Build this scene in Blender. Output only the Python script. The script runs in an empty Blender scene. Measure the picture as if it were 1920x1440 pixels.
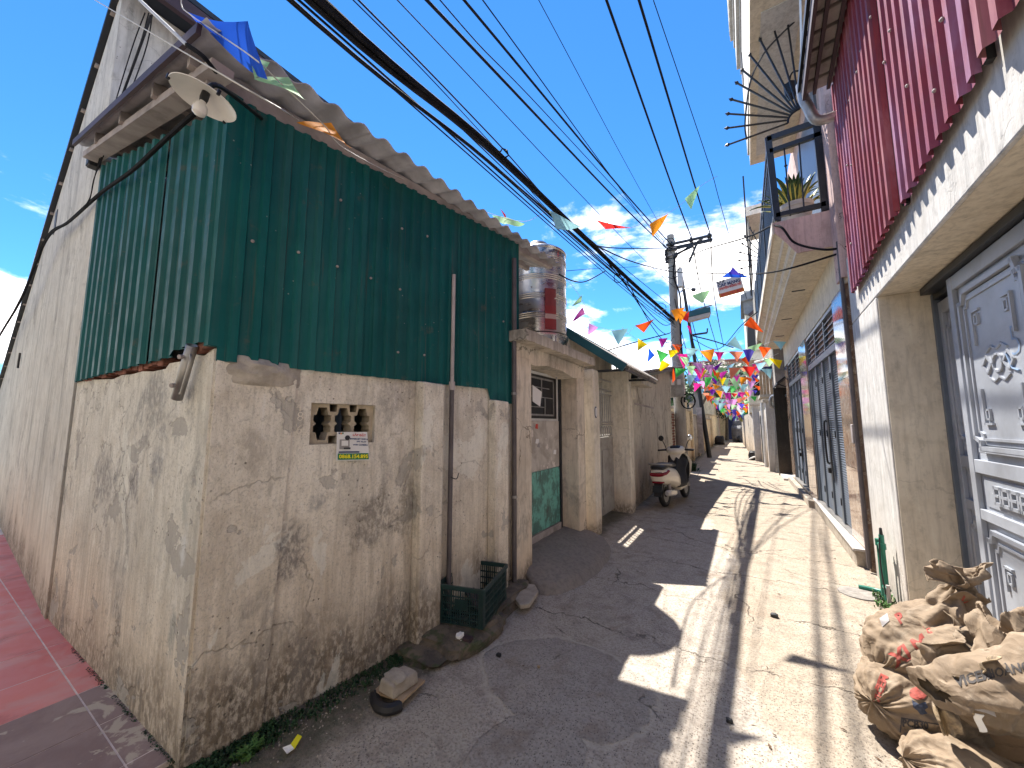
import bpy, bmesh, math, random
from mathutils import Vector, Matrix, noise as mnoise
from mathutils.bvhtree import BVHTree
R = math.radians
scene = bpy.context.scene
C = scene.collection

# ------------------------------------------------------------------ camera, sky, sun, exposure
F_PX, HZ, VX, CAM_H = 705.0, 795.0, 1395.0, 1.6
PITCH = math.atan((HZ - 720) / F_PX)
YAW = math.atan((VX - 960) / F_PX * math.cos(PITCH))
cam_d = bpy.data.cameras.new('camera'); cam = bpy.data.objects.new('camera', cam_d); C.objects.link(cam)
cam.location = (0, 0, CAM_H); cam.rotation_euler = (R(90) + PITCH, 0, YAW)
cam_d.sensor_width = 36; cam_d.lens = 36 * F_PX / 1920
cam_d.clip_start = 0.05; cam_d.clip_end = 2000
scene.camera = cam
SUN_DIR = Vector((-0.40, 0.425, 1.0)).normalized()
SUN_EL = math.asin(SUN_DIR.z); SUN_AZ = math.atan2(SUN_DIR.x, SUN_DIR.y)
w = bpy.data.worlds.new('World'); scene.world = w; w.use_nodes = True
wn = w.node_tree
for n in list(wn.nodes): wn.nodes.remove(n)
wo = wn.nodes.new('ShaderNodeOutputWorld'); bg = wn.nodes.new('ShaderNodeBackground')
sky = wn.nodes.new('ShaderNodeTexSky'); sky.sky_type = 'NISHITA'; sky.sun_disc = False
sky.sun_elevation = SUN_EL; sky.sun_rotation = SUN_AZ
sky.air_density = 0.9; sky.dust_density = 0.0; sky.ozone_density = 2.5; sky.altitude = 300
SKY_STR = 0.15
bg.inputs['Strength'].default_value = SKY_STR
wn.links.new(bg.outputs[0], wo.inputs[0])
sd = bpy.data.lights.new('sun', 'SUN'); sd.energy = 2.95; sd.angle = R(0.53); sd.color = (1.0, 0.94, 0.85)
sun = bpy.data.objects.new('sun', sd); C.objects.link(sun)
sun.rotation_euler = SUN_DIR.to_track_quat('Z', 'Y').to_euler()
sun.location = (0, 0, 30)
vs = scene.view_settings
vs.view_transform = 'Standard'; vs.look = 'None'; vs.gamma = 1; vs.exposure = 2.1; vs.use_curve_mapping = False
scene.render.engine = 'CYCLES'
scene.cycles.use_denoising = True
scene.cycles.max_bounces = 8; scene.cycles.diffuse_bounces = 5; scene.cycles.glossy_bounces = 3
scene.cycles.transparent_max_bounces = 8
scene.cycles.sample_clamp_indirect = 6

# ------------------------------------------------------------------ pixel <-> place helpers (measured in the photograph)
_cp, _sp, _cy, _sy = math.cos(PITCH), math.sin(PITCH), math.cos(YAW), math.sin(YAW)
def ray(u, v):
    r = (u - 960) / F_PX; q = (720 - v) / F_PX
    up = q * _cp + _sp; fw = _cp - q * _sp
    return (r * _cy - fw * _sy, r * _sy + fw * _cy, up)
def gx(u, v, x):
    d = ray(u, v); t = x / d[0]; return Vector((x, d[1] * t, CAM_H + d[2] * t))
def gy(u, v, y):
    d = ray(u, v); t = y / d[1]; return Vector((d[0] * t, y, CAM_H + d[2] * t))
def gz(u, v, z):
    d = ray(u, v); t = (z - CAM_H) / d[2]; return Vector((d[0] * t, d[1] * t, z))

# ------------------------------------------------------------------ shader node helpers
class NB:
    def __init__(s, nt): s.nt = nt
    def new(s, t, **kw):
        n = s.nt.nodes.new(t)
        for k, v in kw.items(): setattr(n, k, v)
        return n
    def put(s, sock, v):
        if hasattr(v, 'is_linked') or hasattr(v, 'links'): s.nt.links.new(v, sock)
        elif isinstance(v, (tuple, list)):
            if len(v) == 3 and sock.type == 'RGBA': v = (*v, 1)
            sock.default_value = v
        else: sock.default_value = v
    def pos(s): return s.new('ShaderNodeNewGeometry').outputs['Position']
    def nrm(s): return s.new('ShaderNodeNewGeometry').outputs['Normal']
    def obj(s): return s.new('ShaderNodeTexCoord').outputs['Object']
    def rnd(s): return s.new('ShaderNodeObjectInfo').outputs['Random']
    def map(s, v, scale=(1, 1, 1), loc=(0, 0, 0), rot=(0, 0, 0)):
        n = s.new('ShaderNodeMapping'); s.put(n.inputs[0], v)
        n.inputs['Scale'].default_value = scale; n.inputs['Location'].default_value = loc; n.inputs['Rotation'].default_value = rot
        return n.outputs[0]
    def noise(s, v, scale=5, detail=4, rough=0.55, dist=0.0, out='Fac'):
        n = s.new('ShaderNodeTexNoise'); s.put(n.inputs['Vector'], v)
        n.inputs['Scale'].default_value = scale; n.inputs['Detail'].default_value = detail
        n.inputs['Roughness'].default_value = rough; n.inputs['Distortion'].default_value = dist
        return n.outputs[out]
    def voro(s, v, scale=5, feature='F1', rand=1.0, out='Distance'):
        n = s.new('ShaderNodeTexVoronoi', feature=feature); s.put(n.inputs['Vector'], v)
        n.inputs['Scale'].default_value = scale; n.inputs['Randomness'].default_value = rand
        return n.outputs[out]
    def mr(s, f, a, b, c=0.0, d=1.0, smooth=True):
        n = s.new('ShaderNodeMapRange'); n.interpolation_type = 'SMOOTHSTEP' if smooth else 'LINEAR'
        for i, x in enumerate((f, a, b, c, d)): s.put(n.inputs[i], x)
        return n.outputs[0]
    def m(s, op, a, b=0.0, clamp=False):
        n = s.new('ShaderNodeMath', operation=op, use_clamp=clamp); s.put(n.inputs[0], a); s.put(n.inputs[1], b)
        return n.outputs[0]
    def vm(s, op, a, b=None):
        n = s.new('ShaderNodeVectorMath', operation=op); s.put(n.inputs[0], a)
        if b is not None: s.put(n.inputs[1], b)
        return n.outputs['Value'] if op in ('LENGTH', 'DOT_PRODUCT', 'DISTANCE') else n.outputs[0]
    def xyz(s, v):
        n = s.new('ShaderNodeSeparateXYZ'); s.put(n.inputs[0], v); return n.outputs
    def comb(s, x, y, z):
        n = s.new('ShaderNodeCombineXYZ')
        for i, q in enumerate((x, y, z)): s.put(n.inputs[i], q)
        return n.outputs[0]
    def mix(s, f, a, b, blend='MIX'):
        n = s.new('ShaderNodeMix', data_type='RGBA', blend_type=blend, clamp_result=False)
        s.put(n.inputs[0], f); s.put(n.inputs[6], a); s.put(n.inputs[7], b); return n.outputs[2]
    def ramp(s, f, stops):
        n = s.new('ShaderNodeValToRGB'); s.put(n.inputs[0], f); e = n.color_ramp.elements
        while len(e) < len(stops): e.new(0.5)
        for el, (p, c) in zip(e, stops): el.position = p; el.color = (*c, 1)
        return n.outputs[0]
    def bump(s, h, strength=0.3, dist=0.02):
        n = s.new('ShaderNodeBump'); n.inputs['Strength'].default_value = strength; n.inputs['Distance'].default_value = dist
        s.put(n.inputs['Height'], h); return n.outputs[0]
def new_mat(name):
    m = bpy.data.materials.new(name); m.use_nodes = True
    nt = m.node_tree; p = nt.nodes['Principled BSDF']
    return m, NB(nt), p
def setp(b, p, col=None, rough=None, metal=None, normal=None, spec=None, alpha=None):
    if col is not None: b.put(p.inputs['Base Color'], col)
    if rough is not None: b.put(p.inputs['Roughness'], rough)
    if metal is not None: b.put(p.inputs['Metallic'], metal)
    if normal is not None: b.put(p.inputs['Normal'], normal)
    if spec is not None: p.inputs['Specular IOR Level'].default_value = spec
# clouds in the sky
nb = NB(wn)
d = nb.vm('NORMALIZE', nb.new('ShaderNodeTexCoord').outputs['Generated'])
dx, dy, dz = nb.xyz(d)
zc = nb.m('ADD', nb.m('MAXIMUM', dz, 0.0), 0.22)
pv = nb.comb(nb.m('DIVIDE', dx, zc), nb.m('DIVIDE', dy, zc), nb.m('MULTIPLY', zc, 1.4))
n1 = nb.noise(nb.map(pv, loc=(5.05, 2.8, 1.3), rot=(0, 0, R(-20))), 1.35, 9, 0.62, 0.2)
n2 = nb.noise(nb.map(pv, loc=(13.8, -0.2, 2.0), rot=(0, 0, R(-20))), 0.45, 3, 0.5)
elev = nb.mr(dz, 0.34, 0.66, 0.0, 0.26)
dens = nb.m('SUBTRACT', nb.m('ADD', n1, nb.m('MULTIPLY', nb.m('SUBTRACT', n2, 0.5), 0.55)), elev)
mask = nb.m('MULTIPLY', nb.mr(dens, 0.44, 0.58), 0.95)
shade = nb.mr(dens, 0.55, 0.85)
cloudc = nb.mix(shade, (6.2, 5.9, 5.6), (4.6, 4.5, 4.5))
hs = nb.new('ShaderNodeHueSaturation'); hs.inputs['Saturation'].default_value = 1.12; hs.inputs['Value'].default_value = 0.71
wn.links.new(sky.outputs[0], hs.inputs['Color'])
skyc = nb.mix(1.0, hs.outputs[0], (0.25, 0.48, 0.62), 'MULTIPLY')
wn.links.new(nb.mix(mask, skyc, cloudc), bg.inputs['Color'])

# ------------------------------------------------------------------ mesh helpers
class MB:
    def __init__(s): s.v = []; s.f = []
    def add(s, vs, fs):
        o = len(s.v); s.v += [Vector(q) for q in vs]; s.f += [tuple(i + o for i in f) for f in fs]; return s
    def box(s, x0, x1, y0, y1, z0, z1):
        vs = [(x, y, z) for z in (z0, z1) for y in (y0, y1) for x in (x0, x1)]
        return s.add(vs, [(0, 2, 3, 1), (4, 5, 7, 6), (0, 1, 5, 4), (2, 6, 7, 3), (0, 4, 6, 2), (1, 3, 7, 5)])
    def hexa(s, p):   # 8 points: bottom 4 (ccw), top 4
        return s.add(p, [(3, 2, 1, 0), (4, 5, 6, 7), (0, 1, 5, 4), (1, 2, 6, 5), (2, 3, 7, 6), (3, 0, 4, 7)])
    def bar(s, a, b, wx, wy=None, up=(0, 0, 1)):
        a, b = Vector(a), Vector(b); wy = wy or wx
        t = (b - a).normalized(); u = Vector(up)
        if abs(t.dot(u)) > 0.95: u = Vector((1, 0, 0))
        x = t.cross(u).normalized(); y = x.cross(t).normalized()
        p = [a + x * sx * wx / 2 + y * sy * wy / 2 for sx, sy in ((-1, -1), (1, -1), (1, 1), (-1, 1))]
        q = [k + (b - a) for k in p]
        return s.hexa(p + q)
    def prism(s, poly, vec):   # planar polygon extruded by vec
        n = len(poly); P = [Vector(q) for q in poly]; vec = Vector(vec)
        fs = [tuple(range(n - 1, -1, -1)), tuple(range(n, 2 * n))]
        fs += [(i, (i + 1) % n, n + (i + 1) % n, n + i) for i in range(n)]
        return s.add(P + [q + vec for q in P], fs)
    def tube(s, path, r, n=6, cap=True):
        P = [Vector(q) for q in path]; rings = []; up = Vector((0, 0, 1)); prev = None
        for i, q in enumerate(P):
            t = (P[min(i + 1, len(P) - 1)] - P[max(i - 1, 0)])
            if t.length < 1e-9: t = Vector((0, 0, 1))
            t.normalize()
            if prev is None:
                a = up if abs(t.dot(up)) < 0.95 else Vector((1, 0, 0))
                x = t.cross(a).normalized()
            else: x = (prev - t * prev.dot(t)).normalized()
            prev = x; y = t.cross(x); rr = r[i] if isinstance(r, (list, tuple)) else r
            rings.append([q + (x * math.cos(2 * math.pi * k / n) + y * math.sin(2 * math.pi * k / n)) * rr for k in range(n)])
        vs = [p for g in rings for p in g]; fs = []
        for i in range(len(P) - 1):
            for k in range(n):
                fs.append((i * n + k, i * n + (k + 1) % n, (i + 1) * n + (k + 1) % n, (i + 1) * n + k))
        if cap: fs += [tuple(range(n - 1, -1, -1)), tuple(range((len(P) - 1) * n, len(P) * n))]
        return s.add(vs, fs)
    def lathe(s, prof, origin=(0, 0, 0), axis=(0, 0, 1), n=24):   # prof: (r, h)
        ax = Vector(axis).normalized(); o = Vector(origin)
        a = Vector((1, 0, 0)) if abs(ax.x) < 0.9 else Vector((0, 1, 0))
        x = ax.cross(a).normalized(); y = ax.cross(x)
        vs = [o + ax * h + (x * math.cos(2 * math.pi * k / n) + y * math.sin(2 * math.pi * k / n)) * max(r, 1e-4) for r, h in prof for k in range(n)]
        fs = [(i * n + k, (i + 1) * n + k, (i + 1) * n + (k + 1) % n, i * n + (k + 1) % n) for i in range(len(prof) - 1) for k in range(n)]
        return s.add(vs, fs)
    def grid(s, fn, nu, nv):
        vs = [fn(i / nu, j / nv) for j in range(nv + 1) for i in range(nu + 1)]
        fs = [(j * (nu + 1) + i, j * (nu + 1) + i + 1, (j + 1) * (nu + 1) + i + 1, (j + 1) * (nu + 1) + i) for j in range(nv) for i in range(nu)]
        return s.add(vs, fs)
    def loft(s, rings, cap=True):
        n = len(rings[0]); vs = [p for g in rings for p in g]
        fs = [(i * n + k, i * n + (k + 1) % n, (i + 1) * n + (k + 1) % n, (i + 1) * n + k) for i in range(len(rings) - 1) for k in range(n)]
        if cap: fs += [tuple(range(n - 1, -1, -1)), tuple(range((len(rings) - 1) * n, len(rings) * n))]
        return s.add(vs, fs)

def origin_of(o):
    p = Vector((0, 0, 0))
    while o is not None: p += o.location; o = o.parent
    return p
def obj(name, mb, mat, parent=None, smooth=False, bevel=0.0, solid=0.0, angle=40, loc=None):
    me = bpy.data.meshes.new(name)
    if isinstance(mb, MB):
        off = origin_of(parent) if loc is None else Vector(loc)
        me.from_pydata([tuple(q - off) for q in mb.v], [], mb.f)
        bm = bmesh.new(); bm.from_mesh(me); bmesh.ops.recalc_face_normals(bm, faces=bm.faces); bm.to_mesh(me); bm.free()
    else: me = mb
    for mm in (mat if isinstance(mat, (list, tuple)) else [mat]): me.materials.append(mm)
    o = bpy.data.objects.new(name, me); C.objects.link(o)
    if loc is not None and parent is None: o.location = loc
    o.parent = parent
    if solid:
        md = o.modifiers.new('solid', 'SOLIDIFY'); md.thickness = solid; md.offset = 0
    if bevel:
        md = o.modifiers.new('bevel', 'BEVEL'); md.width = bevel; md.segments = 2; md.limit_method = 'ANGLE'; md.angle_limit = R(35)
    if smooth:
        for p in me.polygons: p.use_smooth = True
        try: me.set_sharp_from_angle(angle=R(angle))
        except Exception: pass
    return o
def tag(o, label=None, cat=None, group=None, kind=None):
    if label: o['label'] = label
    if cat: o['category'] = cat
    if group: o['group'] = group
    if kind: o['kind'] = kind
    return o
def thing(name, label, cat, loc=(0, 0, 0), group=None):
    o = bpy.data.objects.new(name, None); C.objects.link(o); o.location = loc; o.empty_display_size = 0.1
    return tag(o, label, cat, group)
def copy_tree(o, parent=None):
    c = o.copy(); C.objects.link(c); c.parent = parent
    for ch in list(o.children): copy_tree(ch, c)
    return c
def from_curve(cu):
    t = bpy.data.objects.new('tmp', cu); me = bpy.data.meshes.new_from_object(t)
    bpy.data.objects.remove(t); bpy.data.curves.remove(cu); me.materials.clear(); return me
def plate(loops, thick, frame):   # 2D outline + holes -> solid slab; frame = (origin, xdir, ydir); extruded about the plane
    cu = bpy.data.curves.new('plate', 'CURVE'); cu.dimensions = '2D'; cu.fill_mode = 'BOTH'; cu.extrude = thick / 2
    for lp in loops:
        sp = cu.splines.new('POLY'); sp.points.add(len(lp) - 1); sp.use_cyclic_u = True
        for i, (a, b) in enumerate(lp): sp.points[i].co = (a, b, 0, 1)
    me = from_curve(cu); return place_mesh(me, frame)
def place_mesh(me, frame):
    o, x, y = (Vector(q) for q in frame); x.normalize(); y.normalize(); z = x.cross(y)
    me.transform(Matrix(((x.x, y.x, z.x, o.x), (x.y, y.y, z.y, o.y), (x.z, y.z, z.z, o.z), (0, 0, 0, 1)))); return me
def rel(me, parent):
    me.transform(Matrix.Translation(-origin_of(parent))); return me
def text_mesh(txt, size, frame, align='CENTER', extrude=0.0, width=None, shear=0.0, bold=0.0):
    cu = bpy.data.curves.new('txt', 'FONT'); cu.body = txt; cu.size = size; cu.align_x = align; cu.align_y = 'CENTER'
    cu.extrude = extrude; cu.resolution_u = 2; cu.shear = shear; cu.offset = bold
    me = from_curve(cu)
    if width and me.vertices:
        xs = [q.co.x for q in me.vertices]; k = width / max(1e-6, max(xs) - min(xs))
        me.transform(Matrix.Diagonal((k, 1, 1, 1)))
    return place_mesh(me, frame)
def catenary(a, b, sag, n=14):
    a, b = Vector(a), Vector(b)
    return [a.lerp(b, i / n) - Vector((0, 0, sag * 4 * (i / n) * (1 - i / n))) for i in range(n + 1)]
def spline(pts, n=8):
    P = [Vector(p) for p in pts]; out = []
    for i in range(len(P) - 1):
        p0, p1, p2, p3 = P[max(i - 1, 0)], P[i], P[i + 1], P[min(i + 2, len(P) - 1)]
        for k in range(n):
            t = k / n
            out.append(0.5 * ((2 * p1) + (p2 - p0) * t + (2 * p0 - 5 * p1 + 4 * p2 - p3) * t * t + (3 * p1 - p0 - 3 * p2 + p3) * t ** 3))
    return out + [P[-1]]
rng = random.Random(7)

# ------------------------------------------------------------------ materials
def simple(name, col, rough=0.6, metal=0.0, var=0.12, nscale=8.0, bump=0.0, spec=None, dirt=0.0):
    m, b, p = new_mat(name); P = b.pos()
    f = b.noise(P, nscale, 5, 0.6)
    c = b.mix(b.mr(f, 0.3, 0.7), tuple(x * (1 - var) for x in col), tuple(min(1, x * (1 + var)) for x in col))
    if dirt:
        g = b.mr(b.noise(P, nscale * 0.6, 6, 0.7, 0.5), 0.48, 0.72, 0, dirt)
        c = b.mix(g, c, (0.09, 0.075, 0.06))
    setp(b, p, c, rough, metal, spec=spec)
    if bump: setp(b, p, normal=b.bump(b.noise(P, nscale * 6, 4, 0.6), bump, 0.01))
    return m
def plaster(name, c1, c2, grime=(0.10, 0.075, 0.055), base_h=0.55, base_amt=0.75, mold=0.5, mold_c=(0.13, 0.12, 0.115), peel=0.35,
            peel_c=(0.36, 0.34, 0.31), streak=0.45, cracks=0.6, spots=(), bump=0.5, off=0.0, warm_low=0.5, top=None, top_amt=0.5, drip=0.0, grain=0.35, peel_t=0.645):
    m, b, p = new_mat(name); P = b.map(b.pos(), loc=(off, off * 0.7, off * 0.3)); W = b.pos(); x, y, z = b.xyz(W)
    big = b.noise(P, 1.1, 5, 0.6, 0.3)
    c = b.mix(b.mr(big, 0.32, 0.68), c1, c2)
    mid = b.noise(P, 5.5, 7, 0.68, 0.2)
    c = b.mix(b.mr(mid, 0.44, 0.72, 0, 0.5), c, tuple(q * k for q, k in zip(c1, (0.64, 0.60, 0.55))))
    c = b.mix(b.mr(b.noise(b.map(P, (1, 1, 0.6), loc=(2, 5, 8)), 13, 6, 0.72, 0.3), 0.50, 0.70, 0, 0.5), c, tuple(q * 0.5 for q in c1))
    brush = b.noise(b.map(P, (26, 26, 2.6)), 1.0, 5, 0.65)
    c = b.mix(b.mr(brush, 0.45, 0.70, 0, 0.42), c, tuple(q * 0.52 for q in c2))
    c = b.mix(b.mr(brush, 0.45, 0.25, 0, 0.30), c, tuple(min(0.8, q * 1.28) for q in c1))
    st = b.noise(b.map(P, (5.5, 5.5, 0.35)), 1.0, 6, 0.62, 0.2)
    c = b.mix(b.mr(st, 0.50, 0.70, 0, streak), c, tuple(0.55 * q + 0.01 for q in grime[:2] + (grime[2],)) if False else tuple(q * 0.45 for q in c1))
    # damp from the ground up
    zz = b.m('ADD', z, b.m('MULTIPLY', b.m('SUBTRACT', b.noise(b.map(P, (1.6, 1.6, 0.8)), 1.6, 6, 0.65), 0.5), base_h * 2.2))
    damp = b.mr(zz, 0.05, base_h, 1, 0)
    fine = b.noise(b.map(P, (1, 1, 0.55)), 34, 4, 0.7)
    c = b.mix(b.m('MULTIPLY', b.mr(zz, base_h * 0.5, base_h * 2.4, 1, 0), warm_low), c, tuple(q * k for q, k in zip(c1, (0.95, 0.80, 0.66))))
    c = b.mix(b.m('MULTIPLY', damp, b.mr(fine, 0.36, 0.58, 0.25, base_amt)), c, grime)
    if drip:
        dr = b.noise(b.map(P, (20, 20, 1.1)), 1.0, 5, 0.7, 0.15); lowz = b.mr(b.m('ADD', z, b.m('MULTIPLY', b.m('SUBTRACT', b.noise(P, 1.4, 4), 0.5), 1.4)), 0.15, 1.35, 1, 0)
        c = b.mix(b.m('MULTIPLY', b.m('MULTIPLY', lowz, b.mr(dr, 0.44, 0.62)), drip), c, tuple(q * k for q, k in zip(c1, (0.34, 0.28, 0.22))))
        ms = b.noise(b.map(P, (1, 1, 0.7), loc=(6, 1, 3)), 3.1, 7, 0.72, 0.5)
        c = b.mix(b.m('MULTIPLY', b.mr(ms, 0.50, 0.66), drip * 0.7), c, tuple(q * k for q, k in zip(c2, (0.62, 0.55, 0.50))))
        sto = b.noise(P, 75, 3, 0.7)
        c = b.mix(b.mr(sto, 0.50, 0.68, 0, 0.45), c, tuple(q * 0.42 for q in c2))
    # mould blotches
    mo = b.noise(b.map(P, (1, 1, 0.75)), 1.9, 7, 0.66, 0.6)
    c = b.mix(b.m('MULTIPLY', b.mr(mo, 0.55, 0.64), b.mr(fine, 0.34, 0.56, 0.1, mold)), c, mold_c)
    # lost render
    pe = b.noise(b.map(P, loc=(3, 9, 1)), 2.7, 5, 0.6, 0.4)
    pe = b.m('ADD', pe, b.m('MULTIPLY', b.m('SUBTRACT', b.noise(P, 14, 4, 0.65), 0.5), 0.10))
    pm = b.mr(pe, peel_t, peel_t + 0.012, 0, peel)
    c = b.mix(pm, c, b.mix(b.noise(P, 9, 4, 0.7), tuple(q * 0.8 for q in peel_c), tuple(min(.8, q * 1.25) for q in peel_c)))
    if drip:
        pl_ = b.noise(b.map(P, (1, 1, 0.6), loc=(8, 2, 5)), 2.1, 6, 0.62, 0.5)
        c = b.mix(b.mr(pl_, 0.60, 0.615, 0, 0.4), c, tuple(min(.85, q * 1.18) for q in c1))
    for (cx, cy_, cz, rr, rz, col, amt) in spots:
        dd = b.vm('LENGTH', b.vm('MULTIPLY', b.vm('SUBTRACT', W, (cx, cy_, cz)), (1 / rr, 1 / rr, 1 / rz)))
        dd = b.m('ADD', dd, b.m('MULTIPLY', b.m('SUBTRACT', b.noise(W, 7, 6, 0.7, 0.4), 0.5), 2.2))
        c = b.mix(b.m('MULTIPLY', b.mr(dd, 0.45, 1.1, amt, 0), b.mr(fine, 0.33, 0.6, 0.15, 1.0)), c, col)
    if top:
        t2 = b.m('ADD', z, b.m('MULTIPLY', b.m('SUBTRACT', b.noise(b.map(P, (6, 6, 0.5)), 1, 5, 0.6), 0.5), 0.6))
        c = b.mix(b.mr(t2, top - 0.35, top, 0, top_amt), c, (0.07, 0.065, 0.06))
    wp = b.vm('ADD', P, b.vm('MULTIPLY', b.noise(P, 3.0, 4, 0.6, 0, 'Color'), (0.5, 0.5, 0.5)))
    ck = b.voro(wp, 1.25, 'DISTANCE_TO_EDGE')
    ckm = b.m('MULTIPLY', b.mr(ck, 0.004, 0.011, 1, 0), b.mr(b.noise(P, 1.3, 2), 0.47, 0.56, 0, cracks))
    c = b.mix(ckm, c, (0.06, 0.05, 0.04))
    pit = b.m('MULTIPLY', b.mr(b.voro(P, 26), 0.10, 0.17, 1, 0), b.mr(b.noise(P, 3.3, 3), 0.52, 0.62, 0, min(0.8, mold * 1.4)))
    c = b.mix(pit, c, (0.08, 0.07, 0.06))
    setp(b, p, c, 0.93, spec=0.2)
    h = b.m('ADD', b.m('ADD', b.m('MULTIPLY', fine, grain), b.m('MULTIPLY', brush, 0.3)), b.m('MULTIPLY', mid, 0.8))
    h = b.m('SUBTRACT', b.m('SUBTRACT', h, b.m('MULTIPLY', pm, 0.9)), b.m('MULTIPLY', b.m('MAXIMUM', ckm, pit), 1.2))
    setp(b, p, normal=b.bump(h, bump, 0.022))
    return m
def metal_sheet(name, c1, c2=None, rough=0.42, streak=0.35, rust=0.25, specks=0.5, fade=0.0, fade_c=(0, 0, 0)):
    m, b, p = new_mat(name); P = b.pos(); c2 = c2 or tuple(q * 0.8 for q in c1)
    c = b.mix(b.mr(b.noise(P, 1.7, 5, 0.6), 0.3, 0.7), c1, c2)
    st = b.noise(b.map(P, (14, 14, 0.5)), 1, 5, 0.6)
    c = b.mix(b.mr(st, 0.45, 0.72, 0, streak), c, tuple(0.5 * q + 0.05 for q in c1))
    rv = b.rnd()
    c = b.mix(b.mr(rv, 0, 1, 0, 0.35), c, tuple(q * 0.72 for q in c2))
    if fade:
        fd = b.noise(b.map(P, (2.2, 2.2, 0.55), loc=(3, 1, 7)), 1.0, 6, 0.66, 0.4)
        c = b.mix(b.mr(fd, 0.47, 0.68, 0, fade), c, fade_c)
    rr = b.noise(b.map(P, (30, 30, 0.9)), 1.0, 4, 0.65)
    c = b.mix(b.m('MULTIPLY', b.mr(rr, 0.60, 0.70), rust * 0.9), c, (0.14, 0.085, 0.06))
    c = b.mix(b.mr(b.noise(b.map(P, loc=(5, 5, 5)), 0.8, 5, 0.6, 0.5), 0.48, 0.66, 0, 0.35), c, tuple(q * 0.5 for q in c2))
    ru = b.m('MULTIPLY', b.mr(b.noise(P, 7, 6, 0.7), 0.60, 0.72), rust)
    c = b.mix(ru, c, (0.16, 0.10, 0.07))
    sp_ = b.m('MULTIPLY', b.mr(b.voro(P, 17), 0.05, 0.08, 1, 0), b.mr(b.noise(P, 2.2, 2), 0.5, 0.6, 0, specks))
    c = b.mix(sp_, c, (0.5, 0.5, 0.46))
    setp(b, p, c, b.mr(b.noise(P, 6, 4), 0.3, 0.7, rough + 0.08, rough + 0.28), 0.0, b.bump(b.noise(P, 3.5, 3), 0.2, 0.02), spec=0.25)
    return m
M = {}
M['wall_shed'] = plaster('shed_plaster', (0.82, 0.765, 0.665), (0.70, 0.645, 0.56), base_h=0.62, base_amt=0.9, mold=0.5, mold_c=(0.27, 0.245, 0.22), peel=0.6, peel_t=0.625, warm_low=0.35, cracks=0.25, drip=0.45, bump=0.75, grain=0.7,
    spots=[(-2.19, 1.75, 0.95, 0.22, 0.22, (0.17, 0.15, 0.13), 0.7), (-2.25, 1.25, 0.85, 0.10, 0.20, (0.13, 0.12, 0.12), 0.75),
           (-2.24, 1.38, 1.12, 0.07, 0.06, (0.30, 0.29, 0.28), 0.7), (-2.15, 2.05, 1.0, 0.12, 0.28, (0.20, 0.18, 0.15), 0.6),
           (-2.29, 1.02, 1.45, 0.08, 0.16, (0.40, 0.355, 0.30), 0.7)])
M['wall_side'] = plaster('shed_side_plaster', (0.76, 0.73, 0.65), (0.64, 0.61, 0.54), base_h=0.42, mold=0.55, peel=0.75, peel_t=0.60, off=4.3, cracks=0.35, bump=0.6, drip=0.35, grain=0.6,
    mold_c=(0.16, 0.16, 0.165), spots=[(-2.50, 0.83, 1.18, 0.05, 0.17, (0.40, 0.40, 0.36), 0.8), (-2.48, 0.83, 0.98, 0.05, 0.13, (0.62, 0.63, 0.62), 0.85),
    (-2.95, 0.83, 1.35, 0.12, 0.12, (0.24, 0.24, 0.25), 0.75), (-3.3, 0.83, 1.25, 0.10, 0.16, (0.20, 0.19, 0.20), 0.75),
    (-2.53, 0.83, 0.55, 0.05, 0.14, (0.33, 0.33, 0.30), 0.85), (-3.9, 0.8, 1.2, 0.25, 0.25, (0.20, 0.19, 0.19), 0.7)])
M['wall_tall'] = plaster('tall_plaster', (0.66, 0.64, 0.58), (0.55, 0.53, 0.48), base_h=0.5, mold=0.45, peel=0.1, streak=0.75, cracks=0.2, off=8.1, bump=0.3)
M['wall_gate'] = plaster('gate_concrete', (0.74, 0.655, 0.54), (0.62, 0.545, 0.45), base_h=0.35, mold=0.4, peel=0.2, off=2.2, bump=0.4, top=2.62, top_amt=0.6)
M['wall_cream'] = plaster('cream_plaster', (0.80, 0.74, 0.63), (0.72, 0.66, 0.56), base_h=0.25, mold=0.15, peel=0.08, streak=0.25, off=5.5, bump=0.2, cracks=0.2)
M['wall_grey'] = plaster('old_grey_plaster', (0.60, 0.55, 0.47), (0.50, 0.45, 0.385), base_h=0.6, mold=0.7, peel=0.3, off=1.7, streak=0.6, top=3.4)
M['wall_ochre'] = plaster('ochre_plaster', (0.72, 0.60, 0.42), (0.62, 0.52, 0.37), base_h=0.5, mold=0.6, peel=0.2, off=6.4, streak=0.5)
M['wall_white'] = plaster('white_plaster', (0.62, 0.605, 0.58), (0.55, 0.535, 0.51), base_h=0.4, base_amt=0.4, mold=0.12, peel=0.05, streak=0.35, off=3.1, bump=0.25, cracks=0.15, warm_low=0.3,
    mold_c=(0.4, 0.39, 0.38))
M['soffit'] = plaster('beige_reveal_plaster', (0.72, 0.64, 0.51), (0.65, 0.575, 0.46), base_h=0.2, mold=0.12, peel=0.04, streak=0.15, off=9.1, bump=0.15, cracks=0.15, warm_low=0.2)
M['wall_pink'] = plaster('pink_plaster', (0.60, 0.44, 0.41), (0.53, 0.39, 0.37), base_h=0.1, mold=0.2, peel=0.1, off=2.9, bump=0.2)
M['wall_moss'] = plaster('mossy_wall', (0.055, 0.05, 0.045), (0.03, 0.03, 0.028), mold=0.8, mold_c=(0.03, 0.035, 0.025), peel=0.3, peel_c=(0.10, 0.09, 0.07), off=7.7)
M['house_pink'] = plaster('salmon_paint', (0.62, 0.33, 0.28), (0.55, 0.29, 0.25), mold=0.15, peel=0.0, base_h=0.1, off=1.1, bump=0.1)
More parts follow.
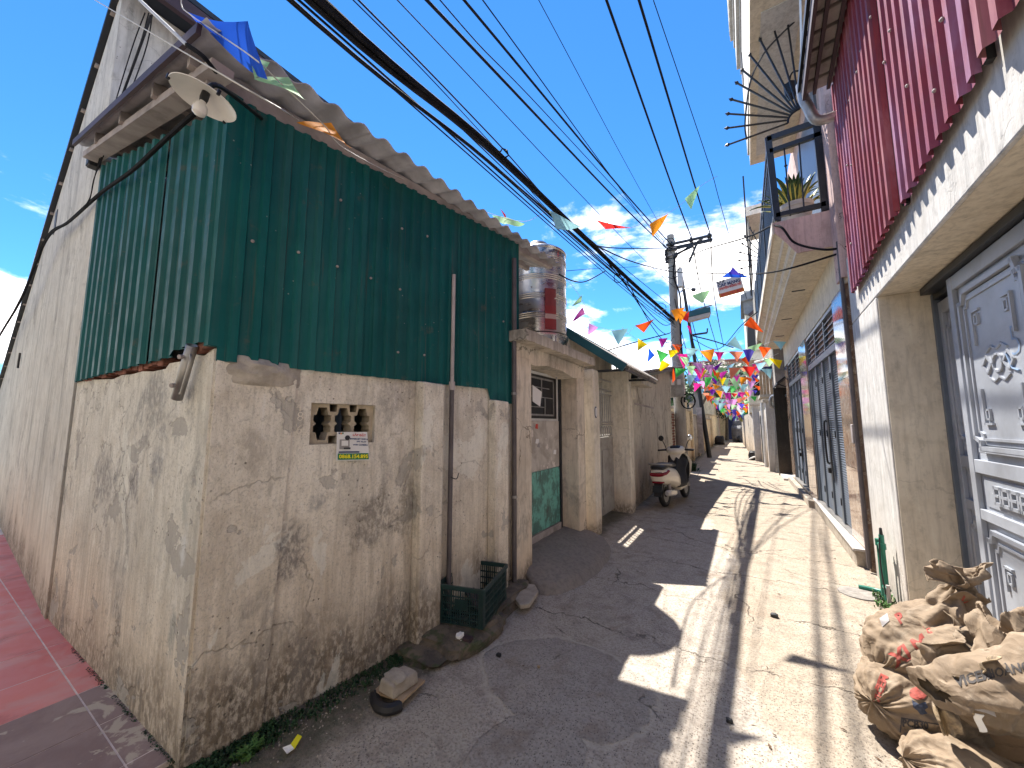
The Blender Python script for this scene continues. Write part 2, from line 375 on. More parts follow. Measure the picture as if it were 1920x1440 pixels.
M['green_sheet'] = metal_sheet('green_sheet_paint', (0.001, 0.100, 0.100), (0.001, 0.082, 0.083), 0.42, 0.4, 0.3, 0.5, 0.4, (0.03, 0.145, 0.14))
M['red_sheet'] = metal_sheet('maroon_sheet_paint', (0.26, 0.040, 0.045), (0.21, 0.042, 0.065), 0.40, 0.55, 0.30, 0.25, 0.6, (0.42, 0.20, 0.21))
M['violet_sheet'] = metal_sheet('faded_violet_sheet_paint', (0.24, 0.065, 0.11), (0.28, 0.05, 0.065), 0.42, 0.6, 0.30, 0.2, 0.75, (0.34, 0.19, 0.31))
M['fibro'] = simple('fibre_cement', (0.40, 0.395, 0.425), 0.9, 0, 0.25, 3.0, 0.3, dirt=0.5)
M['rafter'] = simple('weathered_steel_purlin', (0.36, 0.32, 0.31), 0.7, 0.2, 0.2, 5, 0.1, dirt=0.5)
M['dark_wood'] = simple('dark_fascia', (0.05, 0.028, 0.035), 0.6, 0, 0.2, 5, 0.1)
M['brick'] = simple('red_brick', (0.26, 0.105, 0.075), 0.9, 0, 0.3, 9, 0.6, dirt=0.5)
M['mortar'] = simple('lime_mortar', (0.42, 0.38, 0.33), 0.95, 0, 0.2, 12, 0.8)
M['breeze'] = simple('breeze_block', (0.44, 0.37, 0.27), 0.95, 0, 0.15, 10, 0.4, dirt=0.25)
M['black'] = simple('black_rubber', (0.014, 0.014, 0.016), 0.55, 0, 0.2, 10)
M['cable'] = simple('cable_sheath', (0.016, 0.017, 0.02), 0.9, 0, 0.3, 6, spec=0.1)
M['cord'] = simple('pale_cord', (0.55, 0.55, 0.52), 0.7)
M['enamel'] = simple('white_enamel', (0.76, 0.75, 0.73), 0.35, 0, 0.06, 6, dirt=0.15)
M['bulb'] = simple('opal_bulb', (0.70, 0.68, 0.66), 0.25, 0, 0.03)
M['galv'] = simple('galvanised_steel', (0.34, 0.33, 0.32), 0.45, 0.7, 0.2, 8, dirt=0.25)
M['pvc'] = simple('grey_pvc', (0.42, 0.37, 0.36), 0.5, 0, 0.1, 6, dirt=0.35)
M['pvc_dark'] = simple('dark_stained_pipe', (0.10, 0.085, 0.09), 0.55, 0, 0.25, 6, dirt=0.5)
M['green_pipe'] = simple('green_ppr_pipe', (0.012, 0.17, 0.115), 0.35, 0, 0.1, 6, dirt=0.15)
M['crate'] = simple('dark_green_plastic', (0.007, 0.030, 0.030), 0.42, 0, 0.2, 6, dirt=0.25)
M['white_metal'] = simple('white_paint', (0.62, 0.62, 0.60), 0.5, 0, 0.06, 5, dirt=0.2)
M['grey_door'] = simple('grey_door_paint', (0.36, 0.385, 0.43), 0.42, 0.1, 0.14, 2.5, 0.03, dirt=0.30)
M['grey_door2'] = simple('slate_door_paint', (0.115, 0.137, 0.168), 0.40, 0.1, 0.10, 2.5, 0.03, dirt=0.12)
M['dark_metal'] = simple('dark_painted_steel', (0.022, 0.026, 0.032), 0.42, 0.2, 0.2, 5)
M['black_iron'] = simple('black_iron', (0.012, 0.013, 0.016), 0.4, 0.3, 0.2, 5)
M['wood'] = simple('pale_boards', (0.40, 0.28, 0.17), 0.75, 0, 0.25, 6, 0.3, dirt=0.3)
M['drain'] = simple('drain_cement', (0.24, 0.22, 0.20), 0.95, 0, 0.25, 12, 0.6, dirt=0.5)
M['stone'] = simple('rough_concrete_piece', (0.37, 0.32, 0.26), 0.95, 0, 0.2, 10, 0.9, dirt=0.4)
M['pole'] = plaster('pole_concrete', (0.40, 0.39, 0.365), (0.33, 0.32, 0.30), base_h=1.2, mold=0.5, peel=0.1, off=12, bump=0.2)
M['pink_tile'] = None
M['leaf'] = simple('leaf_green', (0.045, 0.11, 0.02), 0.55, 0, 0.45, 14)
M['leaf_dark'] = simple('dark_leaf', (0.012, 0.045, 0.012), 0.55, 0, 0.45, 20)
M['leaf_yellow'] = simple('yellow_leaf', (0.45, 0.42, 0.08), 0.5, 0, 0.3, 14)
M['trunk'] = simple('bark', (0.12, 0.09, 0.065), 0.95, 0, 0.3, 12, 0.6)
M['clay'] = simple('grey_clay_pot', (0.50, 0.47, 0.44), 0.8, 0, 0.1, 8, 0.2)
M['glass'] = simple('dark_window_glass', (0.02, 0.025, 0.03), 0.08, 0, 0.1)
M['navy'] = simple('navy_paint', (0.015, 0.03, 0.11), 0.5)
M['cream_paint'] = simple('cream_scooter_paint', (0.78, 0.70, 0.57), 0.22, 0, 0.03, 4, spec=0.6)
M['scooter_black'] = simple('black_plastic', (0.012, 0.013, 0.017), 0.45, 0, 0.2, 8)
M['red_lens'] = simple('red_lens', (0.22, 0.008, 0.02), 0.15, 0, 0.05)
M['chrome'] = simple('chrome', (0.7, 0.7, 0.7), 0.15, 1.0, 0.05)
M['paper'] = simple('white_paper', (0.74, 0.73, 0.72), 0.7, 0, 0.04)
M['sack_red'] = simple('faded_red_print', (0.33, 0.065, 0.05), .85, 0, .35, 30, dirt=.5)
M['sack_blue'] = simple('faded_navy_print', (0.05, 0.065, 0.11), .85, 0, .3, 30, dirt=.4)
M['sack_black'] = simple('faded_black_print', (0.055, 0.05, 0.05), .85, 0, .3, 30, dirt=.3)
M['ink_red'] = simple('red_ink', (0.55, 0.06, 0.045), 0.7, 0, 0.15)
M['ink_blue'] = simple('blue_ink', (0.035, 0.06, 0.16), 0.7, 0, 0.1)
M['ink_black'] = simple('dark_ink', (0.03, 0.03, 0.035), 0.7, 0, 0.2)
M['ink_green'] = simple('green_ink', (0.01, 0.20, 0.09), 0.7, 0, 0.05)
M['ink_yellow'] = simple('yellow_ink', (0.85, 0.78, 0.02), 0.6, 0, 0.03)
M['ink_orange'] = simple('orange_ink', (0.60, 0.20, 0.03), 0.6, 0, 0.1)
M['ink_grey'] = simple('grey_ink', (0.32, 0.30, 0.30), 0.7, 0, 0.1)
M['chalk'] = simple('chalk', (0.74, 0.68, 0.58), 0.9, 0, 0.1)
M['spray_blue'] = simple('blue_spray_paint', (0.20, 0.29, 0.44), 0.5, 0, 0.2, 12)
# stainless steel of the water tank
m, b, p = new_mat('stainless_steel'); setp(b, p, (0.50, 0.47, 0.44), b.mr(b.noise(b.map(b.pos(), (3, 3, 14)), 1, 4), 0.3, 0.7, 0.22, 0.38), 1.0,
    b.bump(b.noise(b.pos(), 5, 3), 0.08, 0.03)); M['steel'] = m
# kraft paper sacks
m, b, p = new_mat('kraft_sack'); P = b.obj()
c = b.mix(b.mr(b.noise(P, 5, 6, 0.65), 0.3, 0.7), (0.245, 0.182, 0.122), (0.19, 0.138, 0.092))
c = b.mix(b.mr(b.noise(P, 11, 6, 0.7, 0.4), 0.5, 0.72, 0, 0.6), c, (0.35, 0.29, 0.22))
c = b.mix(b.mr(b.noise(b.map(P, loc=(5, 2, 1)), 8, 6, 0.7, 0.4), 0.55, 0.74, 0, 0.6), c, (0.13, 0.09, 0.055))
wq = b.vm('ADD', P, b.vm('MULTIPLY', b.noise(P, 4, 3, 0.6, 0, 'Color'), (0.25, 0.25, 0.25)))
h = b.m('ADD', b.m('MULTIPLY', b.voro(wq, 9), 0.9), b.m('MULTIPLY', b.voro(b.map(wq, (1, 1, 2.2), rot=(0.4, 0.3, 0)), 17), 0.55))
h = b.m('ADD', h, b.m('MULTIPLY', b.noise(P, 30, 4, 0.6), 0.2))
setp(b, p, c, 0.82, normal=b.bump(h, 0.38, 0.025)); M['kraft'] = m
m, b, p = new_mat('dusty_plastic_liner'); P = b.obj()
c = b.mix(b.mr(b.noise(P, 14, 5, 0.65, 0.4), 0.42, 0.66), (0.16, 0.12, 0.085), (0.42, 0.32, 0.20))
setp(b, p, c, 0.7, normal=b.bump(b.noise(P, 26, 4, 0.6), 0.4, 0.01)); M['kraft_dark'] = m
# marble facing
m, b, p = new_mat('brown_marble'); P = b.pos()
wv = b.noise(b.map(P, (1.6, 1.6, 0.7), rot=(0.5, 0, 0.2)), 1.6, 8, 0.68, 1.6)
c = b.ramp(wv, [(0.28, (0.10, 0.055, 0.04)), (0.45, (0.26, 0.17, 0.125)), (0.56, (0.34, 0.26, 0.20)), (0.7, (0.17, 0.10, 0.075))])
c = b.mix(b.mr(b.m('ABSOLUTE', b.m('SUBTRACT', b.noise(P, 2.3, 6, 0.65, 2.0), 0.5)), 0.0, 0.02, 0.7, 0), c, (0.55, 0.48, 0.40))
setp(b, p, c, 0.07, spec=0.6); M['marble'] = m
# painted cloth for the bunting
def cloth(name, col):
    m, b, p = new_mat(name); nt = m.node_tree
    setp(b, p, col, 0.75, spec=0.15)
    tr = b.new('ShaderNodeBsdfTranslucent'); b.put(tr.inputs['Color'], tuple(min(1, q * 1.15) for q in col))
    mx = b.new('ShaderNodeMixShader'); mx.inputs[0].default_value = 0.5
    nt.links.new(p.outputs[0], mx.inputs[1]); nt.links.new(tr.outputs[0], mx.inputs[2])
    nt.links.new(mx.outputs[0], nt.nodes['Material Output'].inputs[0]); return m
CL = {k: cloth('cloth_' + k, v) for k, v in dict(
    blue=(0.02, 0.10, 0.58), palegreen=(0.42, 0.72, 0.36), orange=(0.80, 0.28, 0.02), red=(0.75, 0.035, 0.03), teal=(0.30, 0.55, 0.58), vermilion=(0.85, 0.10, 0.015),
    pink=(0.80, 0.03, 0.28), yellow=(0.85, 0.60, 0.01), purple=(0.20, 0.02, 0.35), green=(0.08, 0.50, 0.10), magenta=(0.45, 0.03, 0.28), lilac=(0.62, 0.28, 0.58),
    white=(0.70, 0.72, 0.72), lightblue=(0.32, 0.58, 0.72), indigo=(0.08, 0.06, 0.45), salmon=(0.80, 0.25, 0.14)).items()}
# ------------------------------------------------------------------ ground
m, b, p = new_mat('alley_concrete'); P = b.pos(); x, y, z = b.xyz(P)
def region(cx, cy, rx, ry, amp=0.8, sc=2.2, soft=0.02, a=1.0):
    q = b.vm('LENGTH', b.vm('MULTIPLY', b.vm('SUBTRACT', P, (cx, cy, 0)), (1 / rx, 1 / ry, 0)))
    q = b.m('ADD', q, b.m('MULTIPLY', b.m('SUBTRACT', b.noise(P, sc, 6, 0.62), 0.5), amp))
    return b.mr(q, 1 - soft, 1 + soft, a, 0)
big = b.noise(P, 0.9, 6, 0.6)
c = b.mix(b.mr(big, 0.3, 0.7), (0.41, 0.35, 0.278), (0.36, 0.305, 0.24))
c = b.mix(b.mr(b.noise(P, 4.5, 6, 0.68, 0.3), 0.46, 0.72, 0, 0.55), c, (0.33, 0.26, 0.19))
c = b.mix(b.mr(b.noise(b.map(P, loc=(4, 4, 0)), 3.2, 6, 0.68, 0.3), 0.5, 0.7, 0, 0.5), c, (0.46, 0.41, 0.34))
# older grey pour in the middle and along the left, with showing stones
grey = b.m('MAXIMUM', region(-1.15, 4.2, 0.95, 3.6, 0.5, 1.6, 0.04), region(-0.55, 1.7, 0.75, 1.5, 0.6, 1.8, 0.03))
c = b.mix(b.m('MULTIPLY', grey, 0.8), c, b.mix(b.noise(P, 3, 5), (0.43, 0.385, 0.335), (0.52, 0.465, 0.405)))
dark = b.m('MAXIMUM', b.m('MAXIMUM', region(-1.05, 2.35, 0.55, 0.42, 0.6, 2.4, 0.02), region(-0.98, 1.72, 0.26, 0.34, 0.7, 2.8, 0.02)), region(-0.35, 1.35, 0.42, 0.62, 0.5, 2.6, 0.02))
c = b.mix(b.m('MULTIPLY', dark, 0.7), c, b.mix(b.noise(P, 7, 5), (0.31, 0.28, 0.255), (0.39, 0.355, 0.32)))
pale = b.m('MAXIMUM', region(-1.62, 1.42, 0.42, 0.46, 0.9, 3.0, 0.05, 0.75), region(-1.2, 3.05, 0.32, 0.32, 0.8, 3.0, 0.05, 0.5))
c = b.mix(pale, c, (0.44, 0.39, 0.32))
c = b.mix(b.mr(b.noise(b.map(P, loc=(1, 7, 0)), 2.4, 6, 0.66, 0.5), 0.56, 0.68, 0, 0.5), c, (0.27, 0.20, 0.145))
agg = b.voro(P, 95, 'F1'); aggc = b.voro(P, 95, 'F1', out='Color'); ar = b.xyz(aggc)[0]
am = b.m('MULTIPLY', b.mr(agg, 0.30, 0.42, 1, 0), b.mr(ar, 0.62, 0.7))
c = b.mix(b.m('MULTIPLY', am, b.mr(b.noise(P, 1.7, 3), 0.35, 0.6, 0.3, 0.95)), c, b.mix(b.mr(ar, 0.7, 1.0), (0.05, 0.046, 0.046), (0.22, 0.18, 0.14)))
mott = b.noise(b.map(P, loc=(9, 3, 0)), 6.5, 7, 0.75, 0.3)
c = b.mix(b.mr(mott, 0.46, 0.68, 0, 0.5), c, (0.20, 0.165, 0.135))
c = b.mix(b.mr(mott, 0.46, 0.30, 0, 0.35), c, (0.52, 0.46, 0.385))
fine = b.noise(P, 60, 4, 0.7)
c = b.mix(b.mr(fine, 0.44, 0.66, 0, 0.55), c, (0.18, 0.15, 0.125))
wp = b.vm('ADD', P, b.vm('MULTIPLY', b.vm('SUBTRACT', b.noise(P, 2.2, 5, 0.6, 0, 'Color'), (0.5, 0.5, 0.5)), (0.55, 0.55, 0)))
ck = b.mr(b.voro(wp, 0.55, 'DISTANCE_TO_EDGE'), 0.001, 0.005, 1, 0)
ck = b.m('MULTIPLY', ck, b.mr(b.noise(P, 1.6, 3), 0.48, 0.58, 0, 0.7))
wy = b.xyz(b.vm('ADD', P, b.vm('MULTIPLY', b.vm('SUBTRACT', b.noise(P, 1.8, 5, 0.65, 0, 'Color'), (0.5, 0.5, 0.5)), (0.0, 0.55, 0))))[1]
jt = b.m('ABSOLUTE', b.m('SUBTRACT', b.m('FRACT', b.m('DIVIDE', wy, 0.88)), 0.5))
jt = b.m('MULTIPLY', b.mr(jt, 0.002, 0.010, 1, 0), b.mr(b.noise(P, 1.4, 3), 0.36, 0.5, 0, 0.85))
jt = b.m('MULTIPLY', jt, b.mr(y, 2.6, 3.2))
cr = b.m('MAXIMUM', ck, jt)
c = b.mix(b.m('MULTIPLY', cr, 0.85), c, (0.07, 0.055, 0.042))
# dirt and moss at the foot of the left wall
edge = b.m('SUBTRACT', b.m('MAXIMUM', region(-1.05, 2.35, 0.58, 0.45, 0.6, 2.4, 0.03), region(-0.35, 1.35, 0.44, 0.65, 0.5, 2.6, 0.03)), dark)
c = b.mix(b.m('MULTIPLY', b.m('MAXIMUM', edge, 0.0), 0.6), c, (0.50, 0.45, 0.38))
foot = b.mr(b.m('ADD', x, b.m('MULTIPLY', b.noise(P, 5, 5, 0.65), 0.5)), -1.75, -1.45, 0.85, 0)
c = b.mix(foot, c, b.mix(b.mr(b.noise(P, 12, 5, 0.7), 0.4, 0.6), (0.12, 0.10, 0.075), (0.07, 0.075, 0.045)))
setp(b, p, c, 0.92, spec=0.25)
h = b.m('ADD', b.m('MULTIPLY', fine, 0.5), b.m('MULTIPLY', b.noise(P, 9, 6, 0.65), 1.0))
h = b.m('SUBTRACT', b.m('ADD', h, b.m('MULTIPLY', am, 0.25)), b.m('MULTIPLY', cr, 1.6))
h = b.m('ADD', h, b.m('MULTIPLY', b.m('MAXIMUM', dark, 0.0), 0.5))
setp(b, p, normal=b.bump(h, 0.8, 0.022)); M['ground'] = m

def dense(vals_fine, far): return sorted(set([round(q, 3) for q in vals_fine]) | set(far))
xs = dense([-2.7 + i * 0.06 for i in range(76)], [-400, -150, -60, -25, -12, -8, -5, -3.5, 2.5, 4, 8, 20, 60, 150, 400])
ys = dense([0.2 + i * 0.08 for i in range(126)], [-150, -50, -15, -5, -2, -0.8, 11, 12, 13.5, 15, 17, 19, 22, 26, 30, 36, 42, 50, 60, 80, 120, 200, 400])
def ground_z(x, y):
    if x < -2.62 or x > 1.6 or y > 30 or y < -1: return -0.012
    return 0.010 * mnoise.noise(Vector((x * 1.1, y * 1.1, 3))) + 0.004 * mnoise.noise(Vector((x * 5, y * 5, 1)))
g = MB(); g.v = [Vector((x_, y_, ground_z(x_, y_))) for y_ in ys for x_ in xs]
nx = len(xs); g.f = [(j * nx + i, j * nx + i + 1, (j + 1) * nx + i + 1, (j + 1) * nx + i) for j in range(len(ys) - 1) for i in range(nx - 1)]
tag(obj('ground', g, M['ground'], smooth=True), 'pale cracked concrete of the alley', kind='structure')

# tiled pavement of the side lane, every tile a piece
m, b, p = new_mat('red_tile'); P = b.pos(); rn = b.rnd()
c = b.mix(rn, (0.62, 0.17, 0.15), (0.70, 0.225, 0.19))
c = b.mix(b.mr(b.noise(P, 3.5, 6, 0.65, 0.6), 0.45, 0.66, 0, 0.7), c, (0.62, 0.30, 0.26))
c = b.mix(b.mr(b.noise(b.map(P, loc=(4, 1, 0)), 2.4, 5, 0.6, 0.6), 0.55, 0.66, 0, 0.5), c, (0.40, 0.11, 0.10))
setp(b, p, c, b.mr(b.noise(P, 5, 4), 0.3, 0.7, 0.45, 0.75), normal=b.bump(b.noise(P, 30, 4), 0.1, 0.01)); M['tile'] = m
m, b, p = new_mat('stained_tile'); P = b.pos()
c = b.mix(b.mr(b.noise(P, 4.0, 6, 0.65, 0.6), 0.35, 0.65), (0.24, 0.155, 0.135), (0.31, 0.215, 0.185))
c = b.mix(b.mr(b.noise(b.map(P, loc=(2.3, 1.2, 0)), 3.1, 6, 0.62, 0.5), 0.57, 0.60, 0, 0.9), c, (0.50, 0.41, 0.31))
setp(b, p, c, 0.75, normal=b.bump(b.noise(P, 30, 5), 0.25, 0.01)); M['tile_dark'] = m
M['grout'] = simple('tile_grout', (0.68, 0.56, 0.50), 0.9, 0, 0.15, 14, dirt=0.2)
pav = thing('tiled_pavement', 'red tiled pavement of the side lane, dark and stained at the near end', None, (-4, 0.4, 0)); pav['kind'] = 'structure'
obj('grout_bed', MB().box(-12, -2.40, -0.9, 1.12, -0.02, 0.0225), M['grout'], pav)
tl = {}
def tile(x0, x1, y0, y1, mat, name='tile', z0=0.0, tx=0.0):
    gp = 0.004; key = (round(x1 - x0, 3), round(y1 - y0, 3), mat.name)
    if key not in tl:
        q = MB().box(gp, x1 - x0 - gp, gp, y1 - y0 - gp, 0, 0.018)
        o = obj(name, q, mat, None, bevel=0.0); tl[key] = o
    else:
        o = tl[key].copy(); C.objects.link(o)
    o.parent = pav; o.location = Vector((x0, y0, 0.006 + rng.uniform(-0.001, 0.001))) - Vector((-4, 0.4, 0))
    o.rotation_euler = (rng.uniform(-0.002, 0.002), rng.uniform(-0.002, 0.002), 0)
xe = -3.42; k = 0
cols = [xe - 0.44 * i for i in range(0, 14)]
for i in range(13):
    x1, x0 = cols[i], cols[i + 1]
    for (y0, y1) in ((0.70, 1.12), (0.26, 0.70), (-0.18, 0.26), (-0.62, -0.18)): tile(x0, x1, y0, y1, M['tile'])
for (x0, x1) in ((-3.42, -2.98), (-2.98, -2.54), (-2.54, -2.40)):
    for (y0, y1) in ((0.70, 1.12), (0.26, 0.70), (-0.18, 0.26), (-0.62, -0.18)): tile(x0, x1, y0, y1, M['tile_dark'])

# ------------------------------------------------------------------ left: the plastered shed on the corner
AX, AY, SL = -2.32, 0.83, 0.1388
def fx(yv): return AX + (yv - AY) * SL
TDIR = Vector((SL, 1, 0)).normalized(); NDIR = Vector((1, -SL, 0)).normalized()
def fp(yv, zv, d=0.0): return Vector((fx(yv), yv, zv)) + NDIR * d
def fw(u, v, d=0.0):
    r = Vector(ray(u, v)); o = Vector((0, 0, CAM_H)); q = fp(AY, 0, d)
    return o + r * ((q - o).dot(NDIR) / r.dot(NDIR))
shed = thing('corner_shed', 'plastered corner shed clad above in dark green metal sheets', 'shed', (-2.9, 1.8, 0))
FR = (fp(AY, 0), TDIR, (0, 0, 1))          # front wall frame: local x = metres along the wall
def sl(yv): return (yv - AY) * math.sqrt(1 + SL * SL)
vTL, vBR = fw(584, 755), fw(701, 832)
vy0, vy1, vz0, vz1 = sl(vTL.y), sl(vBR.y), vBR.z + 0.01, vTL.z
def ragged(a, b_, n, amp, seed):
    r = random.Random(seed); return [(a[0] + (b_[0] - a[0]) * i / n, a[1] + (b_[1] - a[1]) * i / n + (r.uniform(-amp, amp) if 0 < i < n else 0)) for i in range(n + 1)]
yE = 3.22
topln = ragged((sl(yE), 1.82), (sl(2.93), 1.86), 3, 0.006, 1) + [(sl(2.90), 1.93)] + ragged((sl(2.85), 1.94), (0.34, 1.965), 9, 0.012, 2) + ragged((0.33, 1.985), (0.0, 1.99), 5, 0.03, 3)
outline = [(0, -0.05), (sl(yE), -0.05)] + topln
me = plate([outline, [(vy0, vz0), (vy1, vz0), (vy1, vz1), (vy0, vz1)]], 0.18, (FR[0] - NDIR * 0.09, FR[1], FR[2]))
obj('front_wall', rel(me, shed), M['wall_shed'], shed)
# slight overlapping render coat near the corner
me = plate([ragged((0.012, 0.0), (0.012, 1.93), 10, 0.006, 4) + ragged((0.40, 1.86), (0.33, 0.0), 12, 0.012, 5)], 0.016, (FR[0] + NDIR * 0.006, FR[1], FR[2]))
obj('render_patch', rel(me, shed), M['wall_shed'], shed)
for (u0, u1, tz, d) in ((793, 834, 1.93, 0.105), (931, 956, 1.83, 0.10)):
    a, c_ = fw(u0, 900, d), fw(u1, 900, d)
    mb = MB().hexa([fp(a.y, -0.05, 0.002), fp(a.y, -0.05, d), fp(c_.y, -0.05, d), fp(c_.y, -0.05, 0.002), fp(a.y, tz, 0.002), fp(a.y, tz - .01, d), fp(c_.y, tz - 0.02, d), fp(c_.y, tz - .01, 0.002)])
    obj('pier', mb, M['wall_shed'], shed, bevel=0.012)
# bulge of old mortar at the corner top
mb = MB(); cen = fp(1.02, 1.93, 0.0)
def bul(u_, v_):
    yv = 0.84 + u_ * 0.42; zz = 1.80 + v_ * 0.19
    k_ = math.sin(math.pi * min(1, max(0, u_))) * math.sin(math.pi * v_) ** 0.6
    return fp(yv, zz - 0.10 * u_ * v_ * 0.3, -0.004 + 0.055 * k_ + 0.03 * k_ * mnoise.noise(Vector((u_ * 5, v_ * 5, 2))))
mb.grid(bul, 18, 10); obj('mortar_lump', mb, M['mortar'], shed, smooth=True)
# side wall, facing the lane
SX1, SY1 = -4.90, 0.79
def sp_(xv, zv, d=0.0): return Vector((xv, AY + (xv - AX) / (SX1 - AX) * (SY1 - AY) - d, zv))
top = ragged((SX1, 1.955), (-2.95, 1.93), 10, 0.015, 6) + ragged((-2.9, 1.96), (AX, 1.985), 5, 0.02, 7)
mb = MB().prism([sp_(AX - 0.004, -0.05), sp_(SX1, -0.05)] + [sp_(a, c_) for a, c_ in top[:-1]] + [sp_(AX - 0.004, 1.985)], (0, 0.16, 0))
obj('side_wall', mb, M['wall_side'], shed)
# bare bricks along the top of the side wall
bq = MB().box(-0.052, 0.052, -0.05, 0.05, -0.03, 0.03)
b0 = None
for r_ in range(2):
    for i in range(24):
        xb = -4.84 + i * 0.082 + r_ * 0.03
        if xb > -3.0: break
        if r_ == 1 and xb > -3.9: break
        if b0 is None: b0 = obj('brick', bq, M['brick'], None, bevel=0.006); o = b0
        else: o = b0.copy(); C.objects.link(o)
        o.scale = (0.7, 1, 0.85); o.parent = shed
        q = sp_(xb, 1.985 + r_ * 0.058 + 0.012 * math.sin(i * 1.3), 0.006 + rng.uniform(-.008, .008))
        o.location = q - shed.location + Vector((0, 0.05, 0)); o.rotation_euler = (rng.uniform(-.06, .06), rng.uniform(-.05, .05), rng.uniform(-.08, .08))
for i, (xb, zb) in enumerate(((-2.47, 2.02), (-2.39, 2.035))):
    o = b0.copy(); C.objects.link(o); o.parent = shed; o.scale = (0.72, 1.1, 1.25); o.location = sp_(xb, zb, 0.02) - shed.location + Vector((0, 0.05, 0)); o.rotation_euler = (0.05, -0.15 + i * 0.1, 0.1)
# vent block in the front wall: three lobed openings and half openings between them
vb_w, vb_h = (vy1 - vy0), (vz1 - vz0)
def lobes(cx, kx=1.0):
    hh = vb_h * 0.40; w0 = vb_w * 0.075 * kx
    prof = [(-1.0, .8), (-.55, 1.15), (-.5, 1.7), (-.16, 1.7), (0.0, 1.15), (.16, 1.7), (.5, 1.7), (.55, 1.15), (1.0, .8)]
    L = [(cx + w0 * k_, vb_h / 2 + hh * t) for t, k_ in prof]; Rr = [(cx - w0 * k_, vb_h / 2 + hh * t) for t, k_ in reversed(prof)]
    return L + Rr
holes = [lobes(vb_w * f) for f in (0.19, 0.5, 0.81)]
for f in (0.345, 0.655):
    for (za, zb) in ((0.80, 0.985), (0.015, 0.20)):
        holes.append([(vb_w * (f - .05), vb_h * za), (vb_w * (f + .05), vb_h * za), (vb_w * (f + .06), vb_h * zb), (vb_w * (f - .06), vb_h * zb)])
me = plate([[(0.001, 0.001), (vb_w - 0.001, 0.001), (vb_w - 0.001, vb_h - 0.001), (0.001, vb_h - 0.001)]] + holes, 0.10, (FR[0] + TDIR * vy0 + Vector((0, 0, vz0)) - NDIR * 0.075, FR[1], FR[2]))
obj('vent_block', rel(me, shed), M['breeze'], shed, bevel=0.003)

def ribbed(p0, tdir, ndir, length, ztop_fn, zbot_fn, period, depth, flat=0.45, shift=0.0, lean=0.0):
    prof = [(0, 0), (flat * 0.5, 0), (flat * 0.5 + 0.10, 1), (0.88 - flat * .25 + 0.0, 1), (0.98 - flat * .25, 0)]
    prof = [(0.0, 0), (0.42, 0), (0.52, 1), (0.84, 1), (0.94, 0)]
    mb = MB(); pts = []; n = int(length / period) + 2
    for i in range(n):
        for t, h in prof:
            s_ = (i + t) * period + shift
            if 0 <= s_ <= length: pts.append((s_, h * depth))
    pts = [(0, 0)] + [q for q in pts if 0.001 < q[0] < length - .001] + [(length, 0)]
    for s_, h in pts:
        base = Vector(p0) + tdir * s_ + ndir * h
        mb.v += [Vector((base.x, base.y, zbot_fn(s_))), Vector((base.x, base.y, ztop_fn(s_)))]
    mb.f = [(2 * i, 2 * i + 2, 2 * i + 3, 2 * i + 1) for i in range(len(pts) - 1)]
    return mb
# green sheets: front (three sheets) and side (three sheets)
L = sl(3.31); L3 = L / 3
for i in range(3):
    a = i * L3 - 0.02; a = max(a, 0.006)
    bot = (lambda s_, a=a: (1.925 if s_ + a < sl(2.9) else 1.80) + 0.0 * s_)
    top_ = (lambda s_, a=a: 3.40 + 0.045 * (s_ + a))
    obj('green_sheet', ribbed(FR[0] + TDIR * a + NDIR * (0.012 + 0.003 * i), TDIR, NDIR, L3 + 0.02, top_, bot, 0.100, 0.017), M['green_sheet'], shed)
for i in range(3):
    wid = (AX - SX1) / 3
    x0 = SX1 + i * wid - (0.015 if i else 0)
    top_ = (lambda s_, x0=x0: 3.94 - 0.235 * (x0 + s_ - SX1))
    bot = (lambda s_, x0=x0: 1.955 + 0.035 * (x0 + s_ - SX1) / 2.58 + (0.03 if x0 + s_ > -2.75 else 0))
    obj('green_sheet', ribbed(sp_(x0, 0, 0.012 + 0.003 * i), Vector((1, 0, 0)), Vector((0, -1, 0)), wid + 0.012, top_, bot, 0.17, 0.02), M['green_sheet'], shed)
obj('corner_flashing', MB().box(AX - 0.035, AX + 0.018, AY - 0.036, AY + 0.03, 2.0, 3.42), M['green_sheet'], shed)
# screws with washers
sc0 = None
for i in range(14):
    for zz in (2.12 + 0.02 * (i % 2), 2.62, 3.1):
        if rng.random() < 0.55: continue
        q = fp(AY + 0.12 + i * 0.235, zz + rng.uniform(-.02, .02), 0.032)
        if sc0 is None: sc0 = obj('screw', MB().lathe([(0, -0.004), (0.009, -0.004), (0.009, 0.004), (0.004, 0.009), (0, 0.01)], (0, 0, 0), (1, 0, 0), 8), M['rafter'], None); o = sc0
        else: o = sc0.copy(); C.objects.link(o)
        o.parent = shed; o.location = q - shed.location
# corrugated fibre cement roof
def roof_z(xv, yv): return 3.50 + (-2.08 - xv) * 0.20 + (yv - 0.6) * 0.010
EX = lambda yv: -2.08 + (yv - 0.6) * 0.088
def roofsheet(y0, y1, k_, xa=None):
    mb = MB()
    def f(u_, v_):
        yv = y0 + (y1 - y0) * u_; xv = EX(yv) + 0.0 + (-4.90 - EX(yv)) * v_
        return Vector((xv, yv, roof_z(xv, yv) + 0.03 + 0.022 * math.sin(2 * math.pi * yv / 0.172) + 0.006 * k_ + (0.010 * mnoise.noise(Vector((yv * 3, 0, 0))) if v_ < 0.2 else 0)))
    mb.grid(f, 40, 5); return mb
ye = [0.60, 1.47, 2.32, 3.18, 4.05]
for i in range(4):
    o = obj('roof_sheet', roofsheet(ye[i] - (0.05 if i else 0), ye[i + 1], i % 2), M['fibro'], shed, smooth=True, solid=0.008)
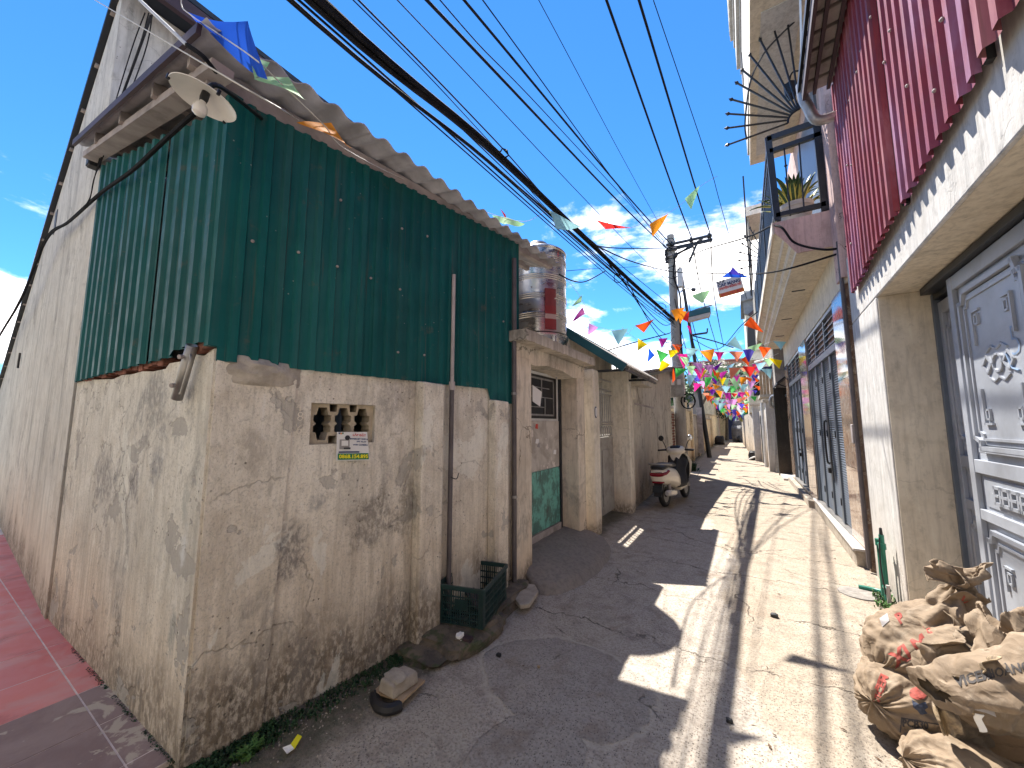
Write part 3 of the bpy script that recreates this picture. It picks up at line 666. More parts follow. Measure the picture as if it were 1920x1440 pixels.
for i, xv in enumerate((-2.42, -3.0, -3.7, -4.4)):
    obj('purlin', MB().bar((xv + 0.01, 0.64, roof_z(xv, 0.64) - 0.035), (xv + 0.20, 4.0, roof_z(xv, 4.0) - 0.03), 0.05, 0.09), M['rafter'], shed)
obj('wall_plate', MB().bar(fp(0.70, 3.455, -0.03), fp(4.0, 3.53, -0.03), 0.06, 0.10), M['rafter'], shed)
obj('rake_board', MB().bar((-2.14, 0.595, 3.50), (-4.86, 0.595, 4.045), 0.02, 0.05), M['dark_wood'], shed)
obj('soffit_beam', MB().bar((-2.20, 0.72, 3.425), (-4.86, 0.70, 3.975), 0.10, 0.05), M['rafter'], shed)
obj('back_wall', MB().box(-4.86, -2.4, 3.3, 3.4, 0, 3.45), M['wall_grey'], shed)

# tall neighbour behind the shed
TX, TY = -4.92, 0.775
def tp(xv, zv, d=0.0): return Vector((xv, TY + (TX - xv) * 0.042 - d, zv))
tall = thing('tall_plaster_house', 'tall streaky grey plastered house rising behind the shed at far left', 'house', (-8, 3, 0))
tz = lambda xv: 5.80 - 0.36 * (TX - xv)
obj('lane_wall', MB().prism([tp(TX, -0.05), tp(-15, -0.05), tp(-15, tz(-15)), tp(TX, tz(TX))], (0, 0.2, 0)), M['wall_tall'], tall)
obj('alley_wall', MB().prism([(TX + 0.003, TY + 0.004, -0.05), (TX + 0.003, 7.5, -0.05), (TX + 0.003, 7.5, 5.8), (TX + 0.003, TY + 0.004, 5.8)], (-0.2, 0, 0)), M['wall_tall'], tall)
mb = MB().prism([(-4.62, 0.715, 5.93), (-15.2, 1.15, 2.12), (-15.2, 1.15, 2.18), (-4.62, 0.715, 5.99)], (0, 7.0, 0))
obj('roof', mb, M['dark_metal'], tall)
mb = MB().prism([(-4.66, 0.66, 5.72), (-4.60, 0.66, 5.72), (-4.60, 0.66, 5.90), (-4.66, 0.66, 5.90)], (0, 6.5, 0))
obj('fascia', mb, M['dark_wood'], tall)
for i in range(16):
    xv = -5.2 - i * 0.62
    obj('purlin_end', MB().box(xv - 0.03, xv + 0.03, 0.745 + (TX - xv) * .041, 0.80 + (TX - xv) * .042, tz(xv) + 0.01, tz(xv) + 0.06), M['rafter'], tall)
mb = MB()
for z0 in (3.55,):
    q = gy(83, 410, 0.80); mb.hexa([tp(q.x - .10, q.z - .16, .006), tp(q.x + .08, q.z - .16, .006), tp(q.x + .08, q.z - .16, -.03), tp(q.x - .10, q.z - .16, -.03), tp(q.x - .10, q.z + .16, .006), tp(q.x + .08, q.z + .16, .006), tp(q.x + .08, q.z + .16, -.03), tp(q.x - .10, q.z + .16, -.03)])
obj('vent_slot', mb, M['black'], tall)
q = gy(40, 675, 0.87)
obj('crack_filler', MB().tube([q + Vector((0, -.02, .10)), q + Vector((.01, -.02, .03)), q + Vector((-.01, -.02, -.02)), q + Vector((0, -.02, -.12))], 0.012, 5), M['black'], tall)

# ------------------------------------------------------------------ things on the shed
# lamp
lp = gy(385, 178, 0.62)
lamp = thing('enamel_lamp', 'round white enamel lamp shade with bulb under the shed eave', 'lamp', lp)
tcm = (Vector((0, 0, CAM_H)) - lp).normalized(); rgt = Vector((_cy, _sy, 0)); rgt = (rgt - tcm * rgt.dot(tcm)).normalized(); upv = tcm.cross(rgt)
if upv.z < 0: upv = -upv
ax = (tcm * .48 + (rgt * -.63 + upv * -.77).normalized() * .88).normalized()
sh = [(a_ * .72, b_ * .72) for a_, b_ in [(0.012, -0.035), (0.05, -0.03), (0.10, -0.012), (0.165, 0.022), (0.178, 0.030), (0.176, 0.034), (0.162, 0.028), (0.10, -0.004), (0.045, -0.018), (0.012, -0.02)]]
obj('lamp_shade', MB().lathe(sh, lp, ax, 40), M['enamel'], lamp, smooth=True)
obj('socket', MB().lathe([(0, -0.012), (0.016, -0.012), (0.017, 0.02), (0.014, 0.036), (0, 0.036)], lp, ax, 16), M['black'], lamp, smooth=True)
obj('bulb', MB().lathe([(0.012, 0.036), (0.014, 0.045), (0.025, 0.06), (0.029, 0.08), (0.025, 0.10), (0.013, 0.109), (0, 0.111)], lp, ax, 20), M['bulb'], lamp, smooth=True)
obj('bracket', MB().tube(spline([lp - ax * 0.02, lp - ax * 0.07 + Vector((0, .04, .01)), fp(0.95, 3.36, 0.02)], 6), 0.011, 8), M['black_iron'], lamp)
for a in (0.2, 2.2, 4.1):
    x_ = ax.cross(Vector((0, 0, 1))).normalized(); y_ = ax.cross(x_); q = lp + ax * 0.019 + (x_ * math.cos(a) + y_ * math.sin(a)) * 0.127
    obj('clip', MB().bar(q - ax * .012, q + ax * .012, 0.012, 0.012), M['black_iron'], lamp)
# tube bracket on the corner
q0, q1 = sp_(-2.455, 2.0, 0.05), sp_(-2.60, 1.735, 0.045)
br = thing('tube_bracket', 'grey steel tube bracket bolted aslant to the shed corner', 'bracket', q0)
mb = MB().tube([q0 + Vector((.005, 0, .012)), q1], 0.024, 14, cap=False); obj('tube', mb, M['galv'], br, smooth=True, solid=0.004)
d_ = (q1 - q0).normalized(); sd_ = Vector((0.052, -0.01, -0.03))
obj('rod', MB().tube(spline([q0 + d_ * .03 + sd_ * .4, q0 + d_ * .06 + sd_, q0 + d_ * .23 + sd_, q0 + d_ * .25 + sd_ * .3], 5), 0.006, 6), M['galv'], br, smooth=True)
for t in (0.06, 0.225):
    obj('bolt', MB().lathe([(0, 0), (0.012, 0), (0.012, .02), (0, .02)], q0 + d_ * t + Vector((.02, -.03, 0)), (0.4, -1, -.2), 8), M['rafter'], br)
# flyer
c0, c1, c2, c3 = fw(631, 810, .012), fw(689, 810, .012), fw(693, 863, .014), fw(630, 864, .014)
fl = thing('flyer', 'white printed flyer with a green phone number strip under the vent block', 'flyer', c3)
mb = MB()
def fly(u_, v_):
    q = (c3.lerp(c2, u_)).lerp(c0.lerp(c1, u_), v_); return q + NDIR * (0.004 * math.sin(u_ * 5) * v_ + 0.006 * v_ * (1 - u_))
mb.grid(fly, 8, 6); obj('sheet', mb, M['paper'], fl, smooth=True)
fx_ = (c2 - c3).normalized(); fy_ = (c0 - c3).normalized(); FWd = (c2 - c3).length; FH = (c0 - c3).length
def fl_at(u_, v_, d=0.010): return fly(u_, v_) + NDIR * d
def fl_rect(name, u0, u1, v0, v1, mat, d=0.004):
    mb = MB().grid(lambda a, c_: fl_at(u0 + (u1 - u0) * a, v0 + (v1 - v0) * c_, d), 8, 2); obj(name, mb, mat, fl)
fl_rect('number_strip', 0.04, 0.97, 0.035, 0.25, M['ink_green']); fl_rect('address_strip', 0.06, 0.68, 0.275, 0.325, M['ink_blue'])
for (t, u_, v_, s_, wd, mt) in (('0868.154.895', .505, .14, .05, .87, 'ink_yellow'), ('LẮP ĐẶT', .70, .885, .028, .40, 'ink_red'), ('INTERNET WIFI &', .68, .75, .02, .55, 'ink_blue'), ('FPT PLAY', .76, .655, .018, .30, 'ink_blue'), ('WIFI CAMERA', .72, .545, .02, .46, 'ink_blue')):
    me = text_mesh(t, FH * s_ * 3.6, (fl_at(u_, v_, 0.008), fx_, fy_), width=FWd * wd, bold=0.0006 if mt != 'ink_yellow' else 0.0012)
    obj('lettering', rel(me, fl), M[mt], fl)
fl_rect('picture', 0.08, 0.38, 0.40, 0.74, M['ink_grey'], 0.003); fl_rect('picture', 0.13, 0.33, 0.52, 0.70, M['paper'], 0.006); fl_rect('picture', 0.20, 0.40, 0.40, 0.46, M['ink_black'], 0.007)
fl_rect('logo', 0.04, 0.09, 0.93, 0.98, M['ink_blue']); fl_rect('logo', 0.095, 0.14, 0.92, 0.97, M['ink_orange']); fl_rect('logo', 0.145, 0.19, 0.93, 0.98, M['ink_green'])
mb = MB().lathe([(0, -.002), (.016, -.002), (.016, .002), (0, .002)], fl_at(.31, .80, .005), NDIR, 12); obj('picture', mb, M['ink_black'], fl)
# chalk sums scratched into the plaster
ch = thing('chalk_sums', 'faint chalk sums scratched on the plaster left of the vent block', 'writing', fw(520, 800, .008))
for (t, u_, v_, s_) in (('15 = 3 4', 525, 762, .07), ('65 = 1 8', 522, 783, .08), ('635 =   6', 515, 808, .08), ('3 5  = 1', 520, 838, .07), ('15  = 7', 520, 892, .07)):
    me = text_mesh(t, s_, (fw(u_, v_, 0.0165 if u_ < 10 else 0.006), TDIR + Vector((0, 0, rng.uniform(-.03, .05))), (0, 0, 1)), bold=-0.0010, shear=rng.uniform(-.1, .2))
    obj('lettering', rel(me, ch), M['chalk'], ch)
# pipes on the front
pa, pb = fw(851, 515, .05), fw(846, 735, .05); pcx = fw(838, 1060, .05); pcx.y = pa.y; pcx.x = pa.x
dp = thing('drain_pipe', 'vertical grey plastic drain pipe beside the first wall pier', 'pipe', pa)
pbm = Vector((pa.x, pa.y, 1.92))
obj('pipe', MB().tube([pa, pbm + Vector((0, 0, -.02))], 0.016, 10), M['pvc'], dp, smooth=True)
obj('pipe', MB().tube([pbm, Vector((pa.x, pa.y, 0.04))], 0.020, 10), M['pvc_dark'], dp, smooth=True)
obj('coupling', MB().tube([pbm + Vector((0, 0, .03)), pbm - Vector((0, 0, .04))], 0.025, 10), M['pvc'], dp, smooth=True)
obj('wire_tie', MB().tube(spline([pa + Vector((.02, -.02, -1.7)), pa + Vector((.03, .04, -1.72)), pa + Vector((.02, .08, -1.68))], 4), 0.004, 5), M['black'], dp)
yb = fw(962, 900, .04).y
bp = thing('black_pipe', 'black downpipe between the shed pier and the gate portal', 'pipe', fp(yb, 0, .05))
obj('pipe', MB().tube([fp(yb, 0.02, .06), fp(yb, 3.30, .06)], 0.024, 10), M['pvc_dark'], bp, smooth=True)
for zz in (0.9, 1.9): obj('clip', MB().tube([fp(yb, zz - .012, .06), fp(yb, zz + .012, .06)], 0.03, 10), M['galv'], bp)

# ------------------------------------------------------------------ unseen house added across the lane, its sunlit front bouncing light into the shade
ah = thing('added_lane_house', 'unseen cream house added across the lane to bounce light onto the shed', 'house', (-4, -5, 0))
obj('wall', MB().box(-16, 7, -8.0, -3.4, -.05, 6.2), M['wall_cream'], ah)
for xv in (-11, -7.5, -4.0, -0.5, 3.0):
    wf_ = obj('window', MB().box(xv - .6, xv + .6, -3.42, -3.36, 3.9, 5.2), M['white_metal'], ah); obj('pane', MB().box(xv - .52, xv + .52, -3.37, -3.345, 3.98, 5.12), M['glass'], wf_)
obj('door', MB().box(-2.8, -1.6, -3.42, -3.36, 0, 2.4), M['grey_door2'], ah); obj('ledge', MB().box(-16.1, 7.1, -3.38, -3.2, 3.1, 3.22), M['wall_cream'], ah); obj('parapet', MB().box(-16.1, 7.1, -3.9, -3.25, 6.203, 6.4), M['wall_cream'], ah)
# ------------------------------------------------------------------ concrete gate portal beside the shed
PX = -1.93
pl0, pl1 = gx(968, 900, PX).y, gx(998, 900, PX).y
PR0, PR1 = 4.90, 5.16
portal = thing('gate_portal', 'weathered concrete gate portal with a flat slab roof and metal door', 'gate', (-2.0, 4.2, 0))
obj('post', MB().box(-2.35, PX, pl0, pl1, -0.05, 2.30), M['wall_gate'], portal, bevel=0.015)
obj('post', MB().box(-2.35, PX - 0.01, PR0, PR1, -0.05, 2.26), M['wall_gate'], portal, bevel=0.015)
obj('lintel', MB().prism([(PX - .004, pl0 - .002, 2.26), (PX - .004, pl0 - .002, 2.44), (PX - .004, PR1 + .002, 2.42), (PX - .004, PR1 + .002, 2.25), (PX - .004, PR0 - 0.15, 2.22), (PX - .004, PR0 - .5, 2.27), (PX - .004, pl1 + .4, 2.28), (PX - .004, pl1 + .1, 2.24)], (-0.42, 0, 0)), M['wall_gate'], portal, bevel=0.008)
slab = MB()
def slabf(u_, v_):
    yv = (pl0 - 0.06) + (PR1 + 0.08 - pl0) * u_; return Vector((-1.78 + 0.008 * mnoise.noise(Vector((yv * 9, 3, 0))), yv, 2.43 + 0.11 * v_ + (0.02 * mnoise.noise(Vector((yv * 7, 9, 0))) if v_ > .5 else 0.012 * mnoise.noise(Vector((yv * 11, 2, 0))))))
NS = 40
fr_ = [slabf(i / NS, 0) for i in range(NS + 1)]; fr2 = [slabf(i / NS, 1) for i in range(NS + 1)]
bk = [Vector((-3.2, q.y, 2.43)) for q in fr_]; bk2 = [Vector((-3.2, q.y, 2.54)) for q in fr_]
slab.loft([[fr_[i], fr2[i], bk2[i], bk[i]] for i in range(NS + 1)])
obj('slab', slab, M['wall_gate'], portal)
DXP = -2.20
door = obj('door', MB().box(DXP - .03, DXP, pl1, PR0, 0.20, 2.26), M['white_metal'], portal)
m, b, p = new_mat('door_mid_paint'); P = b.pos()
c = b.mix(b.mr(b.noise(P, 4, 6, 0.65, 0.4), 0.42, 0.62), (0.52, 0.48, 0.43), (0.36, 0.32, 0.28))
c = b.mix(b.mr(b.noise(b.map(P, loc=(0, 2, 2)), 6, 4, 0.6), 0.60, 0.63), c, (0.66, 0.60, 0.55)); setp(b, p, c, 0.7); M['door_mid'] = m
m, b, p = new_mat('worn_turquoise_paint'); P = b.pos()
c = b.mix(b.mr(b.noise(P, 5, 7, 0.7, 0.3), 0.44, 0.58), (0.14, 0.42, 0.35), (0.065, 0.17, 0.145))
c = b.mix(b.mr(b.noise(b.map(P, (14, 14, 3)), 1, 5, 0.7), 0.52, 0.62, 0, 0.8), c, (0.05, 0.07, 0.06)); setp(b, p, c, 0.55); M['turq'] = m
dy0, dy1 = pl1 + .01, PR0 - .10
obj('door_panel', MB().box(DXP + .001, DXP + .014, dy0, dy1, 1.03, 1.64), M['door_mid'], door)
obj('door_panel', MB().box(DXP + .001, DXP + .016, dy0, dy1, 0.30, 1.02), M['turq'], door)
obj('door_panel', MB().box(DXP + .001, DXP + .010, dy0, dy1 - .06, 1.67, 2.22), M['black_iron'], door)
g = MB()
for (ya, yb_, za, zb) in ((0.08, 0.92, .06, .10), (0.08, 0.92, .90, .94), (0.08, .10, .06, .94), (.90, .92, .06, .94), (.1, .9, .48, .5), (.3, .32, .5, .9), (.6, .62, .5, .9), (.2, .8, .7, .72), (.3, .7, .25, .27), (.3, .32, .1, .48), (.68, .70, .1, .48)):
    g.box(DXP + .012, DXP + .02, dy0 + (dy1 - .06 - dy0) * ya, dy0 + (dy1 - .06 - dy0) * yb_, 1.67 + .55 * za, 1.67 + .55 * zb)
tag(obj('grille', g, M['galv'], door), kind='stuff')
obj('door_frame', MB().box(DXP, DXP + .03, PR0 - .085, PR0 - .04, 0.2, 2.26), M['dark_metal'], portal)
obj('sill', MB().box(DXP - .01, DXP + .03, dy0, PR0 - .09, 0.205, 0.29), M['rafter'], portal)
obj('bolt', MB().box(DXP + .012, DXP + .04, dy0 + .02, dy0 + .08, 1.05, 1.24), M['black_iron'], door)
q = gx(1005, 735, DXP + 0.2)
bd = MB().prism([gx(999, 722, -2.08), gx(1016, 735, -2.08), gx(1013, 762, -2.08), gx(999, 752, -2.08)], (-0.01, 0, 0))
tag(obj('paper_notice', bd, M['paper']), 'white board stuck beside the iron grille of the concrete gate door', 'notice')
for i, (u_, v_, mt) in enumerate(((1006, 800, 'ink_red'), (1007, 828, 'paper'), (1010, 835, 'ink_grey'), (1040, 848, 'paper'))):
    q = gx(u_, v_, DXP + .016); s_ = .035 + .012 * (i % 2)
    obj('sticker_remnant', MB().prism([q + Vector((0, -s_, -.02)), q + Vector((0, s_ * .8, -.03)), q + Vector((0, s_, .03)), q + Vector((0, -s_ * .5, .035))], (0.003, 0, 0)), M[mt], door)
# concrete ramp in front of it
ramp = MB()
arc = [gz(983, 1098, 0), gz(1010, 1116, 0), gz(1050, 1115, 0), gz(1090, 1098, 0), gz(1125, 1072, 0), gz(1146, 1042, 0), gz(1140, 1018, 0), gz(1112, 1006, 0)]
arc = spline(arc, 6)
cen = [Vector((-2.19, pl1 + (PR0 - pl1) * i / (len(arc) - 1), 0.21)) for i in range(len(arc))]
def rampf(u_, v_):
    i = u_ * (len(arc) - 1); k_ = int(round(i)); a = arc[k_]; c_ = cen[k_]
    q = c_.lerp(a, v_); hgt = 0.21 * (1 - v_ ** 1.7) * 1.0 + 0.055 * (v_ < .999) * v_
    rr = 0.012 * mnoise.noise(Vector((q.x * 6, q.y * 6, 4)))
    return Vector((q.x + (rr if v_ > .9 else 0), q.y + (rr if v_ > .9 else 0), max(hgt + rr, 0.0) if v_ < .999 else -0.01))
ramp.grid(rampf, len(arc) - 1, 14)
m, b, p = new_mat('ramp_concrete'); P = b.pos()
c = b.mix(b.noise(P, 4, 6, 0.65), (0.19, 0.165, 0.145), (0.28, 0.245, 0.215)); c = b.mix(b.mr(b.noise(P, 24, 5, 0.7), 0.42, 0.68, 0, 0.6), c, (0.13, 0.115, 0.10))
wv = b.noise(b.map(P, (4, 26, 1), rot=(0, 0, 0.5)), 1, 4); setp(b, p, c, 0.95, normal=b.bump(b.m('ADD', b.noise(P, 20, 6, 0.7), b.m('MULTIPLY', wv, 0.7)), 0.7, 0.02)); M['ramp'] = m
tag(obj('ramp', ramp, M['ramp'], smooth=True, angle=60), 'rough hand-laid concrete ramp up to the gate portal', kind='structure')

# stainless water tank on the portal roof
tc = Vector((-2.60, 5.0, 2.55)); TR = 0.43
tank = thing('water_tank', 'stainless steel water tank standing on the gate portal roof', 'water tank', tc)
obj('stand', MB().lathe([(TR * .80, 0), (TR * .88, 0.0), (TR * 1.0, 0.22), (TR * 1.06, .30), (TR * 1.06, .335), (TR * .95, .345)], tc, n=48), M['steel'], tank, smooth=True)
prof = [(TR * .9, .345), (TR, .36)]
for k_ in range(4):
    z0 = .56 + k_ * .285
    for t in range(3): prof += [(TR, z0 + t * .03), (TR + .008, z0 + t * .03 + .008), (TR + .008, z0 + t * .03 + .016), (TR, z0 + t * .03 + .024)]
prof += [(TR, 1.60), (TR + .012, 1.61), (TR + .012, 1.63), (TR * .96, 1.66), (TR * .6, 1.73), (TR * .30, 1.76), (0, 1.765)]
obj('body', MB().lathe(prof, tc, n=72), M['steel'], tank, smooth=True, angle=11)
obj('lid', MB().lathe([(0.17, 1.745), (0.18, 1.80), (.16, 1.83), (0, 1.84)], tc, n=28), M['steel'], tank, smooth=True)
lab = MB(); th0 = math.atan2(-tc.y, -tc.x) + 0.42
lab.grid(lambda a, c_: tc + Vector((math.cos(th0 - .20 + .40 * a) * (TR + .017), math.sin(th0 - .20 + .40 * a) * (TR + .017), .38 + .60 * c_)), 10, 3)
m, b, p = new_mat('tank_label_print'); P = b.pos(); zz = b.xyz(P)[2]
c = b.mix(b.mr(zz, 3.27, 3.28), (0.27, 0.04, 0.035), (0.22, 0.045, 0.04)); c = b.mix(b.mr(b.m('ABSOLUTE', b.m('SUBTRACT', zz, 3.12)), .03, .04, 1, 0), c, (0.50, 0.36, 0.30)); setp(b, p, c, 0.25, spec=0.6); M['tlabel'] = m
obj('label', lab, M['tlabel'], tank, smooth=True)
for a in (0.3, -0.9, -2.2):
    q = tc + Vector((math.cos(a) * TR * .98, math.sin(a) * TR * .98, 0)); obj('leg', MB().tube([q, q + Vector((0, 0, .34))], 0.016, 8), M['galv'], tank)
q = tc + Vector((TR * .75, -.30, 0)); obj('overflow_pipe', MB().tube([q + Vector((.10, 0, .0)), q + Vector((.10, .02, .28))], 0.012, 8), M['pvc'], tank)

# ------------------------------------------------------------------ second gate with the pitched canopy
def twin(u_, v_): pass
gate = thing('cream_gate', 'pair of cream gate posts with grilled grey metal door under a pitched canopy', 'gate', (-2.0, 6.2, 0))
obj('post', MB().box(-2.3, -1.875, 5.38, 5.62, -0.05, 2.42), M['wall_cream'], gate, bevel=0.012)
obj('post', MB().box(-2.3, -1.79, 7.05, 7.28, -0.05, 2.60), M['wall_cream'], gate, bevel=0.02)
m, b, p = new_mat('weathered_grey_door'); P = b.pos()
setp(b, p, b.mix(b.mr(b.noise(P, 5, 6, 0.65), .4, .7), (0.36, 0.345, 0.32), (0.24, 0.22, 0.20)), 0.6); M['gdoor'] = m
gd = obj('door', MB().box(-2.15, -2.11, 5.62, 7.05, 0.06, 1.33), M['gdoor'], gate)
obj('door_panel', MB().box(-2.11, -2.095, 5.8, 6.3, 0.2, 1.15), M['gdoor'], gd, bevel=0.006)
obj('door_panel', MB().box(-2.11, -2.095, 6.4, 6.9, 0.2, 1.15), M['gdoor'], gd, bevel=0.006)
g = obj('grille', MB().box(-2.15, -2.10, 5.62, 7.05, 1.33, 1.37), M['gdoor'], gate)
for zz in (1.58, 1.62, 2.12, 2.2, 2.38): obj('rail', MB().box(-2.145, -2.11, 5.62, 7.05, zz, zz + .025), M['gdoor'], g)
for i in range(13):
    yv = 5.68 + i * 0.108; obj('bar', MB().box(-2.135, -2.12, yv, yv + .016, 1.61, 2.14), M['gdoor'], g)
for i in range(11):
    yv = 5.66 + i * .125; obj('scroll', MB().tube([Vector((-2.12, yv + .05 + .045 * math.cos(t * .785), 1.475 + .085 * math.sin(t * .785))) for t in range(9)], 0.009, 5, cap=False), M['gdoor'], g)
g = gate
q = gx(1117, 773, -1.872)
pl_ = obj('number_plate', MB().prism([q + Vector((0, .055 * math.cos(a) * .9, .05 * math.sin(a) * 1.3 + (.02 if math.sin(a) > 0 else -.02))) for a in [i * math.pi / 8 for i in range(16)]], (0.006, 0, 0)), M['navy'], gate)
obj('number_face', MB().prism([q + Vector((0.0062, .042 * math.cos(a) * .9, .038 * math.sin(a) * 1.3 + (.02 if math.sin(a) > 0 else -.02))) for a in [i * math.pi / 8 for i in range(16)]], (0.003, 0, 0)), M['paper'], pl_)
me = text_mesh('1', .10, (q + Vector((.0105, 0, 0)), (0, 1, 0), (0, 0, 1))); obj('digit', rel(me, pl_), M['ink_grey'], pl_)
# canopy: slopes down to the alley, near edge closed with a green board
can = thing('gate_canopy', 'pitched sheet metal canopy with a dark green end board over the cream gate', 'canopy', (-1.8, 6.5, 2.6))
ca, cb_ = Vector((-1.40, 5.42, 2.43)), Vector((-2.35, 5.42, 3.10)); cl = Vector((0, 2.30, 0)); cn = (cb_ - ca).cross(Vector((0, -1, 0))).normalized()
if cn.z < 0: cn = -cn
mb = MB()
def canf(u_, v_):
    q = ca.lerp(cb_, v_) + cl * u_; return q + cn * (0.02 + 0.011 * math.sin(2 * math.pi * (u_ * 2.3) / 0.085))
mb.grid(canf, 216, 2)
m, b, p = new_mat('pale_roof_sheet'); P = b.pos(); setp(b, p, b.mix(b.mr(b.noise(P, 6, 5, .6), .4, .7), (0.47, 0.43, 0.38), (0.30, 0.27, 0.25)), 0.6); M['pale_sheet'] = m
obj('roof_sheet', mb, M['pale_sheet'], can, solid=0.004)
M['fascia_green'] = simple('teal_fascia_paint', (0.010, 0.085, 0.105), 0.45, 0, 0.1, 5)
fq = [ca + cn * .035, cb_ + cn * .035, cb_ - cn * .09, ca - cn * .09]
obj('end_board', MB().prism([q - Vector((0, .025, 0)) for q in fq], (0, 0.025, 0)), M['fascia_green'], can)
obj('ridge_cap', MB().prism([cb_ + cn * .045 - Vector((0, .03, 0)), cb_ + cn * .045 + (ca - cb_) * .16 - Vector((0, .03, 0)), cb_ + cn * .03 + (ca - cb_) * .16 - Vector((0, .03, 0)), cb_ + cn * .03 - Vector((0, .03, 0))], (0, 2.36, 0)), M['fascia_green'], can)
for t in (0.05, 0.5, 0.93):
    a = ca.lerp(cb_, t) - cn * .02; obj('purlin', MB().bar(a + Vector((0, .02, 0)), a + Vector((0, 2.28, 0)), .03, .05), M['rafter'], can)
for yv in (5.6, 7.1):
    obj('bracket', MB().bar((-2.28, yv, 2.42), (-1.42, yv, 2.40), 0.035, 0.035), M['dark_metal'], can)
    obj('bracket', MB().bar(ca + Vector((0, yv - 5.42, -.02)), cb_ + Vector((0, yv - 5.42, -.05)), 0.03, 0.05), M['rafter'], can)
obj('gutter', MB().bar((-1.43, 5.44, 2.39), (-1.43, 7.72, 2.39), 0.03, 0.03), M['dark_metal'], can)
obj('back_beam', MB().box(-2.34, -2.28, 5.45, 7.7, 2.40, 3.05), M['wall_grey'], can)

# ------------------------------------------------------------------ walls further along on the left
def wallthing(name, label, cat, x, y0, y1, z, mat, depth=0.25, coping=0.0, cop_mat=None, piers=(), group=None):
    o = thing(name, label, cat, (x, (y0 + y1) / 2, 0), group)
    obj('wall', MB().box(x - depth, x, y0, y1, -0.05, z), mat, o, bevel=0.01)
    if coping: obj('coping', MB().box(x - depth - .04, x + .07, y0 - .04, y1 + .04, z + .002, z + coping), cop_mat or mat, o, bevel=0.01)
    for yy, zz in piers:
        pr = obj('pier', MB().box(x + .002, x + .10, yy, yy + .28, -.05, zz), mat, o, bevel=0.01)
        obj('cap', MB().box(x - .02, x + .14, yy - .05, yy + .33, zz + .002, zz + .09), cop_mat or mat, pr, bevel=0.01)
    return o
WX = -1.96
gw = thing('grey_house', 'tall grey plastered house wall behind the parked scooter', 'house', (WX, 10, 0))
obj('wall', MB().prism([(-1.86, 7.62, -.05), (WX, 12.9, -.05), (WX, 12.9, 3.30), (-1.86, 7.62, 2.50)], (-3.0, 0, 0)), M['wall_grey'], gw)
obj('eave', MB().prism([(-1.72, 7.5, 2.49), (-1.80, 13.0, 3.32), (-1.80, 13.0, 3.38), (-1.72, 7.5, 2.55)], (-3.2, 0, 0)), M['dark_metal'], gw)
for i in range(14):
    t = i / 14; a = Vector((-1.80, 7.55, 2.57)).lerp(Vector((-1.86, 13.0, 3.40)), t); b_ = Vector((-1.80, 7.55, 2.57)).lerp(Vector((-1.86, 13.0, 3.40)), t + .06)
    obj('roof_tile', MB().tube([a, b_], .06, 8), M['dark_wood'], gw)
for (u_, v_, du, dv) in ((1246, 795, 4, 12),):
    q = gx(u_, v_, WX); obj('slit', MB().box(WX - .1, WX + .004, q.y - .05, q.y + .05, q.z - .28, q.z + .28), M['black'], gw)
obj('downspout', MB().tube([(WX + .03, 7.9, 0), (WX + .03, 7.9, 2.2)], .03, 8), M['pvc_dark'], gw)
fin = thing('old_gate_post', 'narrow rounded plaster post with a ledge beside the grey house', 'post', (-1.86, 7.45, 0))
obj('shaft', MB().box(-2.05, -1.84, 7.34, 7.58, -.05, 2.36), M['wall_cream'], fin, bevel=0.05)
obj('ledge', MB().box(-2.1, -1.62, 7.32, 8.35, 2.37, 2.42), M['wall_grey'], fin)
obj('hinge_bar', MB().bar((-1.90, 7.7, 2.02), (-1.62, 8.35, 1.94), .03, .03), M['rafter'], fin)
obj('neck', MB().box(-2.0, -1.78, 7.36, 7.60, 2.08, 2.30), M['wall_cream'], fin, bevel=.05)
bw = thing('brick_pier', 'pier of bare red brickwork behind the utility pole', 'pier', (-1.95, 13.1, 0))
obj('mortar_core', MB().box(-2.17, -1.965, 12.95, 13.45, 0, 2.0), M['mortar'], bw)
b1 = None
for r_ in range(22):
    for k_ in range(2):
        if b1 is None: b1 = obj('brick', MB().box(-.11, .11, -.115, .115, -.03, .03), M['brick'], None); o = b1
        else: o = b1.copy(); C.objects.link(o)
        o.parent = bw; o.location = (-.115 + rng.uniform(-.006, .006), -.03 + k_ * .25 + (.06 if r_ % 2 else 0), .06 + r_ * .088)
wallthing('ochre_wall', 'cream ochre boundary wall with capped pilasters beyond the utility pole', 'wall', -2.02, 14.6, 19.0, 2.15, M['wall_ochre'], .3, .10, M['stone'], [(14.65, 2.50), (16.3, 2.45), (18.3, 2.45)])
wallthing('stained_wall', 'stained grey boundary wall behind the leaning steel post', 'wall', -2.05, 19.2, 24.5, 2.0, M['wall_grey'], .3, .08, M['stone'], [(21.2, 2.3)])
wallthing('far_ochre_wall', 'ochre wall with one white pier further down the alley', 'wall', -2.05, 25.0, 31.0, 1.9, M['wall_ochre'], .3, .08, M['stone'], [(30.5, 2.2)])
wallthing('farthest_wall', 'farthest tan wall on the alley bend', 'wall', -2.15, 31.5, 40.0, 2.3, M['wall_ochre'], .3, .06)
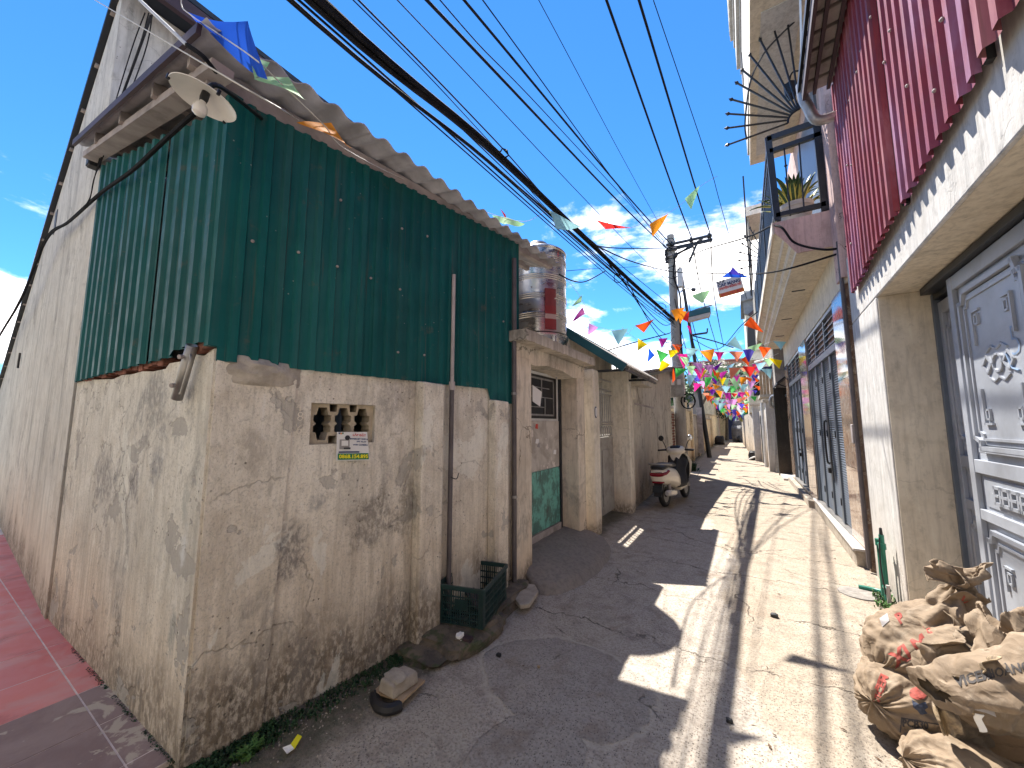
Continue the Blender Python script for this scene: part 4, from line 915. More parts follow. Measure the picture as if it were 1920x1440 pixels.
def house(name, label, x0, x1, y0, y1, z, mat, cat='house', roof=None, windows=(), floors=()):
    o = thing(name, label, cat, ((x0 + x1) / 2, (y0 + y1) / 2, 0))
    obj('wall', MB().box(x0, x1, y0, y1, 0, z), mat, o)
    if roof == 'gable':
        ym = (x0 + x1) / 2; obj('roof', MB().prism([(x0 - .2, y0 - .15, z - .05), (ym, y0 - .15, z + (x1 - x0) * .28), (x1 + .2, y0 - .15, z - .05), (x1 + .2, y0 - .15, z + .05), (ym, y0 - .15, z + (x1 - x0) * .28 + .1), (x0 - .2, y0 - .15, z + .05)], (0, y1 - y0 + .3, 0)), M['dark_metal'], o)
        obj('gable', MB().prism([(x0, y0 + .01, z), (x1, y0 + .01, z), (ym, y0 + .01, z + (x1 - x0) * .27)], (0, .2, 0)), mat, o)
    elif roof: obj('roof', MB().box(x0 - .4, x1 + .4, y0 - .5, y1 + .3, z + .002, z + .14), roof, o)
    for (f, u0, u1, z0, z1) in windows:    # f: 'front' (-Y) or 'right' (+X) or 'left'
        if f == 'front': wn_ = obj('window', MB().box(u0, u1, y0 - .03, y0 + .02, z0, z1), M['white_metal'], o); obj('pane', MB().box(u0 + .06, u1 - .06, y0 - .04, y0 - .02, z0 + .06, z1 - .06), M['glass'], wn_)
        if f == 'right': wn_ = obj('window', MB().box(x1 - .02, x1 + .03, u0, u1, z0, z1), M['white_metal'], o); obj('pane', MB().box(x1 + .02, x1 + .04, u0 + .06, u1 - .06, z0 + .06, z1 - .06), M['glass'], wn_)
        if f == 'left': wn_ = obj('window', MB().box(x0 - .03, x0 + .02, u0, u1, z0, z1), M['white_metal'], o); obj('pane', MB().box(x0 - .04, x0 - .02, u0 + .06, u1 - .06, z0 + .06, z1 - .06), M['glass'], wn_)
    for zz in floors: obj('ledge', MB().box(x0 - .12, x1 + .12, y0 - .14, y1, zz, zz + .14), mat, o)
    return o
M['grey_blue'] = simple('grey_blue_render', (0.17, 0.185, 0.21), 0.9, 0, 0.15, 3, dirt=.3)
house('grey_gable_house', 'small grey blue gabled house behind the left boundary walls', -5.6, -2.5, 24, 30, 3.7, M['grey_blue'], roof='gable', windows=[('front', -3.6, -2.9, 3.2, 4.0)])
hp = house('pink_house', 'distant salmon pink house with a balcony and flat roof', -5.2, 1.0, 50, 58, 8.9, M['house_pink'], roof=M['house_pink'], windows=[('front', -4.4, -3.2, 6.4, 8.0), ('front', -2.4, -1.2, 6.4, 8.0), ('front', -.8, .4, 6.4, 8.0), ('front', -3.4, -2.2, 3.0, 4.6)], floors=(5.3,))
obj('under_eave_board', MB().box(-5.5, 1.3, 49.2, 49.98, 8.2, 8.34), M['dark_metal'], hp)  # dark board projecting below the flat roof
house('far_left_house', 'plain tan house at the far end of the alley', -6.5, -2.3, 40.5, 47, 4.6, M['wall_ochre'], windows=[('right', 42, 43.4, 2.2, 3.6)], roof=M['dark_metal'])

# ------------------------------------------------------------------ utility pole with its fittings
PXc, PYc = -1.80, 13.5
pole = thing('utility_pole', 'concrete utility pole carrying a crossarm and meter cabinet', 'utility pole', (PXc, PYc, 0))
obj('shaft', MB().tube([(PXc + .03, PYc, 0), (PXc, PYc, 4.2), (PXc - .02, PYc, 8.12)], [.19, .155, .115], 16), M['pole'], pole, smooth=True)
e0, e1 = gy(1249, 459, PYc - .16), gy(1335, 440, PYc - .16)
for dy_ in (0, .32):
    obj('crossarm', MB().bar(e0 + Vector((0, dy_, -.02)), e1 + Vector((0, dy_, -.02)), .07, .07), M['dark_metal'], pole)
obj('crossarm', MB().bar(e0 + Vector((0.1, 0, -.22)), e1 + Vector((0, 0, -.20)), .05, .05), M['dark_metal'], pole)
for t in (.12, .55, .93):
    q = e0.lerp(e1, t); obj('insulator', MB().lathe([(0, -.12), (.05, -.1), (.035, -.04), (.05, 0), (.03, .06), (0, .08)], q + Vector((0, .05, .03)), n=10), M['dark_metal'], pole)
for a, c_ in (((1262, 482), (1318, 447)), ((1264, 478), (1300, 462))):
    obj('brace', MB().bar(gy(a[0], a[1], PYc - .2), gy(c_[0], c_[1], PYc - .2), .05, .05), M['dark_metal'], pole)
obj('stay_arm', MB().bar(gy(1306, 458, PYc - .25), gy(1292, 492, PYc - .25), .07, .06), M['dark_metal'], pole)
for zz in (7.6, 7.35, 5.15, 4.2, 2.9): obj('band', MB().tube([(PXc, PYc, zz - .03), (PXc, PYc, zz + .03)], .185, 16), M['rafter'], pole)
q0, q1 = gy(1270, 505, 13.25), gy(1281, 538, 13.25)
jb = obj('junction_box', MB().box(q0.x, q1.x, 13.15, 13.33, q1.z, q0.z), M['white_metal'], pole, bevel=.01)
a0, a1 = gy(1253, 692, 13.1), gy(1284, 744, 13.1)
cab = obj('meter_cabinet', MB().box(a0.x, a1.x, 12.95, 13.3, a1.z, a0.z), M['galv'], pole, bevel=.012)
for t in (.2, .6): obj('meter_window', MB().box(a0.x + (a1.x - a0.x) * t, a0.x + (a1.x - a0.x) * (t + .22), 12.942, 12.955, a1.z + .38, a1.z + .56), M['paper'], cab)
obj('cabinet_hood', MB().box(a0.x - .03, a1.x + .03, 12.90, 13.32, a0.z + .003, a0.z + .05), M['galv'], cab)
cw = gy(1290, 752, 13.0)
obj('cable_coil', MB().tube([cw + Vector((.20 * math.cos(t * .45) * (1 + .05 * math.sin(t)), .015 * (t % 3), .24 * math.sin(t * .45))) for t in range(46)], .018, 5), M['cable'], pole)
l0 = gy(1272, 600, 13.4); l1 = gy(1312, 588, 12.9)
sl_ = obj('lamp_arm', MB().tube([Vector((PXc, 13.35, l1.z + .10)), Vector((l1.x - .1, 12.95, l1.z + .16)), Vector((l1.x + .35, 12.9, l1.z + .22))], .025, 8), M['galv'], pole)
obj('lamp_head', MB().hexa([l1 + Vector(q) for q in ((-.36, -.1, -.10), (.30, -.1, -.02), (.30, .2, -.02), (-.36, .2, -.10), (-.34, -.08, .10), (.30, -.08, .16), (.30, .18, .16), (-.34, .18, .10))]), M['fascia_green'], pole, bevel=.02)
obj('lamp_glass', MB().hexa([l1 + Vector(q) for q in ((-.33, -.08, -.22), (.26, -.08, -.13), (.26, .16, -.13), (-.33, .16, -.22), (-.35, -.09, -.105), (.29, -.09, -.025), (.29, .19, -.025), (-.35, .19, -.105))]), M['clay'], pole)
obj('small_arm', MB().tube(spline([gy(1276, 548, 13.4), gy(1285, 541, 13.3), gy(1300, 543, 13.2)], 5), .02, 6), M['galv'], pole)
obj('small_lamp', MB().lathe([(0, -.07), (.06, -.04), (.06, .06), (0, .08)], gy(1300, 543, 13.2), (1, 0, -.3), 10), M['dark_metal'], pole)
sp0, sp1 = gz(1333, 862, 0.0), None
sy = 20.5; s0 = Vector((gy(1330, 850, sy).x, sy, 0)); s1 = gy(1279, 520, sy)
sp2 = thing('steel_post', 'thin dark steel post leaning beyond the utility pole', 'post', s0)
obj('shaft', MB().tube([s0, s0.lerp(s1, .5) , s1], [.11, .085, .06], 10), M['black_iron'], sp2, smooth=True)
a0, a1 = gy(1298, 628, sy - .1), gy(1326, 624, sy - .1); obj('crossarm', MB().bar(a0, a1, .08, .08), M['black_iron'], sp2)
obj('hook', MB().bar(a1, a1 + Vector((.02, 0, .22)), .06, .06), M['black_iron'], sp2)
obj('service_panel', MB().box(s0.x - .45, s0.x - .22, sy - .1, sy + .1, 0.2, 2.4), M['rafter'], sp2)

# ------------------------------------------------------------------ overhead wires
def cable(label, pts, r=0.012, sm=8, mat='cable', group='overhead wires along the alley', name='overhead_cable', n=6):
    P_ = spline(pts, sm) if sm else pts
    o = obj(name, MB().tube(P_, r, n), M[mat], smooth=True, loc=P_[0]); return tag(o, label, 'cable', group)
def bundle_pts(off, seed):
    r = random.Random(seed)
    A = [Vector((-2.02, -1.6, 4.02)), Vector((-1.96, 1.03, 4.00)), Vector((-1.91, 2.73, 4.20)), Vector((-1.92, 5.37, 4.44)), Vector((-1.87, 9.0, 4.70)), Vector((-1.82, 13.4, 5.08))]
    return [q + Vector((off[0] + r.uniform(-.018, .018), 0, off[1] + r.uniform(-.025, .025) - off[2] * (1 - abs(2 * i / 5 - 1)))) for i, q in enumerate(A)]
tag_b = 'thick bundle of black cables sagging from the shed eave to the utility pole'
bd_ = thing('cable_bundle', tag_b, 'cable bundle', (-1.9, 2, 4.1))
for i in range(9):
    off = (rng.uniform(-.022, .022), rng.uniform(-.035, .035), rng.choice((0, 0, 0, .06)))
    obj('strand', MB().tube(spline(bundle_pts(off, 30 + i), 7), rng.choice((.010, .013, .016)), 5), M['cable'], bd_, smooth=True)
for i in range(3):
    obj('strand', MB().tube(spline(bundle_pts((rng.uniform(-.04, .0), -.13 + .04 * i, .05 * i), 60 + i), 7), .009, 5), M['cable'], bd_, smooth=True)
for i in range(3):   # slack loops near the pole
    a = Vector((-1.9, 6.2 + i * .7, 4.46 + i * .05)); c_ = Vector((-1.84, 13.35, 5.0 - .25 * i)); q = spline([a, a.lerp(c_, .35) + Vector((.02 * i, 0, -.28 - .10 * i)), a.lerp(c_, .7) + Vector((.05, 0, -.42 - .06 * i)), c_], 7)
    obj('slack_strand', MB().tube(q, .010, 5), M['cable'], bd_, smooth=True)
for (u_, v_, yv, rr) in ((940, 288, 2.9, .06), (1238, 578, 11.5, .16), (1160, 520, 7.2, .10)):
    q = gy(u_, v_, yv); obj('loop', MB().tube([q + Vector((rr * math.cos(t * .5), 0.02 * t % .05, rr * math.sin(t * .5))) for t in range(14)], .008, 5), M['cable'], bd_, smooth=True)
topc = Vector((PXc - .02, PYc, 0))
cable('heavy twisted cable crossing the sky left of the sun streak', [gz(800, 0, 5.3) * 1.4 - Vector((PXc - .06, 13.35, 7.52)) * .4, gz(800, 0, 5.3), gz(800, 0, 5.3).lerp(Vector((PXc - .06, 13.35, 7.52)), .5) - Vector((0, 0, .08)), Vector((PXc - .06, 13.35, 7.52))], .016)
cable('heavy twisted cable crossing the sky right of the sun streak', [gz(870, 0, 6.3) * 1.4 - Vector((PXc + .02, 13.35, 7.70)) * .4, gz(870, 0, 6.3), gz(870, 0, 6.3).lerp(Vector((PXc + .02, 13.35, 7.70)), .5) - Vector((0, 0, .08)), Vector((PXc + .02, 13.35, 7.70))], .017)
cable('thin messenger wire with small clips between the two heavy cables', [Vector((-2.5, -1.5, 5.6)), gz(825, 0, 5.8), gz(1030, 220, 6.4), Vector((PXc - .02, 13.35, 7.6))], .007)
cable('thin dark wire above the cable bundle', [Vector((-2.6, -1.0, 4.9)), gz(672, 0, 4.9), gz(930, 265, 4.95), gz(1090, 435, 5.05), Vector((PXc - .1, 13.4, 5.6))], .008)
cable('thinner blue black wire above the cable bundle', [Vector((-2.65, -1.0, 4.85)), gz(662, 0, 4.8), gz(920, 268, 4.85), gz(1085, 450, 4.95), Vector((PXc - .1, 13.4, 5.3))], .005)
dl = e0.lerp(e1, .58); el = e0.lerp(e1, .97)
d0, e0_ = gz(1137, 0, 7.0), gz(1198, 0, 7.0)
pd = cable('left wire of the steep pair ending on the crossarm', [d0 + (d0 - dl) * .35, d0, d0.lerp(dl, .6) - Vector((0, 0, .10)), dl], .017)
pe_ = cable('right wire of the steep pair ending on the crossarm', [e0_ + (e0_ - el) * .35, e0_, e0_.lerp(el, .6) - Vector((0, 0, .08)), el], .017)
cable('left wire running on from the crossarm down the alley', [dl, gy(1318, 560, 19), gy(1347, 660, 34)], .020)
cable('right wire running on from the crossarm down the alley', [el, gy(1340, 560, 19), gy(1357, 650, 34)], .020)
cable('hair thin wire from the top right sky to the blue pennant', [gz(1225, 0, 7.4) , gy(1330, 310, 7.5), gy(1350, 380, 8.5), gy(1400, 560, 12)], .006)
cable('black service cable crossing from the pole to the pink balcony slab', [Vector((PXc, 13.4, 6.6)), gy(1300, 478, 11), gy(1400, 445, 7.5), gy(1455, 423, 5.88), gy(1490, 455, 5.80), gy(1545, 468, 5.7), gy(1590, 462, 5.6)], .014)
cable('lower black service cable crossing from the bundle over the balcony soffit', [gy(1120, 462, 6.2), gy(1190, 492, 9), gy(1265, 510, 12), gy(1370, 513, 9), gy(1450, 510, 6.5), gy(1590, 470, 5.65)], .013)
cable('upper black cable crossing from the bundle to the pole', [gy(1100, 448, 5.6), gy(1130, 463, 7), gy(1200, 466, 10), gy(1262, 465, 13.4)], .012)
cable('slack black drop wire from the shed roof end to the bundle', [gy(1048, 514, 4.1), gy(1075, 527, 4.8), gy(1100, 527, 5.6), gy(1135, 508, 6.6)], .009)
cable('thin drop wire from the roof end toward the pole at left', [gy(1062, 508, 4.1), gy(1125, 503, 6.5), gy(1190, 500, 9.5), gy(1262, 492, 13.4)], .004)
cable('black span wire reaching the pole above the grey house', [gy(1130, 660, 9), gy(1190, 642, 11), gy(1255, 625, 13.4)], .018)
cable('sagging wire from the steel post up to the balcony edge', [gy(1300, 636, 18), gy(1345, 655, 17), gy(1390, 610, 14), gy(1420, 585, 10.5)], .014)
cable('long wire sagging behind the purple pennant', [gy(1300, 630, 20), gy(1340, 640, 22), gy(1375, 652, 24)], .03)
for i, (u0, v0, u1, v1) in enumerate(((1265, 560, 1300, 700), (1278, 530, 1305, 660), (1290, 560, 1318, 670), (1283, 640, 1262, 700), (1296, 636, 1320, 700))):
    cable('tangled drop wire hanging beside the utility pole', [gy(u0, v0, 13.3), gy((u0 + u1) / 2 - 3, (v0 + v1) / 2, 13.6), gy(u1, v1, 14.5)], .012, group='tangled drop wires at the pole')
obj_pt = [Vector((PXc + .16, 13.33, 7.4)), Vector((PXc + .05, 13.3, 6.6)), Vector((PXc + .22, 13.32, 5.8)), Vector((PXc + .18, 13.3, 4.6)), Vector((PXc + .21, 13.31, 3.4)), Vector((PXc + .2, 13.3, 2.3))]
tag(obj('pole_cable', MB().tube(spline(obj_pt, 8), .028, 6), M['cable'], smooth=True, loc=obj_pt[0]), 'black cable strapped down the front of the utility pole', 'cable')
for i, (a_, z0, z1, r_, lab) in enumerate((((612, 0), 4.6, 4.95, .007, 'slim wire hugging the upper edge of the cable bundle'), ((560, 0), 4.05, 4.9, .008, 'separate dark cable just below the cable bundle'), ((545, 0), 3.95, 4.8, .006, 'lowest loose wire under the cable bundle'),
        ((745, 0), 5.6, 6.2, .006, 'fine wire halfway between the bundle and the heavy twisted cables'), ((905, 0), 6.4, 7.3, .008, 'wire crossing the sky beside the right heavy cable'), ((1010, 0), 6.9, 7.6, .005, 'lone fine wire in the middle of the sky'))):
    q0 = gz(a_[0], a_[1], z0); q1 = Vector((PXc + .02 * i, 13.35, z1)); q_ = q0 + (q0 - q1) * .3
    cable(lab, [q_, q0, q0.lerp(q1, .35) - Vector((0, 0, .10)), q0.lerp(q1, .7) - Vector((0, 0, .12)), q1], r_)
for i in range(4):
    z_ = 7.75 - i * .35; q = Vector((PXc - .05, PYc - .22, z_)); rr = .16 + .05 * (i % 2)
    obj('wire_loop', MB().tube([q + Vector((rr * math.cos(t * .5) * 1.2 + .1 * (i % 2), -.02 * (t % 3), rr * math.sin(t * .5))) for t in range(12)], .012, 5), M['cable'], pole, smooth=True)
for i in range(3): obj('spool_insulator', MB().lathe([(0, -.07), (.06, -.07), (.035, 0), (.06, .07), (0, .07)], (PXc - .16, PYc - .12, 7.5 - .16 * i), n=10), M['dark_metal'], pole)
# wires along the left walls
cable('pale cord strung from the tall house past the lamp to the water tank', [gy(178, 0, .50), gy(430, 148, .58), gy(560, 225, 1.15), gy(700, 318, 1.9), gy(850, 403, 2.9), gy(960, 478, 3.7), gy(1048, 514, 4.1)], .0035, mat='cord', group='wires on the left buildings')
cable('thick black cable climbing the lane wall to the shed eave', [gy(-60, 730, .86), gy(0, 628, .84), gy(40, 560, .80), gy(85, 452, .76), gy(130, 415, .75), gy(182, 368, .74), gy(205, 350, .73), gy(250, 318, .72), gy(310, 262, .72), gy(352, 224, .72), gy(375, 205, .74)], .014, group='wires on the left buildings')
for i in range(3):
    o_ = [rng.uniform(-4, 4) for _ in range(8)]
    cable('thin wire twisted round the thick cable on the lane wall', [gy(-60, 725 + o_[0], .84), gy(0, 625 + o_[1], .82), gy(40, 556 + o_[2], .77), gy(85, 450 + o_[3], .73), gy(130, 412 + o_[4], .72), gy(165, 380 + o_[5], .71), gy(178, 330, .72), gy(205 + 6 * i, 230 + 5 * i, .72), gy(246 + 12 * i, 95 + 4 * i, .68), gy(272 + 7 * i, 24, .66)], .0035, group='thin wires twisted on the lane wall')
cable('taut dark wire from the tall house eave to the side wall bracket', [gy(283, 30, .60), gy(240, 150, .68), gy(182, 305, .74)], .007, group='wires on the left buildings')
cable('white stretch of cable standing in for its sun glint at the eave corner', [gy(262, 0, .50), gy(350, 84, .55)], .009, sm=4, mat='white_metal', group='wires on the left buildings')  # sun glint on the cable built as a white-painted length
cable('black cable running on from its white glint stretch down behind the lamp', [gy(350, 84, .55), gy(380, 105, .6), gy(405, 135, .68)], .010, group='wires on the left buildings')
bx = thing('wall_cable_box', 'small black junction box where wires meet on the corner of the tall house', 'box', gy(181, 303, .74))
q = gy(181, 303, .75); obj('box', MB().box(q.x - .05, q.x + .05, .70, .77, q.z - .07, q.z + .07), M['black'], bx, bevel=.006)
obj('lid', MB().box(q.x - .045, q.x + .045, .694, .70, q.z - .06, q.z + .06), M['black'], bx)
# ------------------------------------------------------------------ right: white house with maroon sheet cladding and the big steel door
RX0, RY0, RS = 1.07, 4.5, 0.0386
RT = Vector((RS, 1, 0)).normalized(); RN = Vector((-1, RS, 0)).normalized()
def rp(yv, zv, d=0.0): return Vector((RX0 + (yv - RY0) * RS, yv, zv)) + RN * d
def rw(u, v, d=0.0):
    r = Vector(ray(u, v)); o = Vector((0, 0, CAM_H)); q = rp(RY0, 0, d)
    return o + r * ((q - o).dot(RN) / r.dot(RN))
def rbox(y0, y1, z0, z1, d0, d1):   # box along the right wall, d measured out into the alley
    P_ = lambda zv: [rp(y0, zv, d0), rp(y1, zv, d0), rp(y1, zv, d1), rp(y0, zv, d1)]
    return MB().hexa(P_(z0) + P_(z1))
wh = thing('white_house', 'white plastered house with maroon sheet cladding over a grey steel door', 'house', (1.6, 3, 0))
ZL = 2.73
obj('pillar', rbox(RY0, 5.60, -0.05, ZL, -0.9, 0.0), M['wall_white'], wh, bevel=0.012)
lt = MB(); N_ = 30
lt.loft([[rp(-1.8 + 7.4 * i / N_, ZL + .002, 0.0), rp(-1.8 + 7.4 * i / N_, 3.5, 0.0), rp(-1.8 + 7.4 * i / N_, 3.5, -.3), rp(-1.8 + 7.4 * i / N_, ZL + .002, -.3)] for i in range(N_ + 1)])
obj('lintel', lt, M['wall_white'], wh, bevel=0.012)
obj('soffit', rbox(-1.8, RY0 - .002, ZL + .0, ZL + .06, -0.42, -0.02), M['soffit'], wh)
obj('reveal', rbox(RY0 - .012, RY0 + .01, -.05, ZL - .002, -0.46, -0.012), M['soffit'], wh)
obj('upper_wall', rbox(-1.8, 5.58, 3.45, 5.6, -0.5, -0.02), M['wall_white'], wh)
obj('back_wall', rbox(-1.8, 5.6, -.05, 5.6, -5.0, -0.95), M['wall_white'], wh)  # solid block filling the unseen interior, added to block light
# maroon and violet sheets
def sheet_r(y0, y1, mat, d, zb0, zb1, k=0):
    L_ = (y1 - y0); mb = MB(); per = 0.125
    prof = [(0.0, 0), (0.30, 0), (0.44, 1), (0.80, 1), (0.94, 0)]; pts = []
    for i in range(int(L_ / per) + 2):
        for t, h in prof:
            s_ = (i + t) * per
            if s_ <= L_: pts.append((s_, h * 0.032))
    pts.append((L_, 0))
    for s_, h in pts:
        yv = y1 - s_; t = s_ / L_; zb = zb1 + (zb0 - zb1) * t
        mb.v += [rp(yv, zb + 0.004 * mnoise.noise(Vector((yv * 8, k, 0))), d + h), rp(yv, 5.32, d + h)]
    mb.f = [(2 * i, 2 * i + 2, 2 * i + 3, 2 * i + 1) for i in range(len(pts) - 1)]
    return obj('maroon_sheet' if mat == 'red_sheet' else 'violet_sheet', mb, M[mat], wh)
zbf = lambda yv: 2.97 + (4.97 - yv) * 0.05
ylist = [(4.45, 5.16, 'violet_sheet', .030), (3.44, 4.50, 'red_sheet', .042), (2.30, 3.40, 'violet_sheet', .030), (1.2, 2.26, 'red_sheet', .042), (0.0, 1.15, 'red_sheet', .03)]
for i, (a, c_, mt, d_) in enumerate(ylist): sheet_r(a, c_, mt, d_, zbf(a), zbf(c_), i)
for yv in (3.42, 2.28):
    obj('seam_gap', rbox(yv - .018, yv + .018, zbf(yv) + .02, 5.3, -.01, .030), M['black'], wh)
sc1 = None
for i in range(26):
    yv = 0.6 + i * .17; zz = rng.choice((3.35, 3.6, 4.1, 4.6)) + rng.uniform(-.06, .06)
    if sc1 is None: sc1 = obj('screw', MB().lathe([(0, 0), (.011, 0), (.011, .006), (.005, .012), (0, .013)], (0, 0, 0), (-1, 0, 0), 8), M['rafter'], None); o = sc1
    else: o = sc1.copy(); C.objects.link(o)
    o.parent = wh; o.location = rp(yv, zz, .064) - wh.location
# tiled eave above the sheets
ev = MB(); eo = lambda yv, zz, d_: rp(yv, zz, d_)
obj('eave_board', MB().hexa([eo(-1.8, 5.27, .30), eo(4.98, 5.20, .30), eo(4.98, 5.20, .33), eo(-1.8, 5.27, .33), eo(-1.8, 5.50, .30), eo(4.98, 5.43, .30), eo(4.98, 5.43, .33), eo(-1.8, 5.50, .33)]), M['dark_wood'], wh)
obj('roof', MB().prism([eo(-1.8, 5.36, .36), eo(-1.8, 5.44, .36), eo(-1.8, 6.9, -3.4), eo(-1.8, 6.8, -3.4)], eo(5.05, 0, 0) - eo(-1.8, 0, 0)), M['dark_metal'], wh)
for i in range(18):
    yv = 1.4 + i * .205; obj('roof_tile', MB().hexa([eo(yv, 5.31, .28), eo(yv + .16, 5.31, .28), eo(yv + .16, 5.33, .02), eo(yv, 5.33, .02), eo(yv, 5.35, .34), eo(yv + .16, 5.35, .34), eo(yv + .16, 5.40, .02), eo(yv, 5.40, .02)]), M['rafter'], wh, bevel=.012)
for d_ in (.10, .22): obj('batten', MB().bar(eo(-1, 5.30, d_), eo(5.0, 5.26, d_), .03, .04), M['dark_wood'], wh)
g0, g1 = gy(1507, 190, 5.08), gy(1556, 214, 5.10)
obj('gutter_pipe', MB().tube(spline([g0 + Vector((-.01, -.0, .22)), g0 + Vector((0, 0, .05)), g0 + Vector((.03, .0, -.07)), g1 + Vector((-.1, 0, -.03)), g1 + Vector((.15, 0, -.02))], 6), .052, 14), M['galv'], wh, smooth=True)
cable('pale vertical conduit beside the tiled eave', [gy(1499, -40, 5.15), gy(1502, 60, 5.15), gy(1503, 176, 5.15)], .012, mat='white_metal', group=None, name='conduit')
# steel door: fixed leaf at the far side and sliding leaf in front
sd_ = thing('steel_door', 'grey steel sliding door with raised mouldings behind the cement sacks', 'door', rp(3.6, 0, -.3))
def dbox(name, y0, y1, z0, z1, d0, d1, mat='grey_door', par=None, bev=.004): return obj(name, rbox(y0, y1, z0, z1, d0, d1), M[mat], par or sd_, bevel=bev)
def strip(par, loop, d_, r_=0.010, close=True, mat='grey_door', name='moulding'):
    P_ = [rp(yv, zv, d_) for yv, zv in loop]
    if close: P_ = P_ + [P_[0]]
    mb = MB()
    for i in range(len(P_) - 1):
        t = (P_[i + 1] - P_[i]).normalized() * r_ * .9
        mb.bar(P_[i] - t, P_[i + 1] + t, r_ * 2, r_ * 2, RN)
    return tag(obj(name, mb, M[mat], par), kind='stuff')
def notch(y0, y1, z0, z1, n):
    return [(y0 + n, z0), (y1 - n, z0), (y1 - n, z0 + n * .6), (y1, z0 + n), (y1, z1 - n), (y1 - n * .6, z1 - n), (y1 - n, z1), (y0 + n, z1), (y0 + n * .6, z1 - n), (y0, z1 - n), (y0, z0 + n), (y0 + n * .6, z0 + n)]
def leaf(y0, y1, d_, zt, name):
    lf = dbox(name, y0, y1, 0.03, zt, d_ - .05, d_ - .012)
    for (a, c_) in ((y0, y0 + .075), (y1 - .075, y1)): dbox('stile', a, c_, .03, zt, d_ - .012, d_ + .016, par=lf)
    rails = [(0.03, .12), (.96, 1.03), (1.27, 1.36), (zt - .10, zt)]
    for (a, c_) in rails: dbox('rail', y0 + .077, y1 - .077, a, c_, d_ - .012, d_ + .014, par=lf)
    ya, yb_ = y0 + .10, y1 - .10; ym = (ya + yb_) / 2; wd = yb_ - ya
    # upper panel
    up = dbox('panel', ya + .05, yb_ - .05, 1.46, zt - .18, d_ - .012, d_ + .0, par=lf, bev=.01)
    strip(lf, notch(ya + .05, yb_ - .05, 1.44, zt - .16, .07), d_ + .006, .014)
    strip(lf, notch(ya + .10, yb_ - .10, 1.50, zt - .22, .05), d_ + .002, .008)
    dbox('moulding', ya + .08, yb_ - .08, 1.41, 1.44, d_ - .006, d_ + .018, par=lf)
    zc_ = (1.46 + zt - .18) / 2
    strip(lf, [(ym + .055 * math.cos(a * math.pi / 5), zc_ + .055 * math.sin(a * math.pi / 5)) for a in range(10)], d_ + .004, .006)
    for s_ in (-1, 1):
        strip(lf, [(ym + s_ * .07, zc_), (ym + s_ * .125, zc_ + .055), (ym + s_ * .18, zc_), (ym + s_ * .125, zc_ - .055)], d_ + .004, .006)
        strip(lf, [(ym + s_ * .12, zc_ + .08), (ym + s_ * .06, zc_ + .11), (ym, zc_ + .085)], d_ + .003, .005, False)
        strip(lf, [(ym + s_ * .12, zc_ - .08), (ym + s_ * .06, zc_ - .11), (ym, zc_ - .085)], d_ + .003, .005, False)
        for zz, sg in ((1.60, 1), (zt - .32, -1)):
            yk = ym + s_ * (wd / 2 - .20)
            strip(lf, [(yk, zz + sg * .22), (yk, zz), (yk - s_ * .09, zz)], d_ + .006, .007, False)
            strip(lf, [(yk - s_ * .03, zz + sg * .03), (yk - s_ * .03, zz + sg * .09), (yk - s_ * .07, zz + sg * .09), (yk - s_ * .07, zz + sg * .03)], d_ + .006, .006)
    # middle panel with interlaced key ornament
    dbox('panel', ya + .03, yb_ - .03, 1.055, 1.245, d_ - .012, d_ - .004, par=lf)
    for i in range(5):
        yk = ym - .20 + i * .10
        strip(lf, [(yk - .035, 1.10), (yk - .035, 1.20), (yk + .035, 1.20), (yk + .035, 1.10)], d_ + .004, .010)
        strip(lf, [(yk - .01, 1.15), (yk + .06, 1.15)], d_ + .006, .008, False)
    # lower panel
    dbox('panel', ya + .05, yb_ - .05, .18, .88, d_ - .012, d_ + .0, par=lf, bev=.01)
    strip(lf, notch(ya + .05, yb_ - .05, .16, .90, .06), d_ + .006, .014)
    strip(lf, notch(ya + .11, yb_ - .11, .22, .84, .05), d_ + .002, .008)
    for s_ in (-1, 1):
        yk = ym + s_ * (wd / 2 - .20)
        strip(lf, [(yk, .58), (yk, .72), (yk - s_ * .08, .72)], d_ + .006, .007, False)
        strip(lf, [(yk - s_ * .03, .69), (yk - s_ * .03, .63), (yk - s_ * .07, .63), (yk - s_ * .07, .69)], d_ + .006, .006)
    return lf
leaf(3.55, RY0 - .03, -.375, 2.60, 'fixed_leaf')
leaf(2.92, rw(1791, 600, -.31).y, -.30, 2.66, 'sliding_leaf')
leaf(1.9, 2.90, -.375, 2.60, 'fixed_leaf'); leaf(.85, 1.88, -.30, 2.66, 'sliding_leaf')
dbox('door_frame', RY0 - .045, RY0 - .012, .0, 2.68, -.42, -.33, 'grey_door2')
dbox('top_track', 0.0, RY0 - .05, 2.625, 2.715, -.41, -.335, 'dark_metal'); dbox('top_track', 0.0, RY0 - .10, 2.665, 2.72, -.333, -.25, 'dark_metal')
dbox('bottom_track', 0.0, RY0 - .02, -.01, .028, -.45, -.26, 'galv')
q = rw(1903, 640, -.296); me = text_mesh('5', .26, (q, -RT, (0, 0, 1)), bold=-.006); tag(obj('spray_mark', rel(me, sd_), M['spray_blue'], sd_))
q = rw(1899, 690, -.295); obj('spray_mark', MB().tube([q + RT * .05 + Vector((0, 0, .10)), q, q + RT * -.06 + Vector((0, 0, -.02))], .006, 6), M['spray_blue'], sd_)

